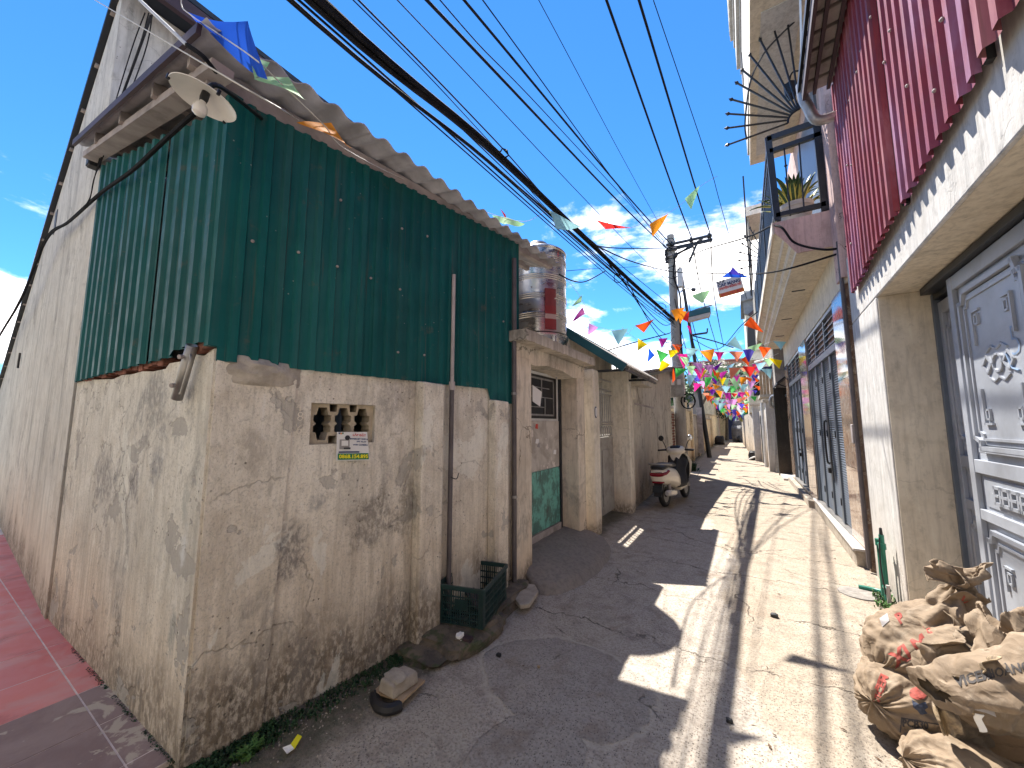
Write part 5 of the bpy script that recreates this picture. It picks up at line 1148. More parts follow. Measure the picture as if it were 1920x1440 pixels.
# ------------------------------------------------------------------ right: the house with the balcony
BX = 1.10
bh = thing('balcony_house', 'tall house with marble ground floor facing, slate folding doors and a long balcony', 'house', (2, 9, 0))
obj('wall', MB().box(BX + .06, 7, 5.64, 13.4, 0, 7.3), M['wall_pink'], bh)
obj('lower_wall', MB().box(BX, BX + .06, 5.64, 13.4, 3.24, 3.82), M['soffit'], bh)
def marble_slabs(y0, y1, z0, z1, ny, nz):
    for i in range(ny):
        for j in range(nz):
            a, c_ = y0 + (y1 - y0) * i / ny, y0 + (y1 - y0) * (i + 1) / ny; e_, f_ = z0 + (z1 - z0) * j / nz, z0 + (z1 - z0) * (j + 1) / nz
            obj('marble_slab', MB().box(BX - .012 + rng.uniform(-.0015, .0015), BX + .058, a + .003, c_ - .003, e_ + .003, f_ - .003), M['marble'], bh)
D1a, D1b = 6.43, 9.08; D2a, D2b = 10.05, 12.65
marble_slabs(5.68, D1a, 0.0, 3.24, 1, 3); marble_slabs(D1b, D2a, 0.0, 3.24, 1, 3); marble_slabs(D2b, 13.35, 0, 3.24, 1, 3)
obj('joint_bed', MB().box(BX + .01, BX + .05, 5.66, 13.38, 0, 3.24), M['mortar'], bh) if False else None
q = gx(1605, 812, BX - .02); 
mb_ = obj('meter_box', MB().box(BX - .055, BX - .013, q.y - .02, q.y + .06, q.z - .12, q.z + .10), M['rafter'], bh, bevel=.01)
def folding(y0, y1, name, lab, par):
    n = 4; f = thing(name, lab, 'door', (BX, (y0 + y1) / 2, .2))
    X0 = BX + .035
    obj('door_frame', MB().box(X0 - .03, X0 + .06, y0, y0 + .045, .2, 3.22), M['grey_door2'], f); obj('door_frame', MB().box(X0 - .03, X0 + .06, y1 - .045, y1, .2, 3.22), M['grey_door2'], f)
    for (a, c_) in ((3.17, 3.22), (2.60, 2.70)): obj('door_frame', MB().box(X0 - .03, X0 + .06, y0 + .047, y1 - .047, a, c_), M['grey_door2'], f)
    obj('louver_back', MB().box(X0 + .05, X0 + .058, y0 + .05, y1 - .05, 2.70, 3.17), M['black'], f)
    W_ = (y1 - y0 - .1) / n
    for i in range(3):
        ya, yb_ = y0 + .05 + (y1 - y0 - .1) * i / 3, y0 + .05 + (y1 - y0 - .1) * (i + 1) / 3
        if i: obj('mullion', MB().box(X0 - .02, X0 + .05, ya - .025, ya + .025, 2.702, 3.168), M['grey_door2'], f)
        for j in range(5):
            zz = 2.735 + j * .088; obj('louver_slat', MB().hexa([(X0 - .015, ya + .026, zz), (X0 - .015, yb_ - .026, zz), (X0 + .045, yb_ - .026, zz + .045), (X0 + .045, ya + .026, zz + .045), (X0 - .015, ya + .026, zz + .012), (X0 - .015, yb_ - .026, zz + .012), (X0 + .045, yb_ - .026, zz + .057), (X0 + .045, ya + .026, zz + .057)]), M['grey_door2'], f)
    for i in range(n):
        ya, yb_ = y0 + .05 + W_ * i, y0 + .05 + W_ * (i + 1)
        lf = obj('leaf', MB().box(X0 + .02, X0 + .03, ya + .003, yb_ - .003, .21, 2.598), M['grey_door2'], f)
        for (a, c_) in ((ya + .004, ya + .05), (yb_ - .05, yb_ - .004)): obj('stile', MB().box(X0 - .012, X0 + .0195, a, c_, .212, 2.596), M['grey_door2'], lf, bevel=.004)
        rib = MB(); zc = .22; nrb = 70
        for j in range(nrb):
            za = .222 + (2.37) * j / nrb; zb = za + 2.37 / nrb
            rib.add([(X0 + .018, ya + .052, za), (X0 + .018, yb_ - .052, za), (X0 + .006, yb_ - .052, (za + zb) / 2), (X0 + .006, ya + .052, (za + zb) / 2), (X0 + .018, yb_ - .052, zb), (X0 + .018, ya + .052, zb)], [(0, 1, 2, 3), (3, 2, 4, 5)])
        tag(obj('ribbed_infill', rib, M['grey_door2'], lf), kind='stuff')
        for zz in (.5, 1.45, 2.3): obj('hinge', MB().tube([(X0 - .016, ya + .002, zz - .05), (X0 - .016, ya + .002, zz + .05)], .010, 8), M['black'], lf)
    ym = (y0 + y1) / 2 - .05
    obj('pull_handle', MB().tube(spline([(X0 - .015, ym, 1.0), (X0 - .05, ym, 1.04), (X0 - .05, ym, 1.60), (X0 - .015, ym, 1.64)], 4), .013, 8), M['black'], f, smooth=True)
    obj('pull_handle', MB().box(X0 - .02, X0 - .013, ym - .16, ym - .08, .75, 1.72), M['black'], f)
    obj('lock', MB().box(X0 - .05, X0 - .013, ym - .04, ym + .05, .84, .92), M['black'], f, bevel=.008)
    obj('sill', MB().box(X0 - .06, X0 + .06, y0, y1, .15, .20), M['galv'], f)
    return f
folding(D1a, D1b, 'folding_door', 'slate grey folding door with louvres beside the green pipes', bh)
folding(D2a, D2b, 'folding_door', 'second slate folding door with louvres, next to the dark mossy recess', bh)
st = thing('door_step', 'pale concrete step in front of the near folding door', 'step', (1.05, 7.4, 0))
obj('block', MB().hexa([(1.00, 5.82, -.02), (1.085, 5.82, -.02), (1.085, 9.3, -.02), (1.06, 9.3, -.02), (1.00, 5.82, .17), (1.085, 5.82, .17), (1.085, 9.3, .17), (1.06, 9.3, .17)]), M['stone'], st, bevel=.01)
obj('tread', MB().hexa([(.975, 5.80, .172), (1.085, 5.80, .172), (1.085, 9.3, .172), (1.04, 9.3, .172), (.975, 5.80, .20), (1.085, 5.80, .20), (1.085, 9.3, .20), (1.04, 9.3, .20)]), M['clay'], st, bevel=.006)
s2 = thing('far_door_step', 'narrow concrete kerb step below the second folding door', 'step', (1.05, 11.3, 0))
obj('block', MB().box(.98, 1.085, 9.35, 13.3, -.02, .13), M['stone'], s2, bevel=.01)
obj('gap_pipe', MB().tube([(BX - .03, 5.645, .05), (BX - .03, 5.645, 3.75)], .022, 8), M['pvc_dark'], bh)
# balcony slab with stepped cornice and broken plaster at its end
bl = thing('balcony', 'pink edged balcony slab with stepped cornice over the folding doors', 'balcony', (.8, 9, 3.8))
csec = [(BX, 3.80), (.70, 3.80), (.70, 3.86), (.655, 3.90), (.64, 3.98), (.585, 4.00), (.575, 4.07), (.525, 4.10), (.48, 4.13), (.48, 4.28), (BX, 4.28)]
mb = MB().prism([(a, 5.92, c_) for a, c_ in csec], (0, 7.45, 0)); obj('slab', mb, M['soffit'], bl)
mb = MB().prism([(a, 5.90, c_) for a, c_ in [(1.12, 3.80), (.71, 3.80), (.60, 3.98), (.49, 4.14), (.485, 4.275), (1.12, 4.275)]], (0, .025, 0)); obj('end_face', mb, M['wall_pink'], bl)
obj('edge_trim', MB().box(.463, .4795, 5.91, 13.36, 4.12, 4.29), M['wall_cream'], bl)
for yv in (7.6, 9.6, 11.4): obj('drain_slot', MB().box(.80, .98, yv, yv + .05, 3.793, 3.801), M['black'], bl)
obj('side_jamb', MB().box(1.06, 1.30, 5.60, 5.88, 3.3, 6.2), M['wall_pink'], bh)
# railing
rl = thing('balcony_railing', 'black steel balcony railing with a framed end panel', 'railing', (.8, 9, 4.3))
ry = 5.93
def frb(u0, v0, u1, v1, wd): return MB().bar(gy(u0, v0, ry), gy(u1, v1, ry), wd, .05, (0, 1, 0))
for (a, wd) in (((1438, 262, 1536, 228), .075), ((1443, 285, 1538, 252), .06), ((1455, 405, 1548, 383), .06)): obj('rail', frb(*a, wd), M['dark_metal'], rl)
for (a, wd) in (((1440, 258, 1458, 415), .075), ((1530, 226, 1548, 396), .08)): obj('post', frb(*a, wd), M['dark_metal'], rl)
q = gy(1470, 275, ry); q1 = gy(1482, 405, ry)
obj('bar', MB().tube([q, q1], .010, 6), M['dark_metal'], rl); obj('knob', MB().lathe([(0, -.03), (.022, 0), (0, .03)], q.lerp(q1, .28), n=8), M['dark_metal'], rl)
q = gy(1498, 265, ry); q1 = gy(1508, 398, ry); obj('bar', MB().tube([q, q1], .010, 6), M['dark_metal'], rl)
for (z_, wd) in ((5.50, .06), (5.28, .04), (4.38, .04)): obj('rail', MB().box(.49, .53, 5.97, 13.3, z_, z_ + wd), M['dark_metal'], rl)
br0 = None
for i in range(58):
    if br0 is None: br0 = obj('bar', MB().tube([(0, 0, 0), (0, 0, 1.12)], .011, 5), M['dark_metal'], None); o = br0
    else: o = br0.copy(); C.objects.link(o)
    o.parent = rl; o.location = Vector((.51, 6.08 + i * .125, 4.38)) - rl.location
for yv in (7.8, 9.6, 11.4, 13.2): obj('post', MB().box(.485, .535, yv, yv + .05, 4.28, 5.56), M['dark_metal'], rl)
# fan of anti-climb spikes
def fan(name, lab, cpx, ends, arc_px, yv, r_, tipr):
    c_ = gy(*cpx, yv); f = thing(name, lab, 'spike fan', c_)
    for (u_, v_) in ends:
        t = gy(u_, v_, yv); d_ = (t - c_).normalized(); s_ = c_ + d_ * tipr * 6
        sp = obj('spike', MB().tube([s_, t - d_ * tipr * 2.6], r_, 6), M['black_iron'], f)
        obj('spear_tip', MB().tube([t - d_ * tipr * 3.0, t - d_ * tipr * 2.0, t - d_ * tipr * 1.7, t], [r_, tipr, tipr, .001], 6), M['black_iron'], sp)
    obj('outer_arc', MB().tube(spline([gy(u_, v_, yv) for u_, v_ in arc_px], 6), r_ * .9, 6), M['black_iron'], f)
    inner = [c_ + (gy(u_, v_, yv) - c_).normalized() * tipr * 6 for u_, v_ in ends]
    obj('inner_arc', MB().tube(spline(inner, 4), r_ * 1.2, 6), M['black_iron'], f); return f
fan('spike_fan', 'large fan of black iron spikes at the near end of the balcony', (1502, 222), [(1473, 17), (1447, 41), (1423, 70), (1403, 99), (1388, 128), (1377, 153), (1366, 185), (1359, 213), (1357, 241), (1358, 274)],
    [(1504, 28), (1463, 66), (1430, 104), (1408, 150), (1399, 205), (1397, 240), (1400, 261)], 5.98, .0125, .024)
fan('spike_fan', 'smaller far fan of black iron spikes below the balcony edge', (1440, 488), [(1404, 424), (1394, 440), (1389, 455), (1384, 472), (1382, 488), (1386, 505)], [(1414, 432), (1409, 452), (1406, 476), (1407, 502)], 13.4, .016, .035)
# potted snake plant
pp = gy(1492, 408, 6.28); pp.z = 4.30
pt = thing('potted_plant', 'snake plant with yellow edged leaves in a grey pot on the balcony', 'potted plant', pp)
obj('pot', MB().lathe([(0, 0), (.15, 0), (.195, .24), (.21, .25), (.21, .31), (.19, .31), (.18, .26), (0, .25)], pp, n=28), M['clay'], pt, smooth=True)
m, b, p = new_mat('snake_leaf'); P = b.obj(); lx = b.xyz(P)[0]
c = b.mix(b.mr(b.m('ABSOLUTE', lx), .011, .014), b.mix(b.mr(b.noise(b.map(P, (6, 6, 40)), 1, 3), .4, .6), (0.02, 0.06, 0.02), (0.05, 0.11, 0.035)), (0.62, 0.55, 0.12)); setp(b, p, c, .4); M['snake'] = m
lf_m = MB(); BEND = .10
def leaf_f(u_, v_):
    wdt = .023 * (math.sin(math.pi * min(1, (v_ * .93 + .07)) ** .75)) ** .8 if v_ < 1 else 0
    return Vector(((u_ - .5) * 2 * wdt, -.012 * (1 - (2 * u_ - 1) ** 2) + BEND * v_ * v_, .48 * v_ - .5 * BEND * v_ ** 3))
lf_m.grid(leaf_f, 4, 8); l0 = obj('leaf', lf_m, M['snake'], None, smooth=True)
BEND = .26; lf2 = MB().grid(leaf_f, 4, 8); l1 = obj('leaf', lf2, M['snake'], None, smooth=True)
for i in range(60):
    o = (l0, l1)[i] if i < 2 else (l0 if rng.random() < .55 else l1).copy()
    if i > 1: C.objects.link(o)
    a = rng.uniform(0, 6.283); rr = rng.uniform(.01, .15); o.parent = pt
    o.location = (rr * math.cos(a), rr * math.sin(a), .25); til = rr / .15 * rng.uniform(.15, .75)
    o.rotation_euler = (-til, 0, a - math.pi / 2); s_ = rng.uniform(.7, 1.2); o.scale = (s_ * 1.5, s_, s_)
# upper storeys: cantilevered soffit and stepped parapets
obj('upper_slab', MB().prism([(.37, 5.35, 7.12), (.42, 9.1, 7.12), (1.3, 9.1, 7.12), (1.3, 5.35, 7.12)], (0, 0, .24)), M['soffit'], bh)
obj('soffit_panel', MB().prism([(.50, 5.6, 7.105), (.52, 8.8, 7.105), (.95, 8.8, 7.105), (.95, 5.6, 7.105)], (0, 0, .02)), M['wall_white'], bh)
for (x0, z0, z1) in ((.385, 7.362, 9.30), (.36, 9.302, 9.45), (.30, 9.452, 10.0), (.27, 10.002, 10.2), (.215, 10.202, 12.8)):
    obj('parapet', MB().box(x0, 1.5, 5.5, 9.1, z0, z1), M['wall_white'], bh)
for k_ in range(5): obj('flute', MB().box(.205 + .0, .214, 8.0 + k_ * .22, 8.12 + k_ * .22, 10.25, 12.7), M['wall_cream'], bh)
q = gy(1392, 55, 9.0); obj('vent_slit', MB().box(.37, .384, 8.4, 8.65, 8.6, 9.2), M['black'], bh)
obj('upper_door', MB().box(BX + .03, BX + .065, 6.6, 8.4, 4.30, 6.6), M['grey_door2'], bh)
obj('upper_window', MB().box(BX + .03, BX + .065, 9.2, 11.6, 5.0, 6.5), M['glass'], bh)
cable('dark conduit running up the edge of the upper parapet', [gy(1400, -40, 8.9), gy(1401, 120, 8.9), gy(1402, 212, 8.9)], .03, group=None, name='conduit')
wl = thing('wall_lantern', 'small black wall lantern under the upper soffit', 'lantern', gy(1482, 168, 6.4))
q = gy(1482, 168, 6.4); obj('frame', MB().lathe([(.03, -.16), (.075, -.10), (.085, .08), (.02, .13), (0, .16)], q, n=6), M['black_iron'], wl); obj('arm', MB().tube(spline([q + Vector((0, 0, .16)), q + Vector((.05, 0, .26)), q + Vector((.2, 0, .2))], 5), .012, 6), M['black_iron'], wl)
# next houses on the right
h3 = thing('third_house', 'narrow grey house with a thin balcony beyond the spike fans', 'house', (2, 16.5, 0))
obj('wall', MB().box(.98, 6, 15.3, 20.0, 2.7, 8.4), M['wall_grey'], h3); q0 = gy(1414, 345, 14.0)
obj('balcony_slab', MB().box(.42, 1.0, 13.6, 15.6, 8.2, 8.5), M['wall_cream'], h3); obj('screen', MB().box(.46, .5, 13.7, 15.5, 6.2, 8.2), M['wall_grey'], h3)
obj('post', MB().box(.40, .44, 13.65, 13.72, 5.6, 9.6), M['black_iron'], h3); obj('upper_floor', MB().box(.52, 1.5, 13.45, 15.8, 4.3, 6.0), M['wall_grey'], h3)
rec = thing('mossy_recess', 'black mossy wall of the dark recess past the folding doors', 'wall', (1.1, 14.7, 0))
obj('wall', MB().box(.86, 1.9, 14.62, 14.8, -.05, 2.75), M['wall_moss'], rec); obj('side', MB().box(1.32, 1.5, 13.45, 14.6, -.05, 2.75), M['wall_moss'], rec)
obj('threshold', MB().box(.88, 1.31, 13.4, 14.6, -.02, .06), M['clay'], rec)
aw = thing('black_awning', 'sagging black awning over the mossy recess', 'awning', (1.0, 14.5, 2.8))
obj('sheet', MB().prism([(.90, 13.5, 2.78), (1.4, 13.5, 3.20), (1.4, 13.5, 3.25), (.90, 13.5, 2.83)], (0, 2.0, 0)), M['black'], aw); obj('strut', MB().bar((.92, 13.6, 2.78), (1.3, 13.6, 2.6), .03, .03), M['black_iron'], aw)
for i, (x0, yv, w_, z_, lab) in enumerate(((.66, 15.6, .26, 2.35, 'broad whitewashed gate pillar next to the mossy recess'), (.34, 19.6, .24, 2.4, 'pale gate pillar with a cap further along on the right'))):
    t_ = thing('gate_pillar', lab, 'pillar', (x0 + w_ / 2, yv, 0), 'pale pillars on the right side')
    obj('shaft', MB().box(x0, x0 + w_, yv, yv + .3, -.05, z_), M['wall_white'], t_, bevel=.015); obj('cap', MB().box(x0 - .08, x0 + w_ + .08, yv - .08, yv + .38, z_ + .002, z_ + .10), M['wall_grey'], t_, bevel=.01)
rw2 = thing('right_boundary_wall', 'grimy boundary wall receding on the right with doors between pillars', 'wall', (.6, 25, 0))
obj('wall', MB().prism([(.80, 15.95, -.05), (.15, 26, -.05), (-.15, 36, -.05), (1.5, 36, -.05), (1.6, 15.95, -.05)], (0, 0, 2.2)), M['wall_grey'], rw2)
obj('pipe', MB().tube([(.62, 17.2, 0), (.62, 17.2, 2.4)], .05, 8), M['white_metal'], rw2); obj('pipe', MB().tube([(.45, 20.5, 0), (.45, 20.5, 2.3)], .05, 8), M['white_metal'], rw2)
obj('door', MB().prism([(.66, 17.9, 0), (.585, 19.0, 0), (.60, 19.0, 0), (.675, 17.9, 0)], (0, 0, 1.95)), M['black'], rw2)
dpz = thing('elbow_drain', 'dark grey drain pipe elbowing out under the wooden balcony', 'pipe', (.6, 15.4, 0))
e_ = [gy(1484, 742, 14.4), gy(1452, 742, 15.3), gy(1445, 750, 15.4), gy(1447, 762, 15.45), gy(1456, 775, 15.5), gy(1458, 885, 15.5)]
obj('pipe', MB().tube(spline(e_, 5), .055, 8), M['galv'], dpz, smooth=True)
obj('clip', MB().tube([e_[4] + Vector((0, 0, -.5)), e_[4] + Vector((0, 0, -.56))], .07, 8), M['rafter'], dpz)
wb = thing('wooden_balcony', 'balcony boxed in with pale boards and a navy panel', 'balcony', (.9, 17, 3.6))
a0, a1 = gy(1424, 714, 16.6), gy(1461, 740, 16.6)
nb_ = 6
for i in range(nb_):
    x0 = gy(1424, 720, 16.6).x + (gy(1461, 720, 16.6).x - gy(1424, 720, 16.6).x) * i / nb_; w_ = (gy(1461, 720, 16.6).x - gy(1424, 720, 16.6).x) / nb_
    obj('board', MB().box(x0 + .008, x0 + w_ - .008, 16.5 + rng.uniform(-.01, .01), 16.56, gy(1440, 740, 16.6).z, gy(1440, 697, 16.6).z), M['wood'], wb)
x0, x1 = gy(1424, 700, 16.6).x, gy(1461, 700, 16.6).x
obj('floor', MB().box(x0 - .05, x1 + .5, 16.4, 18.5, gy(1440, 745, 16.6).z, gy(1440, 740, 16.6).z), M['wall_grey'], wb)
obj('navy_panel', MB().box(x0 + .05, x1, 16.44, 16.5, gy(1440, 697, 16.6).z + .005, gy(1440, 688, 16.6).z), M['navy'], wb)
obj('awning', MB().prism([(x0 - .1, 16.4, gy(1440, 680, 16.6).z), (x1 + .1, 16.4, gy(1440, 672, 16.6).z), (x1 + .1, 18, gy(1440, 660, 16.6).z), (x0 - .1, 18, gy(1440, 668, 16.6).z)], (0, 0, .05)), M['wall_cream'], wb)
obj('side', MB().box(x1 - .02, x1 + .5, 16.6, 18.4, gy(1440, 740, 16.6).z, gy(1440, 665, 16.6).z), M['dark_metal'], wb)
h4 = thing('tall_far_house', 'tall far house on the right with a grey gable and dark balconies', 'house', (2, 36, 0))
xl = lambda u_, yv: gy(u_, 600, yv).x
obj('wall', MB().box(gy(1398, 600, 34).x, 5, 34, 44, 2.2, gy(1398, 545, 34).z), M['wall_cream'], h4)
obj('cornice', MB().prism([gy(1388, 553, 33), gy(1450, 527, 33), gy(1450, 548, 33), gy(1388, 565, 33)], (0, 6, 0)), M['grey_blue'], h4)
obj('gable', MB().prism([gy(1392, 560, 33.4), gy(1435, 548, 33.4), gy(1430, 572, 33.4), gy(1404, 590, 33.4), gy(1396, 588, 33.4)], (0, .4, 0)), M['grey_blue'], h4)
obj('gable_trim', MB().bar(gy(1404, 592, 33.2), gy(1434, 566, 33.2), .16, .2), M['dark_wood'], h4)
obj('dark_balcony', MB().prism([gy(1402, 603, 33.6), gy(1434, 592, 33.6), gy(1434, 655, 33.6), gy(1402, 652, 33.6)], (0, .3, 0)), M['black'], h4)  # flat black slab across the balcony opening
obj('window', MB().prism([gy(1395, 580, 33.9), gy(1402, 578, 33.9), gy(1401, 588, 33.9), gy(1396, 587, 33.9)], (0, .05, 0)), M['glass'], h4)
obj('balcony_rail', MB().bar(gy(1398, 657, 33.2), gy(1434, 651, 33.2), .2, .2), M['wall_cream'], h4)
h5 = thing('mid_right_house', 'two storey cream house above the right boundary wall', 'house', (2, 25, 0))
obj('wall', MB().prism([(gy(1400, 700, 22).x, 22, 2.16), (gy(1398, 700, 32).x, 32, 2.16), (5, 32, 2.16), (5, 22, 2.16)], (0, 0, 2.6)), M['wall_cream'], h5)
obj('balcony_front', MB().box(gy(1404, 690, 21.8).x, gy(1432, 690, 21.8).x, 21.6, 21.75, gy(1410, 700, 21.8).z, gy(1410, 676, 21.8).z), M['wood'], h5)
obj('window', MB().box(gy(1412, 720, 21.9).x, gy(1424, 720, 21.9).x, 21.93, 21.99, gy(1412, 742, 21.9).z, gy(1412, 712, 21.9).z), M['glass'], h5)
# ------------------------------------------------------------------ parked scooter
so = Vector((-1.38, 7.95, 0)); sr = R(-9); scm = Matrix.Rotation(sr, 4, 'Z') @ Matrix.Rotation(R(-3), 4, 'Y')
scoot = thing('parked_scooter', 'cream scooter with black apron parked against the grey house wall', 'scooter', so)
def S(x_, y_, z_): return so + scm @ Vector((x_, y_, z_))
def wheel(yv, name):
    t = MB(); nM, nm = 28, 10
    for i in range(nM):
        a = 2 * math.pi * i / nM
        for k in range(nm):
            bb = 2 * math.pi * k / nm; rr = .205 + .052 * math.cos(bb); t.v.append(S(.052 * math.sin(bb), yv + rr * math.cos(a), .257 + rr * math.sin(a)))
    t.f = [(i * nm + k, ((i + 1) % nM) * nm + k, ((i + 1) % nM) * nm + (k + 1) % nm, i * nm + (k + 1) % nm) for i in range(nM) for k in range(nm)]
    wl_ = obj('wheel', t, M['black'], scoot, smooth=True)
    obj('rim', MB().lathe([(.0, -.03), (.05, -.03), (.05, -.02), (.13, -.012), (.155, -.03), (.165, -.03), (.165, .03), (.155, .03), (.13, .012), (.05, .02), (.05, .03), (0, .03)], S(0, yv, .257), S(1, 0, 0) - S(0, 0, 0), 24), M['galv'], wl_, smooth=True)
    return wl_
wheel(0, 'rear'); wheel(1.27, 'front')
def ell(cy_, cz_, wx, hz, yoff=0, e=2.6, n=20, tilt=0.0):
    out = []
    for i in range(n):
        a = 2 * math.pi * i / n; ca_, sa_ = math.cos(a), math.sin(a)
        px_ = math.copysign(abs(ca_) ** (2 / e), ca_) * wx; pz_ = math.copysign(abs(sa_) ** (2 / e), sa_) * hz
        out.append(S(px_, cy_ + pz_ * tilt, cz_ + pz_))
    return out
obj('rear_body', MB().loft([ell(-.33, .60, .05, .07), ell(-.31, .61, .12, .12), ell(-.22, .61, .165, .155), ell(-.05, .60, .185, .175), ell(.18, .57, .19, .19), ell(.38, .52, .185, .20), ell(.50, .46, .175, .18), ell(.56, .42, .15, .12)]), M['cream_paint'], scoot, smooth=True, angle=60)
obj('seat', MB().loft([ell(-.20, .80, .07, .02), ell(-.16, .80, .12, .045), ell(.05, .80, .135, .05), ell(.30, .775, .135, .05), ell(.50, .76, .11, .045), ell(.56, .74, .06, .02)]), M['scooter_black'], scoot, smooth=True)
obj('grab_rail', MB().tube(spline([S(-.17, .05, .80), S(-.17, -.22, .83), S(-.08, -.33, .84), S(.08, -.33, .84), S(.17, -.22, .83), S(.17, .05, .80)], 5), .016, 8), M['galv'], scoot, smooth=True)
obj('luggage', MB().loft([ell(-.30, .765, .10, .03), ell(-.26, .765, .135, .05), ell(-.10, .775, .14, .05), ell(.0, .775, .13, .04)]), M['scooter_black'], scoot, smooth=True)
obj('tail_light', MB().loft([ell(-.350, .645, .07, .018), ell(-.335, .645, .135, .04), ell(-.24, .66, .172, .045), ell(-.12, .70, .19, .03)]), M['red_lens'], scoot, smooth=True)
obj('tail_trim', MB().bar(S(-.10, -.34, .69), S(.10, -.34, .69), .018, .02), M['chrome'], scoot)
obj('rear_mudguard', MB().hexa([S(-.07, -.36, .24), S(.07, -.36, .24), S(.08, -.22, .50), S(-.08, -.22, .50), S(-.07, -.385, .25), S(.07, -.385, .25), S(.08, -.27, .52), S(-.08, -.27, .52)]), M['scooter_black'], scoot)
obj('reflector', MB().loft([ell(-.34, .50, .06, .012), ell(-.325, .50, .10, .022), ell(-.28, .50, .12, .022)]), M['red_lens'], scoot, smooth=True)
obj('plate_holder', MB().hexa([S(-.09, -.385, .32), S(.09, -.385, .32), S(.09, -.375, .32), S(-.09, -.375, .32), S(-.09, -.35, .44), S(.09, -.35, .44), S(.09, -.34, .44), S(-.09, -.34, .44)]), M['dark_metal'], scoot)
obj('floor_board', MB().hexa([S(-.17, .50, .26), S(.17, .50, .26), S(.15, 1.02, .28), S(-.15, 1.02, .28), S(-.19, .50, .36), S(.19, .50, .36), S(.16, 1.0, .37), S(-.16, 1.0, .37)]), M['cream_paint'], scoot, bevel=.03)
obj('leg_shield', MB().loft([ell(1.00, .37, .17, .03, tilt=.2), ell(1.04, .55, .20, .03, tilt=.2), ell(1.02, .75, .225, .03), ell(.98, .90, .20, .03), ell(.95, .98, .12, .02)]), M['scooter_black'], scoot, smooth=True)
obj('front_panel', MB().loft([ell(1.08, .42, .15, .03), ell(1.14, .58, .21, .05), ell(1.12, .78, .25, .05), ell(1.05, .94, .19, .04)]), M['cream_paint'], scoot, smooth=True)
def drape(u_, v_):   # dark raincoat hung over the apron and seat front
    a = (u_ - .5) * 2; yv = .50 + .46 * v_ + .02 * math.sin(a * 9 + v_ * 4); zz = .34 + .60 * v_ ** .85
    return S(.235 * a * (1 - .25 * v_) + .015 * math.sin(v_ * 11), yv - .12 * (1 - a * a) * (1 - v_ * .6) + .16 * abs(a) ** 3, zz + .015 * math.sin(a * 7))
obj('raincoat', MB().grid(drape, 18, 14), M['scooter_black'], scoot, smooth=True, solid=.012)
obj('handlebar_cowl', MB().loft([ell(.80, 1.02, .05, .03), ell(.84, 1.02, .15, .07), ell(.93, 1.04, .20, .095), ell(1.02, 1.04, .17, .09), ell(1.08, 1.02, .08, .05)]), M['cream_paint'], scoot, smooth=True)
obj('cowl_beak', MB().loft([ell(.82, .80, .03, .02), ell(.83, .86, .07, .04), ell(.85, .95, .12, .05), ell(.88, 1.0, .15, .04)]), M['cream_paint'], scoot, smooth=True)
obj('dashboard', MB().loft([ell(.835, 1.075, .06, .02), ell(.85, 1.085, .10, .03), ell(.91, 1.11, .11, .035), ell(.95, 1.12, .08, .02)]), M['scooter_black'], scoot, smooth=True)
for s_ in (-1, 1):
    obj('grip', MB().tube([S(.18 * s_, .93, 1.05), S(.37 * s_, .88, 1.04)], .02, 8), M['scooter_black'], scoot, smooth=True)
    obj('brake_lever', MB().tube(spline([S(.20 * s_, .97, 1.05), S(.28 * s_, 1.0, 1.06), S(.37 * s_, .97, 1.05)], 4), .008, 6), M['galv'], scoot)
    mq = S(.30 * s_, .95, 1.30)
    mi = obj('mirror', MB().lathe([(0, -.012), (.05, -.012), (.062, .0), (.05, .016), (0, .02)], mq, S(.1 * s_, -1, .1) - S(0, 0, 0), 18), M['black'] if s_ < 0 else M['chrome'], scoot, smooth=True)
    obj('mirror_stem', MB().tube(spline([S(.20 * s_, .93, 1.06), S(.24 * s_, .95, 1.18), S(.29 * s_, .96, 1.27)], 4), .008, 6), M['black'], mi)
obj('front_fender', MB().loft([ell(.98, .40, .05, .02), ell(1.05, .50, .085, .03), ell(1.22, .565, .09, .035), ell(1.40, .53, .085, .03), ell(1.52, .44, .06, .02)]), M['cream_paint'], scoot, smooth=True)
for s_ in (-1, 1): obj('fork', MB().tube([S(.09 * s_, 1.27, .26), S(.09 * s_, 1.12, .62)], .022, 8), M['galv'], scoot)
obj('engine_case', MB().loft([ell(-.06, .27, .03, .06), ell(.0, .28, .05, .10), ell(.30, .30, .06, .09), ell(.48, .32, .05, .06)]), M['dark_metal'], scoot, smooth=True)
obj('muffler', MB().tube([S(.14, -.28, .30), S(.145, -.24, .30), S(.14, .12, .26), S(.12, .20, .25), S(.09, .42, .22)], [.035, .055, .055, .03, .02], 14), M['clay'], scoot, smooth=True)
obj('muffler_guard', MB().hexa([S(.19, -.18, .27), S(.20, .10, .25), S(.20, .10, .31), S(.19, -.18, .345), S(.20, -.18, .27), S(.21, .10, .25), S(.21, .10, .31), S(.20, -.18, .345)]), M['cream_paint'], scoot)
obj('shock', MB().tube([S(.11, .02, .28), S(.11, -.04, .55)], .026, 8), M['rafter'], scoot)
obj('stand', MB().tube([S(-.05, .45, .26), S(-.20, .36, .01)], .012, 6), M['black_iron'], scoot)
obj('badge', MB().lathe([(0, 0), (.022, 0), (.022, .006), (0, .006)], S(0.04, .845, .78), S(0, -1, .3) - S(0, 0, 0), 14), M['chrome'], scoot)

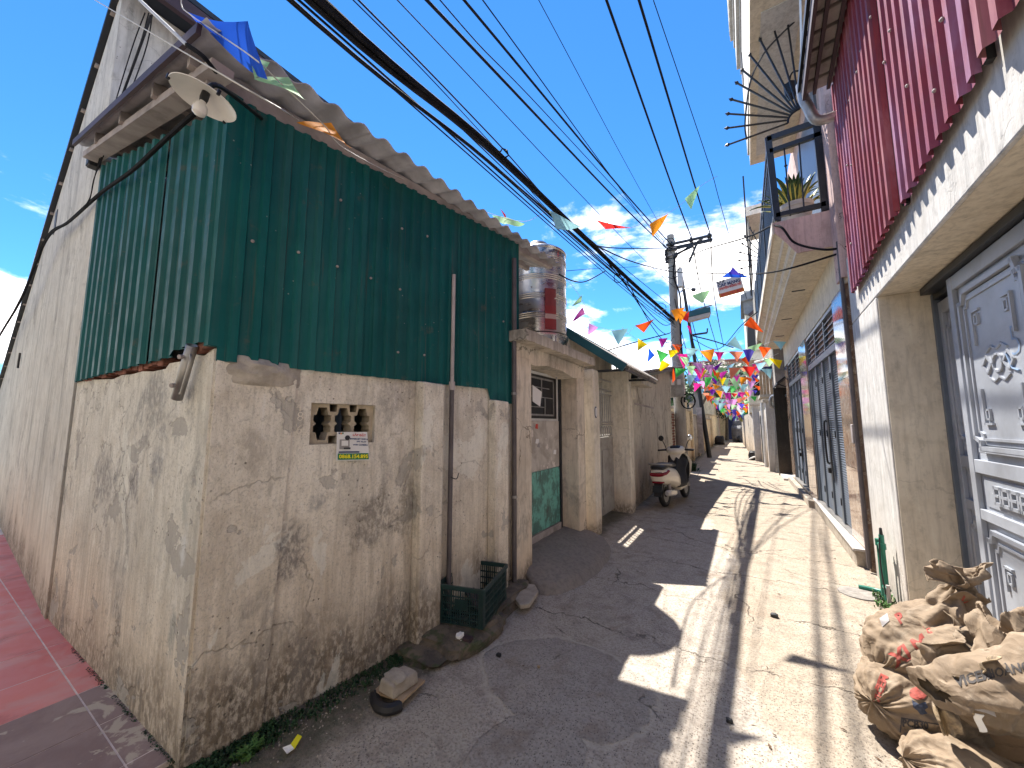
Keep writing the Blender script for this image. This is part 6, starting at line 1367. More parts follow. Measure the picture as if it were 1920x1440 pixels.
# ------------------------------------------------------------------ crate on its ledge, bricks and scraps by the shed wall
A_, B_, C_ = gz(905, 1181, .12), gz(822, 1166, .12), gz(953, 1121, .12)
e1 = (B_ - A_); L1 = e1.length; e1.normalize(); e2 = (C_ - A_); e2 = (e2 - e1 * e2.dot(e1)); L2 = (C_ - A_).length * .98; e2.normalize(); HC = gx(905, 1106, A_.x).z - .12
crate = thing('plastic_crate', 'dark green slatted plastic crate standing on a mossy ledge by the wall', 'crate', A_)
def cp(a, c_, z_): return A_ + e1 * (a * L1) + e2 * (c_ * L2) + Vector((0, 0, z_ * HC))
def lattice(name, P0, P1, nv, rows, plate_=None, skip=None):
    mb = MB(); d_ = (P1 - P0); nrm = d_.cross(Vector((0, 0, 1))).normalized(); W_ = d_.length
    def q(t, z_): return P0 + d_ * t + Vector((0, 0, z_ * HC))
    for z_ in rows: mb.bar(q(.06, z_), q(.94, z_), .010, .008)
    for i in range(nv):
        t = .08 + .84 * i / (nv - 1); mb.bar(q(t, .02), q(t, .90), .0055 if i % 4 else .011, .0055, nrm)
    if plate_: mb.prism([q(plate_[0], plate_[2]), q(plate_[1], plate_[2]), q(plate_[1], plate_[3]), q(plate_[0], plate_[3])], nrm * .006)
    return tag(obj(name, mb, M['crate'], crate), kind='stuff')
rowsA = [.03, .18, .36, .54, .72]
lattice('slatted_side', cp(0, 0, 0), cp(1, 0, 0), 17, rowsA, (.36, .64, .40, .66)); lattice('slatted_side', cp(0, 1, 0), cp(1, 1, 0), 17, rowsA)
lattice('slatted_side', cp(0, 0, 0), cp(0, 1, 0), 21, rowsA); lattice('slatted_side', cp(1, 0, 0), cp(1, 1, 0), 21, rowsA)
for a, c_ in ((0, 0), (1, 0), (0, 1), (1, 1)):
    q = cp(a, c_, 0); i1 = e1 * (.035 if a == 0 else -.035); i2 = e2 * (.035 if c_ == 0 else -.035)
    mb = MB(); t_ = .008
    for dv in (i1, i2): mb.bar(q + dv * .5, q + dv * .5 + Vector((0, 0, HC)), .008 if dv is i2 else .035, .035 if dv is i2 else .008, e2)
    obj('corner_post', mb, M['crate'], crate)
for (p0, p1) in ((cp(-.02, -.015, .95), cp(1.02, -.015, .95)), (cp(-.02, 1.015, .95), cp(1.02, 1.015, .95)), (cp(-.02, -.015, .95), cp(-.02, 1.015, .95)), (cp(1.02, -.015, .95), cp(1.02, 1.015, .95))):
    obj('rim', MB().bar(p0, p1, .016, HC * .12), M['crate'], crate, bevel=.003)
mb = MB()
for i in range(14): mb.bar(cp(.02, .04 + i * .07, .03), cp(.98, .04 + i * .07, .03), .012, .006)
for i in range(8): mb.bar(cp(.06 + i * .125, .02, .03), cp(.06 + i * .125, .98, .03), .008, .006)
tag(obj('base_grid', mb, M['crate'], crate), kind='stuff')
scr = thing('plank_scrap', 'dark wooden scrap lying inside the green crate', 'plank', cp(.5, .5, .2))
obj('board', MB().bar(cp(.25, .4, .14), cp(.8, .75, .30), .09, .02), M['dark_wood'], scr); obj('batten', MB().bar(cp(.3, .5, .22), cp(.45, .62, .26), .03, .02), M['dark_wood'], scr)
led = thing('mossy_ledge', 'low crumbling concrete ledge stained with moss under the crate', 'ledge', (-1.9, 2.6, 0))
m, b, p = new_mat('mossy_stone'); P = b.pos()
c = b.mix(b.mr(b.noise(P, 7, 6, .68), .4, .6), (0.17, 0.135, 0.10), (0.085, 0.072, 0.06)); c = b.mix(b.mr(b.noise(P, 10, 5, .7), .5, .62, 0, .8), c, (0.055, 0.075, 0.03))
setp(b, p, c, .95, normal=b.bump(b.noise(P, 18, 6, .7), .8, .03)); M['mossy'] = m
def rock(c0, sx, sy, sz, seed, n=10):
    mb = MB()
    def f(u_, v_):
        th, ph = u_ * 2 * math.pi, (v_ - .5) * math.pi
        e_ = .55; cx = math.copysign(abs(math.cos(ph)) ** e_, 1) * math.copysign(abs(math.cos(th)) ** e_, math.cos(th)); cy2 = math.copysign(abs(math.cos(ph)) ** e_, 1) * math.copysign(abs(math.sin(th)) ** e_, math.sin(th)); cz = math.copysign(abs(math.sin(ph)) ** e_, math.sin(ph))
        k = 1 + .20 * mnoise.noise(Vector((cx * 2 + seed, cy2 * 2, cz * 2))) + .10 * mnoise.cell(Vector((cx * 2.3 + seed, cy2 * 2.3, cz * 2.3))) * .6 + .09 * mnoise.noise(Vector((cx * 7 + seed, cy2 * 7, cz * 7)))
        return Vector(c0) + Vector((cx * sx * k, cy2 * sy * k, cz * sz * k))
    return mb.grid(f, n * 3, n * 2)
obj('block', rock((-1.94, 2.42, .03), .26, .34, .08, 3), M['mossy'], led, smooth=True); obj('block', rock((-1.97, 2.95, .04), .20, .34, .085, 8), M['mossy'], led, smooth=True)
obj('block', rock((-2.0, 2.15, .0), .22, .20, .055, 5), M['mossy'], led, smooth=True)
q = gz(862, 1195, .10); tag(obj('crumpled_litter', rock(q, .022, .03, .03, 11, 6), M['paper'], smooth=False), 'crumpled white scrap of litter at the ledge below the crate', 'litter')
q = gz(845, 1187, .09); tag(obj('timber_offcut', MB().bar(gz(812, 1183, .09), gz(885, 1200, .09), .05, .03), M['dark_wood'], bevel=.004), 'dark timber offcut under the front of the crate', 'timber')
q = gz(983, 1122, .05)
cs = tag(obj('concrete_slab_piece', MB().prism([gz(957, 1120, .05), gz(975, 1143, .05), gz(993, 1140, .05), gz(1010, 1115, .055), gz(1003, 1103, .06), gz(985, 1100, .06), gz(962, 1110, .055)], (0, 0, .035)), M['stone'], bevel=.006), 'broken flat concrete piece lying right of the crate', 'rubble')
obj('concrete_slab_support', rock(gz(985, 1118, .02), .07, .08, .04, 21, 6), M['mossy'], smooth=True); tag(bpy.data.objects['concrete_slab_support'], 'small dark stone propping up the broken concrete piece', 'stone')
bb = thing('board', 'pale board lying on the ground under a broken brick', 'board', gz(745, 1305, .05))
mb = MB().prism([gz(699, 1300, .045), gz(755, 1318, .05), gz(797, 1279, .04), gz(742, 1262, .035)], (0, 0, .012)); obj('sheet', mb, M['wood'], bb)
obj('nail_batten', MB().bar(gz(720, 1290, .03), gz(760, 1300, .03), .02, .02), M['wood'], bb)
bk = thing('broken_brick', 'chunky grey broken brick lying on the pale board', 'brick', gz(750, 1290, .06))
b0_, b1_, b2_ = gz(716, 1302, .06), gz(738, 1314, .06), gz(787, 1279, .06)
dl_ = (b2_ - b1_); wv_ = (b0_ - b1_) * 1.4
mb = MB().hexa([b1_, b1_ + wv_, b1_ + wv_ + dl_ * .96, b1_ + dl_, b1_ + Vector((0, 0, .07)) + wv_ * .12, b1_ + wv_ * .85 + Vector((0, 0, .08)), b1_ + wv_ * .85 + dl_ * .9 + Vector((0, 0, .075)), b1_ + wv_ * .1 + dl_ * .97 + Vector((0, 0, .065))])
obj('body', mb, M['stone'], bk, bevel=.012); obj('mortar_crust', rock(b1_ + wv_ * .5 + dl_ * .4 + Vector((0, 0, .072)), .07, .05, .012, 4, 6), M['stone'], bk, smooth=True)
tq = gz(727, 1318, .03); tag(obj('tyre_piece', MB().tube(spline([gz(702, 1303, .03), gz(708, 1322, .03), gz(728, 1330, .03), gz(752, 1322, .03)], 6), [.03] * 19, 8), M['black'], smooth=True, loc=tq), 'curved black piece of old tyre poking out below the board', 'tyre')
yl = thing('sweet_wrapper', 'yellow and white wrapper dropped near the moss at the wall foot', 'wrapper', gz(547, 1393, .02))
obj('film', MB().prism([gz(544, 1398, .025), gz(558, 1378, .03), gz(566, 1382, .03), gz(552, 1405, .02)], (0, 0, .004)), M['ink_yellow'], yl); obj('end', MB().prism([gz(530, 1403, .02), gz(545, 1397, .03), gz(551, 1405, .02), gz(538, 1414, .015)], (0, 0, .004)), M['paper'], yl)
for i, (u_, v_, s_, lab) in enumerate(((935, 1228, .012, 'small black lump on the dark concrete before the crate'), (1010, 1250, .007, 'tiny cigarette butt on the dark concrete'), (1452, 1155, .02, 'small knot of dark twigs on the sunlit concrete'), (1368, 1352, .012, 'small dark pebble on the sunlit concrete'))):
    tag(obj('ground_scrap', rock(gz(u_, v_, .008), s_ * 1.4, s_, s_, 30 + i, 5), M['black'] if i != 1 else M['wood'], smooth=True), lab, 'litter')
ls = MB(); r2 = random.Random(5)
for i in range(900):
    if i < 500: yv = r2.uniform(.9, 2.6); xv = fx(yv) + abs(r2.gauss(0, .22)) + .05
    else: yv = r2.uniform(2.2, 9); xv = r2.uniform(.2, .98) if r2.random() < .6 else r2.uniform(-.9, .9)
    s_ = r2.uniform(.002, .007); a = r2.uniform(0, 6)
    c0 = Vector((xv, yv, ground_z(xv, yv) + s_ * .4)); ls.add([c0 + Vector((s_ * math.cos(a + k * 1.57) * r2.uniform(.7, 1.2), s_ * math.sin(a + k * 1.57) * r2.uniform(.7, 1.2), -s_ * .4)) for k in range(4)] + [c0 + Vector((0, 0, s_ * .6))], [(0, 1, 4), (1, 2, 4), (2, 3, 4), (3, 0, 4)])
tag(obj('grit', ls, M['stone']), 'loose grit and pebbles scattered on the alley concrete', 'grit', kind='stuff')
lv = MB()
for i in range(150):
    yv = r2.uniform(2.0, 10); xv = r2.uniform(-.3, .95) if i < 110 else r2.uniform(-1.8, -.3); s_ = r2.uniform(.006, .02); a = r2.uniform(0, 6.28); d_ = Vector((math.cos(a), math.sin(a), 0)); n_ = Vector((-d_.y, d_.x, 0)); c0 = Vector((xv, yv, ground_z(xv, yv) + .004)); wd = r2.choice((.12, .3, .5))
    lv.add([c0 - d_ * s_, c0 + n_ * s_ * wd + Vector((0, 0, r2.uniform(.001, .006))), c0 + d_ * s_ + Vector((0, 0, r2.uniform(0, .008))), c0 - n_ * s_ * wd + Vector((0, 0, r2.uniform(.0, .005)))], [(0, 1, 2, 3)])
M['dead_leaf'] = simple('dead_leaf', (0.10, 0.06, 0.035), .9, 0, .4, 20)
tag(obj('dry_leaves', lv, M['dead_leaf']), 'bits of dry leaf and twig strewn over the concrete', 'leaf litter', kind='stuff')
# moss and weeds at the wall foot
def tufts(name, pts, n, hgt, spread, mat, lab, cat, seed, leafw=.006, kind='stuff'):
    r_ = random.Random(seed); mb = MB()
    for i in range(n):
        q = r_.choice(pts); t = Vector((q[0] + r_.gauss(0, spread), q[1] + r_.gauss(0, spread), q[2])); a = r_.uniform(0, 6.28); h_ = hgt * r_.uniform(.4, 1.3); ln = Vector((math.cos(a), math.sin(a), 0)); sd = Vector((-ln.y, ln.x, 0)) * leafw * r_.uniform(.6, 1.5); b_ = r_.uniform(.2, .9)
        m1 = t + ln * h_ * b_ * .5 + Vector((0, 0, h_ * .7)); e_ = t + ln * h_ * b_ * 1.2 + Vector((0, 0, h_ * (1 - .3 * b_)))
        mb.add([t - sd * .4, t + sd * .4, m1 + sd, m1 - sd, e_], [(0, 1, 2, 3), (3, 2, 4)])
    return tag(obj(name, mb, M[mat]), lab, cat, kind=kind)
wf = [(fx(y_) + .03 + .05 * (k % 3), y_, 0) for k, y_ in enumerate([.86 + i * .035 for i in range(40)])]
tufts('moss', wf[:10] * 2 + wf, 2600, .020, .025, 'leaf_dark', 'dark green moss along the foot of the shed wall', 'moss', 3, .005)
tufts('moss', [(fx(y_) + .06, y_, .0) for y_ in (1.95, 2.0, 2.05, 2.12, 2.2, 2.3)] + [(-2.02, 2.12, .03), (-1.98, 2.2, .04)], 1300, .022, .03, 'leaf_dark', 'moss in the damp corner below the crate', 'moss', 4, .005)
tufts('moss', [(-2.36 - i * .017, .819 - .00026 * i, .020) for i in range(105) if i % 29 < 22], 800, .008, .006, 'leaf_dark', 'thin dark moss line along the foot of the lane side wall', 'moss', 8, .004)
tufts('weeds', [(gz(455 + i * 6, 1420 - i * 4, 0).x, gz(455 + i * 6, 1420 - i * 4, 0).y, 0) for i in range(5)], 260, .028, .02, 'leaf', 'fresh green weeds sprouting at the shed corner', 'weeds', 5, .009)
tufts('weeds', [(1.0, 4.75, 0), (.98, 4.65, 0), (1.0, 4.9, 0)], 160, .05, .04, 'leaf', 'small weeds at the foot of the green pipes', 'weeds', 6, .006)
tufts('weeds', [(-1.72, 12.7, 0), (-1.7, 14.4, 0), (-1.75, 14.6, 0)], 420, .28, .10, 'leaf_dark', 'dark weeds by the foot of the ochre wall', 'weeds', 7, .03)

# ------------------------------------------------------------------ green pipes and manhole patch
gp = thing('green_pipes', 'green plastic water pipes rising beside the white pillar', 'pipe', rp(4.9, 0, .06))
dq = .075
pp1 = [rw(1663, 1112, dq), rw(1652, 1060, dq), rw(1644, 1012, dq), rw(1655, 1000, dq), rw(1656, 990, dq)]
obj('pipe', MB().tube([Vector((q.x, pp1[0].y + .10, q.z)) for q in (Vector((pp1[0].x, 0, .0)), Vector((pp1[0].x, 0, .50)))], .019, 10), M['green_pipe'], gp, smooth=True)
x0, y0 = pp1[0].x, pp1[0].y
for (dy_, z0, z1) in ((0.0, .0, .60), (.10, .42, .52)):
    obj('pipe', MB().tube([(x0, y0 + dy_, z0), (x0, y0 + dy_, z1)], .019, 10), M['green_pipe'], gp, smooth=True)
obj('pipe', MB().tube([(x0, y0 - .02, .50), (x0, y0 + .13, .50)], .019, 10), M['green_pipe'], gp, smooth=True)
obj('pipe', MB().tube([(x0, y0 - .05, .14), (x0, y0 + .03, .14)], .022, 10), M['green_pipe'], gp, smooth=True); obj('pipe', MB().tube([(x0, y0 - .05, .0), (x0, y0 - .05, .18)], .014, 10), M['pvc'], gp, smooth=True)
obj('elbow', MB().lathe([(0, -.03), (.027, -.03), (.027, .03), (0, .03)], (x0, y0 + .10, .51), n=10), M['green_pipe'], gp); obj('elbow', MB().lathe([(0, -.025), (.027, -.025), (.027, .025), (0, .025)], (x0, y0, .50), n=10), M['green_pipe'], gp)
obj('cap', MB().lathe([(0, .0), (.014, .0), (.010, .06), (0, .065)], (x0, y0, .60), n=8), M['black'], gp)
obj('hose', MB().tube(spline([(x0 - .02, y0 - .03, .58), (x0 - .035, y0 - .06, .35), (x0 - .02, y0 - .05, .1)], 5), .006, 6), M['black'], gp)
obj('pipe', MB().tube(spline([gz(1610, 1100, .02), gz(1640, 1106, .025), gz(1655, 1110, .03)], 4), .021, 10), M['green_pipe'], gp, smooth=True)
mp = gz(1610, 1112, .006); mb = MB().lathe([(0, .008), (.15, .008), (.155, .0), (.155, -.02)], (mp.x, mp.y, 0), n=28)
tag(obj('drain_cover', mb, M['drain'], smooth=True), 'round grey cement drain patch by the green pipes', 'drain cover')

# ------------------------------------------------------------------ cement sacks
def tri(x_): f = x_ - math.floor(x_); return 1 - abs(2 * f - 1)
def creaser(seed, n=9, fmin=2.0, fmax=7.0, amp=.02):
    r_ = random.Random(seed); D = []
    for i in range(n):
        d_ = Vector((r_.gauss(0, 1), r_.gauss(0, 1), r_.gauss(0, 1))).normalized(); f = r_.uniform(fmin, fmax); D.append((d_, f, r_.uniform(0, 1), amp * (fmin / f) ** .6 * r_.uniform(.5, 1.2)))
    def f_(p_):
        w_ = mnoise.noise(p_ * 3.1 + Vector((seed, 0, 0))) * .5; s_ = 0
        for d_, f, ph, a in D: s_ += a * (tri(p_.dot(d_) * f + ph + w_) - .5)
        return s_
    return f_
VRIGHT = Vector((_cy, _sy, 0)); VFWD = Vector((-_sy, _cy, 0))
def sack(name, lab, c0, rx, ry, rz, rot, seed, amp=.03, pleat=.012, sag=.2, mat='kraft', nu=170, nv=100, parent=None, floor=0.0):
    cr = creaser(seed, 18, 2.6, 15, amp * .62); mb = MB(); rm = Matrix.Rotation(rot[2], 3, 'Z') @ Matrix.Rotation(rot[1], 3, 'Y') @ Matrix.Rotation(rot[0], 3, 'X'); c0 = Vector(c0)
    def f(u_, v_):   # long axis = local x
        th = u_ * 2 * math.pi; t = -1 + 2 * v_; rad = max(0.0, 1 - abs(t) ** 3.2) ** .5
        e_ = .78; cc, ss = math.cos(th), math.sin(th)
        y_ = math.copysign(abs(cc) ** e_, cc) * rad; z_ = math.copysign(abs(ss) ** e_, ss) * rad
        q = Vector((t * rx, y_ * ry, z_ * rz)); q.z -= sag * rz * (abs(t) ** 2) * (1 if z_ > 0 else .2)
        n_ = Vector((t * .3, y_ / max(ry, .01) * .2, z_ / max(rz, .01) * .2)); n_ = n_.normalized() if n_.length > 1e-6 else Vector((1, 0, 0))
        k = cr(q * 1.6) * .40 + .013 * abs(t) ** 1.3 * (tri(th * 1.75 + .6 * mnoise.noise(q * 4 + Vector((seed, 0, 0)))) - .5) * 1.6 + pleat * .55 * abs(t) ** 4 * math.sin(th * 23 + seed + 3 * t + 2 * math.sin(th * 3))
        q = q + n_ * k; w_ = c0 + rm @ q
        if w_.z < floor + .004: w_.z = floor + .004
        return w_
    mb.grid(f, nu, nv); o = obj(name, mb, M[mat], parent, smooth=True, angle=50, loc=None if parent else c0)
    if lab: tag(o, lab, 'sack', 'cement sacks by the steel door')
    o['_mb'] = 0; del o['_mb']; return o, mb
def bvh(*mbs):
    V_ = []; Fc = []
    for q in mbs: o_ = len(V_); V_ += q.v; Fc += [tuple(i + o_ for i in f) for f in q.f]
    return BVHTree.FromPolygons([tuple(v) for v in V_], Fc)
CAM = Vector((0, 0, CAM_H))
def stamp(me, tree, parent, name, mat, up=.0025):
    bm = bmesh.new(); bm.from_mesh(me); bmesh.ops.triangulate(bm, faces=bm.faces)
    for k in range(3):
        long_ = [e for e in bm.edges if e.calc_length() > .012]
        if not long_: break
        bmesh.ops.subdivide_edges(bm, edges=long_, cuts=1); bmesh.ops.triangulate(bm, faces=bm.faces)
    dead = []
    for v in bm.verts:
        d_ = (v.co - CAM).normalized(); h = tree.ray_cast(CAM, d_)
        if h[0] is None: dead.append(v)
        else: v.co = h[0] + (h[1] if h[1].dot(d_) < 0 else -h[1]) * up
    if dead: bmesh.ops.delete(bm, geom=dead, context='VERTS')
    for v in bm.verts: v.co -= origin_of(parent)
    me2 = bpy.data.meshes.new(name); bm.to_mesh(me2); bm.free(); me2.materials.append(M[mat])
    o = bpy.data.objects.new(name, me2); C.objects.link(o); o.parent = parent; return o
def stamp_text(t, u_, v_, y_, size, ang, tree, par, mat, bold=.0, width=None, name='lettering'):
    q = gy(u_, v_, y_); ax_ = (VRIGHT * math.cos(R(ang)) + Vector((0, 0, 1)) * math.sin(R(ang))); ay_ = (-VRIGHT * math.sin(R(ang)) + Vector((0, 0, 1)) * math.cos(R(ang)))
    return stamp(text_mesh(t, size, (q, ax_, ay_), bold=bold, width=width), tree, par, name, mat)
def stamp_poly(pix, y_, tree, par, mat, name='print'):
    P_ = [gy(u_, v_, y_) for u_, v_ in pix]; me = bpy.data.meshes.new(name); me.from_pydata([tuple(q) for q in P_], [], [tuple(range(len(P_)))]); return stamp(me, tree, par, name, mat)
yaw_v = math.atan2(_sy, _cy)
c_low = gz(1722, 1314, .17)
s1, m1 = sack('cement_sack', 'bulging brown cement sack with a red disc print, lowest of the heap', c_low, .275, .20, .18, (0, R(6), yaw_v + R(8)), 3, .040, .012, .15)
t1 = bvh(m1)
stamp_poly([(1722 + 17 * math.cos(a * .449), 1300 + 12 * math.sin(a * .449)) for a in range(14)], c_low.y - .2, t1, s1, 'sack_red')
stamp_poly([(1710, 1312), (1722, 1320), (1735, 1316), (1740, 1326), (1733, 1330), (1739, 1338), (1726, 1340), (1720, 1332), (1712, 1326)], c_low.y - .2, t1, s1, 'sack_blue')
stamp_text('PCB30', 1716, 1358, c_low.y - .2, .045, -6, t1, s1, 'sack_black', .002)
for a, c_ in (((1690, 1345), (1760, 1357)), ((1690, 1345), (1687, 1372)), ((1640, 1290), (1652, 1262))):
    stamp_poly([(a[0], a[1]), (c_[0], c_[1]), (c_[0] + 2, c_[1] + 2.5), (a[0] + 2, a[1] + 2.5)], c_low.y - .2, t1, s1, 'sack_black' if a[0] > 1650 else 'sack_red')
stamp_text('VICEM', 1652, 1292, c_low.y - .2, .05, 65, t1, s1, 'sack_red', .002)
c_up = gy(1738, 1212, c_low.y + .10)
s2_, m2 = sack('cement_sack', 'tilted brown cement sack printed in red, resting on the lowest sack', c_up, .29, .20, .18, (0, R(-20), yaw_v + R(2)), 8, .042, .014, .15)
t2 = bvh(m2)
stamp_text('XI MĂNG', 1742, 1200, c_up.y - .25, .10, 28, t2, s2_, 'sack_red', .004)
stamp_text('P', 1688, 1160, c_up.y - .25, .07, 30, t2, s2_, 'sack_red', .003)
for a, c_ in (((1727, 1238), (1752, 1222)), ((1752, 1222), (1758, 1236)), ((1733, 1252), (1758, 1236)), ((1727, 1238), (1733, 1252)), ((1700, 1262), (1740, 1248))):
    stamp_poly([a, c_, (c_[0] + 1.6, c_[1] + 2), (a[0] + 1.6, a[1] + 2)], c_up.y - .25, t2, s2_, 'sack_black')
stamp_text('III', 1742, 1237, c_up.y - .25, .035, 27, t2, s2_, 'sack_black', .001)
stamp_poly([(1650, 1160), (1664, 1150), (1668, 1164), (1655, 1176)], c_up.y - .25, t2, s2_, 'ink_grey')
# gathered neck of that sack: twisted, fanning out at the top
def crumple(name, lab, corners, nx_, ny_, amp, seed, mat='kraft', parent=None, curl=0.0, group='cement sacks by the steel door', solid=.003, fm=(3, 11)):
    cr = creaser(seed, 12, fm[0], fm[1], amp); p00, p10, p11, p01 = (Vector(q) for q in corners); nrm = (p10 - p00).cross(p01 - p00).normalized(); mb = MB()
    def f(u_, v_):
        q = p00.lerp(p10, u_).lerp(p01.lerp(p11, u_), v_); k = cr(q * 1.3 + Vector((0, 0, seed))) + curl * (math.sin(math.pi * v_) - .4) * .5
        e_ = cr(q * 1.9 + Vector((seed, 3, 0))) * .9
        return q + nrm * k * 1.8 + (p10 - p00).normalized() * e_ + (p01 - p00).normalized() * e_ * .8
    mb.grid(f, nx_, ny_); o = obj(name, mb, M[mat], parent, smooth=True, solid=solid, angle=35, loc=None if parent else (p00 + p11) / 2)
    if lab and not parent: tag(o, lab, 'sack', group)
    return o, mb
nk = [gy(1775, 1170, c_up.y), gy(1800, 1105, c_up.y + .02), gy(1800, 1082, c_up.y + .02)]
cr_ = creaser(17, 10, 3, 10, .028); mb = MB()
def neckf(u_, v_):
    th = u_ * 2 * math.pi; pts = [gy(1770, 1178, c_up.y + .02), gy(1792, 1130, c_up.y + .02), gy(1798, 1098, c_up.y + .03), gy(1800, 1062, c_up.y + .03)]
    i = min(2, int(v_ * 3)); q = pts[i].lerp(pts[i + 1], v_ * 3 - i)
    wr = [.20, .115, .055, .135]; wi = wr[i] + (wr[i + 1] - wr[i]) * (v_ * 3 - i)
    o_ = VRIGHT * math.cos(th) * wi + VFWD * math.sin(th) * wi * (.75 if v_ < .6 else .45); q = q + o_ + Vector((0, 0, .030 * math.cos(th * 2 + 1) * (v_ > .75)))
    return q + o_.normalized() * (cr_(q * 1.5) * (1.2 if v_ > .66 else .9) + .012 * math.sin(th * 9 + 5 * v_))
mb.grid(neckf, 90, 44); obj('gathered_neck', mb, M['kraft'], s2_, smooth=True, solid=.003, angle=40)
fl1, fm1 = crumple('top_flap', None, [gy(1738, 1052, c_up.y), gy(1800, 1062, c_up.y - .03), gy(1795, 1100, c_up.y - .05), gy(1742, 1095, c_up.y - .06)], 34, 24, .020, 21, parent=s2_, curl=.03)
fl2, fm2 = crumple('top_flap', None, [gy(1790, 1068, c_up.y - .02), gy(1852, 1072, c_up.y + .05), gy(1840, 1100, c_up.y), gy(1788, 1098, c_up.y - .05)], 34, 20, .018, 22, parent=s2_, curl=-.03)
fl3, fm3 = crumple('side_fold', None, [gy(1795, 1110, c_up.y - .06), gy(1835, 1115, c_up.y + .05), gy(1880, 1175, c_up.y + .05), gy(1790, 1185, c_up.y - .16)], 40, 34, .024, 23, parent=s2_, curl=.05)
t3 = bvh(fm3, m2); stamp_text('VICEM', 1822, 1152, c_up.y - .3, .06, -58, t3, s2_, 'sack_red', .002)
# heap of emptied sacks on the right, rolled and crumpled
yr = c_low.y - .30
r_lab = 'rolled empty paper sack with grey lettering lying across the carton'
rollc = creaser(31, 11, 3, 10, .020); mb = MB()
ra, rb = gy(1756, 1296, yr - .17), gy(1975, 1250, yr - .17)
def rollf(u_, v_):
    th = u_ * 2 * math.pi; q = ra.lerp(rb, v_); wz = .062 + .03 * v_; wy_ = .12
    o_ = Vector((0, 0, 1)) * math.sin(th) * wz + VFWD * math.cos(th) * wy_; q = q + o_; k = rollc(q * 1.5) + (.006 * math.sin(th * 8) if v_ < .08 else 0)
    if v_ < .02: o_ = o_ * .5; q = ra + o_
    return q + o_.normalized() * k
mb.grid(rollf, 80, 70); s3, m3 = obj('empty_sack', mb, M['kraft'], smooth=True, angle=38, loc=ra), mb; tag(s3, r_lab, 'sack', 'cement sacks by the steel door')
t4 = bvh(mb); stamp_text('VICEM', 1826, 1272, yr - .4, .050, 13, t4, s3, 'sack_black', .002); stamp_text('HOÀNG', 1890, 1258, yr - .4, .045, 11, t4, s3, 'sack_black', .001)
s4, m4 = crumple('empty_sack', 'crumpled open empty sack with a frayed dark edge, on top of the rolled sack', [gy(1752, 1195, yr - .05), gy(1830, 1180, yr + .16), gy(1850, 1262, yr - .02), gy(1760, 1290, yr - .14)], 60, 50, .042, 41, curl=.10)
s5, m5 = crumple('empty_sack', 'flattened empty sack with numbers, highest at the right edge', [gy(1828, 1228, yr - .12), gy(1990, 1196, yr - .02), gy(1990, 1168, yr + .25), gy(1838, 1172, yr + .20)], 60, 40, .030, 43, curl=.08)
s5b, _ = crumple('lower_fold', None, [gy(1838, 1228, yr - .13), gy(1990, 1200, yr - .06), gy(1990, 1238, yr - .10), gy(1806, 1258, yr - .14)], 60, 30, .022, 44, parent=s5, curl=.04)
t5 = bvh(_); stamp_text('30', 1905, 1226, yr - .4, .05, 10, t5, s5, 'sack_black', .002)
s7, _ = crumple('torn_liner', 'dark frayed paper liner bunched between the sacks', [gy(1790, 1246, yr - .14), gy(1868, 1222, yr - .08), gy(1866, 1244, yr - .16), gy(1796, 1276, yr - .18)], 50, 24, .034, 48, 'kraft_dark', curl=.06)
s8, _ = crumple('hanging_scrap', 'grey rag end drooping from the rolled sack beside the carton', [gy(1757, 1290, yr - .12), gy(1800, 1305, yr - .08), gy(1792, 1368, yr - .02), gy(1752, 1360, yr - .06)], 36, 40, .030, 52, 'kraft_dark', curl=.05)
for o in (s7, s8): o['category'] = 'paper'; o['group'] = 'torn paper between the sacks'
# dark belly between the sacks
tag(sack('cement_sack', 'dusty full cement sack mostly hidden behind the rolled sacks', gy(1870, 1262, yr + .28), .34, .2, .20, (0, R(-6), yaw_v), 15, .035, .012, .1)[0])
# carton
m, b, p = new_mat('dirty_cardboard'); P = b.obj()
c = b.mix(b.mr(b.noise(P, 6, 6, .65), .35, .65), (0.33, 0.215, 0.125), (0.25, 0.155, 0.09)); c = b.mix(b.mr(b.noise(b.map(P, (3, 3, 16)), 2, 5, .65), .52, .70, 0, .6), c, (0.11, 0.07, 0.045))
setp(b, p, c, .88, normal=b.bump(b.noise(P, 20, 5, .65), .25, .01)); M['carton'] = m
k0, k1, k2 = gz(1820, 1420, .0), gz(1808, 1300, .40), None
ct = thing('cardboard_carton', 'dirty brown cardboard carton under the rolled sacks at the right edge', 'carton', k0)
cA = gz(1830, 1412, .0); dR = (VRIGHT * .92 - VFWD * .40).normalized(); dB = (VFWD * .95 + VRIGHT * .30).normalized(); hC = .36
def panelq(a, bdir, ln, hh, seed, lean=0.0):
    cr = creaser(seed, 6, 2, 6, .012); mb = MB(); n_ = bdir.cross(Vector((0, 0, 1))).normalized()
    mb.grid(lambda u_, v_: a + bdir * ln * u_ + Vector((0, 0, hh * v_)) + n_ * (cr(Vector((u_, v_, seed)) * .9) * 1.4 + lean * v_), 24, 18); return mb
obj('panel', panelq(cA, dR, .62, hC, 61, .03), M['carton'], ct, smooth=True, solid=.005); obj('panel', panelq(cA, dB, .42, hC, 62, -.03), M['carton'], ct, smooth=True, solid=.005)
obj('panel', panelq(cA + dB * .42, dR, .62, hC, 63), M['carton'], ct, smooth=True, solid=.005)
crumple('flap', None, [cA + Vector((0, 0, hC)), cA + dR * .6 + Vector((0, 0, hC)), cA + dR * .55 - VFWD * .16 + Vector((0, 0, hC - .13)), cA + dR * .22 - VFWD * .14 + Vector((0, 0, hC - .10))], 30, 16, .012, 64, 'carton', parent=ct)
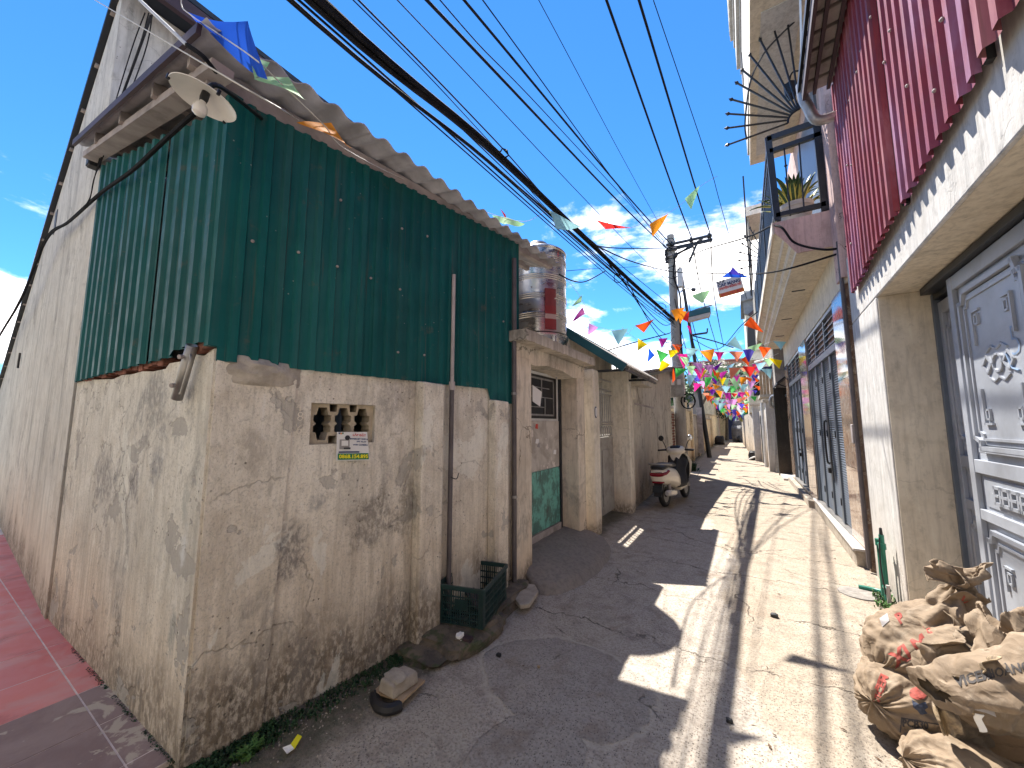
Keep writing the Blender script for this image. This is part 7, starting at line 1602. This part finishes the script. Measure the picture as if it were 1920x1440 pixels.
crumple('paper_flap', None, [cA + dR * .20 + Vector((0, -.04, hC + .02)), cA + dR * .62 + Vector((0, -.03, hC + .05)), cA + dR * .60 - VFWD * .15 + Vector((0, 0, hC - .09)), cA + dR * .30 - VFWD * .13 + Vector((0, 0, hC - .12))], 30, 20, .018, 65, 'kraft', parent=ct, curl=.04)
stk = crumple('tape_strip', None, [gy(1822, 1318, yr - .22), gy(1862, 1330, yr - .24), gy(1868, 1345, yr - .25), gy(1826, 1332, yr - .23)], 12, 8, .006, 66, 'ink_grey', parent=ct)
crumple('torn_label', None, [gy(1822, 1332, yr - .22), gy(1836, 1334, yr - .22), gy(1846, 1368, yr - .20), gy(1830, 1366, yr - .20)], 10, 14, .006, 67, 'paper', parent=ct)
c_f = gz(1790, 1432, .07)
s9, m9 = sack('cement_sack', 'pale creased sack nearest the camera at the bottom edge', c_f + Vector((.05, -.06, -.02)), .24, .17, .13, (0, R(10), yaw_v - R(20)), 29, .040, .014, .1)

# ------------------------------------------------------------------ bunting
FL = {}
def flag(parent, a, b_, tip, col, seed, billow=.12):
    a, b_, tip = Vector(a), Vector(b_), Vector(tip); r_ = random.Random(seed); n = 8; mb = MB(); w_ = (b_ - a).length; nrm = (b_ - a).cross(tip - a).normalized()
    ph, fr = r_.uniform(0, 6), r_.uniform(3, 6); idx = {}
    for j in range(n + 1):
        for i in range(n + 1 - j):
            u_ = i / n; v_ = j / n; q = a + (b_ - a) * u_ + (tip - a) * v_ + nrm * w_ * billow * (v_ + .15) * math.sin(fr * u_ + 2.5 * v_ + ph) ; idx[i, j] = len(mb.v); mb.v.append(q)
    for j in range(n):
        for i in range(n - j):
            mb.f.append((idx[i, j], idx[i + 1, j], idx[i, j + 1]))
            if i + j < n - 1: mb.f.append((idx[i + 1, j], idx[i + 1, j + 1], idx[i, j + 1]))
    o = obj('flag', mb, CL[col], parent, smooth=True); return tag(o, col.replace('palegreen', 'pale green').replace('lightblue', 'light blue') + ' pennant')
def bunting(label, ends, items, seed, r_=.003):
    """ends: cord points (u, v, Y); items: (col, a(u,v), b(u,v), tip(u,v), Y) seen in the photo"""
    o = thing('bunting', label, 'bunting', gy(*ends[0]), 'strings of bunting across the alley')
    obj('cord', MB().tube(spline([gy(*e) for e in ends], 8), r_, 5), M['cord'], o, smooth=True)
    for k, (col, a, b_, t, yv) in enumerate(items):
        flag(o, gy(a[0], a[1], yv), gy(b_[0], b_[1], yv + .06), gy(t[0], t[1], yv - .05), col, seed * 31 + k, .16)
    return o
bunting('nearest bunting string passing the shed eave with a big blue pennant', [(345, -30, .56), (340, 8, .58), (360, 30, .59), (470, 105, .62), (520, 150, .70), (605, 232, .92), (660, 287, 1.2), (790, 350, 2.2), (925, 402, 3.5), (985, 415, 3.8), (1030, 398, 4.1), (1088, 424, 4.5), (1120, 424, 5.2), (1178, 428, 5.6), (1222, 410, 5.9), (1255, 398, 6.1), (1283, 378, 6.3), (1312, 350, 6.6), (1345, 330, 7.0)],
    [('blue', (352, 22), (466, 42), (480, 106), .62), ('blue', (352, 22), (378, 52), (462, 100), .60), ('palegreen', (468, 106), (506, 116), (478, 150), .68), ('palegreen', (476, 148), (540, 142), (578, 200), .74), ('orange', (556, 230), (620, 228), (664, 288), .98),
     ('palegreen', (922, 402), (985, 418), (948, 432), 3.7), ('red', (938, 392), (948, 402), (958, 436), 3.75), ('teal', (1028, 394), (1088, 424), (1042, 428), 4.1), ('red', (1118, 412), (1135, 430), (1182, 428), 5.3), ('orange', (1218, 420), (1253, 400), (1224, 448), 6.0), ('palegreen', (1284, 372), (1312, 348), (1296, 398), 6.4)], 1)
bunting('bunting string from the water tank to the pole with grey teal and yellow pennants', [(1059, 520, 5.0), (1080, 545, 5.8), (1098, 575, 7), (1108, 605, 7.6), (1140, 618, 8.2), (1170, 622, 8.6), (1200, 640, 9.2), (1225, 655, 9.8), (1255, 672, 10.5), (1290, 690, 11.2), (1330, 706, 12)],
    [('palegreen', (1090, 553), (1072, 575), (1094, 568), 6.9), ('magenta', (1072, 604), (1092, 576), (1100, 592), 7.1), ('lilac', (1104, 606), (1122, 614), (1102, 630), 7.8), ('teal', (1146, 620), (1178, 616), (1160, 650), 8.5), ('teal', (1166, 612), (1182, 628), (1172, 622), 8.6), ('yellow', (1196, 634), (1214, 646), (1196, 658), 9.3), ('blue', (1216, 652), (1228, 666), (1214, 680), 9.8), ('green', (1230, 655), (1254, 664), (1238, 680), 10.0), ('yellow', (1240, 674), (1258, 684), (1234, 698), 10.2), ('vermilion', (1263, 690), (1266, 712), (1258, 718), 10.8), ('green', (1266, 690), (1290, 692), (1268, 708), 11), ('lightblue', (1286, 702), (1306, 704), (1292, 726), 11.4)], 2)
bunting('bunting string behind the pole top with orange and red pennants', [(1100, 680, 8.5), (1160, 640, 9), (1205, 600, 9.6), (1240, 582, 10), (1262, 578, 10.4), (1290, 584, 10.8), (1318, 556, 10.0), (1345, 525, 9.2), (1376, 498, 8.6)],
    [('vermilion', (1190, 611), (1228, 598), (1206, 620), 9.4), ('orange', (1258, 582), (1284, 576), (1268, 604), 10.2), ('orange', (1266, 580), (1288, 584), (1276, 606), 10.3), ('red', (1276, 596), (1292, 584), (1290, 606), 10.5), ('pink', (1288, 610), (1294, 612), (1296, 628), 10.6), ('palegreen', (1296, 554), (1332, 543), (1317, 572), 10.0), ('blue', (1372, 506), (1352, 520), (1406, 520), 8.5), ('indigo', (1374, 500), (1366, 514), (1390, 516), 8.4)], 3)
bunting('bunting string from the balcony corner down to the pole with vermilion and purple pennants', [(1440, 575, 10.2), (1415, 592, 10.4), (1385, 622, 10.8), (1365, 650, 11.2), (1340, 662, 11.8), (1315, 664, 12.2), (1290, 664, 12.6), (1268, 668, 13)],
    [('vermilion', (1394, 610), (1408, 594), (1432, 622), 10.4), ('teal', (1362, 646), (1378, 630), (1394, 656), 11), ('palegreen', (1400, 652), (1430, 642), (1414, 660), 10.8), ('purple', (1316, 662), (1340, 658), (1330, 678), 11.9), ('pink', (1270, 664), (1296, 663), (1282, 690), 12.5), ('purple', (1336, 690), (1354, 678), (1342, 696), 12.0)], 4)
bunting('bunting string across mid alley with teal, vermilion and red pennants', [(1448, 668, 12.0), (1424, 676, 12.2), (1400, 668, 12.4), (1372, 690, 12.6), (1345, 698, 13), (1320, 690, 13.3), (1298, 690, 13.6)],
    [('vermilion', (1390, 674), (1406, 662), (1404, 688), 12.2), ('red', (1412, 688), (1430, 674), (1424, 690), 12.3), ('lightblue', (1362, 688), (1378, 680), (1366, 700), 12.5), ('pink', (1300, 692), (1322, 690), (1312, 712), 13.4), ('red', (1336, 690), (1345, 702), (1338, 706), 12.9), ('orange', (1340, 700), (1352, 696), (1346, 712), 12.9)], 5)
bunting('bunting string lower in mid alley with pink, green and purple pennants', [(1440, 690, 13), (1415, 702, 13.2), (1390, 704, 13.5), (1368, 700, 13.8), (1345, 706, 14), (1322, 704, 14.2), (1300, 716, 14.4)],
    [('palegreen', (1392, 698), (1412, 690), (1408, 710), 13.2), ('orange', (1414, 700), (1424, 692), (1416, 706), 13.1), ('magenta', (1373, 702), (1388, 702), (1382, 716), 13.6), ('yellow', (1348, 708), (1362, 708), (1354, 724), 14), ('green', (1321, 707), (1336, 708), (1326, 722), 14.2), ('pink', (1300, 718), (1317, 720), (1302, 734), 14.4), ('vermilion', (1396, 706), (1410, 710), (1406, 718), 13.3), ('vermilion', (1412, 706), (1424, 714), (1416, 716), 13.2)], 6)
cols = ['yellow', 'green', 'pink', 'vermilion', 'purple', 'palegreen', 'orange', 'red', 'lightblue', 'magenta', 'salmon', 'white', 'indigo', 'teal', 'lilac']
r3 = random.Random(12); pos = ['first', 'second', 'third', 'fourth', 'fifth', 'sixth', 'seventh', 'eighth', 'ninth', 'tenth', 'eleventh']
for k in range(16):
    y0 = 10.6 + k * 1.55; zl = 3.95 - .05 * k + r3.uniform(-.15, .2); zr = 3.65 - .07 * k + r3.uniform(-.2, .25); xl_, xr_ = -1.95, .95 - .06 * k
    if k > 6: zl, zr = zl - .1, zr - .05
    y1 = y0 + r3.uniform(-1.2, 1.6); a, b_ = Vector((xl_, y0, zl)), Vector((xr_, y1, zr)); sag = r3.uniform(.35, .75); P_ = catenary(a, b_, sag, 20)
    o = thing('bunting', 'far string of small bright pennants crossing the alley beyond the utility pole', 'bunting', a, 'strings of bunting across the alley')
    obj('cord', MB().tube(P_, .006, 4), M['cord'], o); n_ = 9
    for i in range(n_):
        t = (i + .3) / n_; q = a.lerp(b_, t) - Vector((0, 0, sag * 4 * t * (1 - t))); d_ = (b_ - a).normalized(); w_ = r3.uniform(.24, .36); tip = q + d_ * w_ * r3.uniform(.1, .9) + Vector((0, r3.uniform(-.2, .1), -w_ * r3.uniform(.7, 1.2)))
        flag(o, q, q + d_ * w_ + Vector((0, 0, r3.uniform(-.05, .05))), tip, r3.choice(cols), 900 + k * 20 + i, r3.uniform(.12, .34))

# ------------------------------------------------------------------ hanging sign at the balcony corner
sg0, sg1, sg2, sg3 = gy(1346, 532, 9.0), gy(1393, 520, 9.0), gy(1396, 546, 9.0), gy(1349, 559, 9.0)
sg_ = 0
sg = thing('hanging_sign', 'white and red banner sign with a phone number hung from the wires', 'sign', sg3)
sx = (sg2 - sg3).normalized(); W_s = (sg2 - sg3).length; sy_ = (sg0 - sg3); H_s = sy_.length; sy_ = sy_ - sx * sy_.dot(sx); sy_.normalize(); sn = sx.cross(sy_).normalized()
if sn.y > 0: sn = -sn
H_s = (sg0 - sg3).length * 1.15
def sq(u_, v_, d=0): return sg3 + sx * W_s * u_ + sy_ * H_s * v_ + sn * d
obj('banner', MB().prism([sq(0, 0), sq(1, 0), sq(1, 1), sq(0, 1)], -sn * .01), M['paper'], sg)
obj('number_band', MB().prism([sq(0.0, 0.0, .003), sq(1, 0.0, .003), sq(1, .24, .003), sq(0, .24, .003)], -sn * .002), M['ink_orange'], sg)
for t, u_, v_, s_, wd, mt in (('0973.783.801', .52, .12, .16, .85, 'ink_red'), ('CÁP MẠNG', .5, .70, .2, .9, 'ink_blue'), ('CHUYỂN ĐỒNG HỒ', .5, .50, .14, .9, 'ink_red'), ('LẮP', .2, .90, .14, .3, 'ink_black')):
    me = text_mesh(t, H_s * s_ * 1.25, (sq(u_, v_, .008), sx, sy_ if sx.cross(sy_).dot(sn) > 0 else sy_), width=W_s * wd, bold=.004); obj('lettering', rel(me, sg), M[mt], sg)
for u_ in (.02, .98): obj('tie', MB().tube([sq(u_, 1), sq(u_, 1) + Vector((.05, 0, .7))], .004, 4), M['cord'], sg)

# ------------------------------------------------------------------ far end: trees, covered bike and odds and ends
def tree(label, base, hgt, cr_r, n, mats, seed, name='tree', off=0.0):
    r_ = random.Random(seed); base = Vector(base); t = thing(name, label, 'tree', base, 'trees beyond the alley')
    tr = MB().tube([base, base + Vector((r_.uniform(-.1, .1), 0, hgt * .4)), base + Vector((off * .8, 0, hgt * .75))], [.16, .12, .05], 8)
    for k in range(5):
        s_ = base + Vector((0, 0, hgt * r_.uniform(.35, .65))); tr.tube([s_, s_ + Vector((r_.uniform(-1, 1) * cr_r, r_.uniform(-1, 1) * cr_r, hgt * .25))], [.06, .02], 5)
    obj('trunk', tr, M['trunk'], t, smooth=True)
    for mi, mt in enumerate(mats):
        mb = MB(); cl_ = [(base + Vector((off, 0, 0)) + Vector((r_.gauss(0, .45) * cr_r, r_.gauss(0, .45) * cr_r, hgt * .75 + r_.gauss(0, .30) * cr_r)), r_.uniform(.25, .5) * cr_r) for _ in range(11)]
        for i in range(n):
            c0, rr = r_.choice(cl_); q = c0 + Vector((r_.gauss(0, 1), r_.gauss(0, 1), r_.gauss(0, .8))).normalized() * rr * r_.uniform(.3, 1.05); a = Vector((r_.gauss(0, 1), r_.gauss(0, 1), r_.gauss(0, 1))).normalized(); b__ = a.orthogonal().normalized(); s_ = r_.uniform(.06, .14)
            mb.add([q - a * s_, q + b__ * s_ * .5, q + a * s_, q - b__ * s_ * .5], [(0, 1, 2, 3)])
        obj('crown', mb, M[mt], t)
M['blossom'] = simple('pale_blossom', (0.55, 0.50, 0.42), .7, 0, .2)
tree('leafy tree with pale blossom rising over the middle of the far alley', (-2.75, 33, 0), 7.4, 1.6, 1300, ('leaf', 'leaf_dark', 'blossom'), 1, off=1.7)
tree('dark tree behind the bunting at the end of the alley', (-1.5, 42.5, 0), 5.2, 2.0, 2000, ('leaf_dark', 'leaf'), 2, off=.9)
tree('small tree above the left boundary walls', (-2.9, 21.5, 0), 4.2, 1.0, 700, ('leaf', 'leaf_dark'), 3)
tree('bushy tree spilling over the right boundary wall', (.75, 33.5, 0), 3.2, 1.1, 900, ('leaf', 'leaf_yellow', 'leaf_dark'), 4)
pc = thing('potted_shrub', 'yellow green shrub peeping under the gate canopy', 'shrub', (-2.0, 8.0, 2.45))
tuf = MB(); r4 = random.Random(9)
for i in range(90):
    q = Vector((-1.95 + r4.gauss(0, .12), 7.6 + r4.gauss(0, .25), 2.62 + r4.gauss(0, .07))); a = Vector((r4.gauss(0, 1), r4.gauss(0, 1), r4.gauss(0, 1))).normalized(); b__ = a.orthogonal().normalized(); tuf.add([q - a * .04, q + b__ * .02, q + a * .04, q - b__ * .02], [(0, 1, 2, 3)])
obj('foliage', tuf, M['leaf_yellow'], pc); obj('stem', MB().tube([(-2.0, 7.6, 2.43), (-1.95, 7.6, 2.62)], .015, 5), M['trunk'], pc)
M['tarp'] = simple('grey_tarpaulin', (0.13, 0.13, 0.14), .7, 0, .2, 6, .3)
cb = thing('covered_motorbike', 'motorbike under a grey tarpaulin standing at the end of the alley', 'motorbike', (-.45, 40, 0))
bxp = gy(1386, 825, 40).x
obj('tarpaulin', rock((bxp, 40, .75), .55, .95, .72, 14, 10), M['tarp'], cb, smooth=True); obj('hood', rock((bxp - .05, 40.2, 1.6), .38, .4, .34, 17, 8), M['tarp'], cb, smooth=True)
obj('wheel', MB().lathe([(.0, -.06), (.3, -.06), (.3, .06), (0, .06)], (bxp, 39.1, .3), (1, 0, 0), 16), M['black'], cb)
dk = thing('dark_gateway', 'dark gateway with a navy leaf closing the end of the alley', 'gateway', (-.6, 46, 0))
obj('left_jamb', MB().box(-2.2, -1.5, 45.5, 46, 0, 3.2), M['wall_ochre'], dk); obj('right_jamb', MB().box(.2, 1.2, 45.5, 46, 0, 3.2), M['wall_ochre'], dk); obj('beam', MB().box(-2.2, 1.2, 45.45, 46.05, 3.2, 3.6), M['dark_metal'], dk); obj('leaf', MB().box(-1.5, .2, 45.7, 45.8, 0, 3.18), M['navy'], dk)  # navy leaf and dark beam give the gateway its tone
for i, (xv, yv, s_, lab, mt) in enumerate(((gz(1413, 856, 0).x, 20.2, .22, 'black bag with a pale strap dropped at the foot of a right pillar', 'black'), (gy(1418, 830, 30).x, 30, .3, 'yellow tub standing far along the right wall', 'ink_yellow'), (-1.7, 34, .35, 'dark heap of goods far along the left wall', 'black'))):
    o = thing('dropped_bag' if i == 0 else ('tub' if i == 1 else 'goods_heap'), lab, ('bag', 'tub', 'heap')[i], (xv, yv, 0)); obj('body', rock((xv, yv, s_ * .9), s_, s_ * .8, s_, 70 + i, 7), M[mt], o, smooth=True)
    obj('strap', MB().tube(spline([(xv - s_, yv - s_ * .9, .03), (xv, yv - s_ * 1.1, s_ * .7), (xv + s_ * .9, yv - s_ * .9, .1)], 4), .04, 5), M['white_metal'] if i == 0 else M[mt], o)
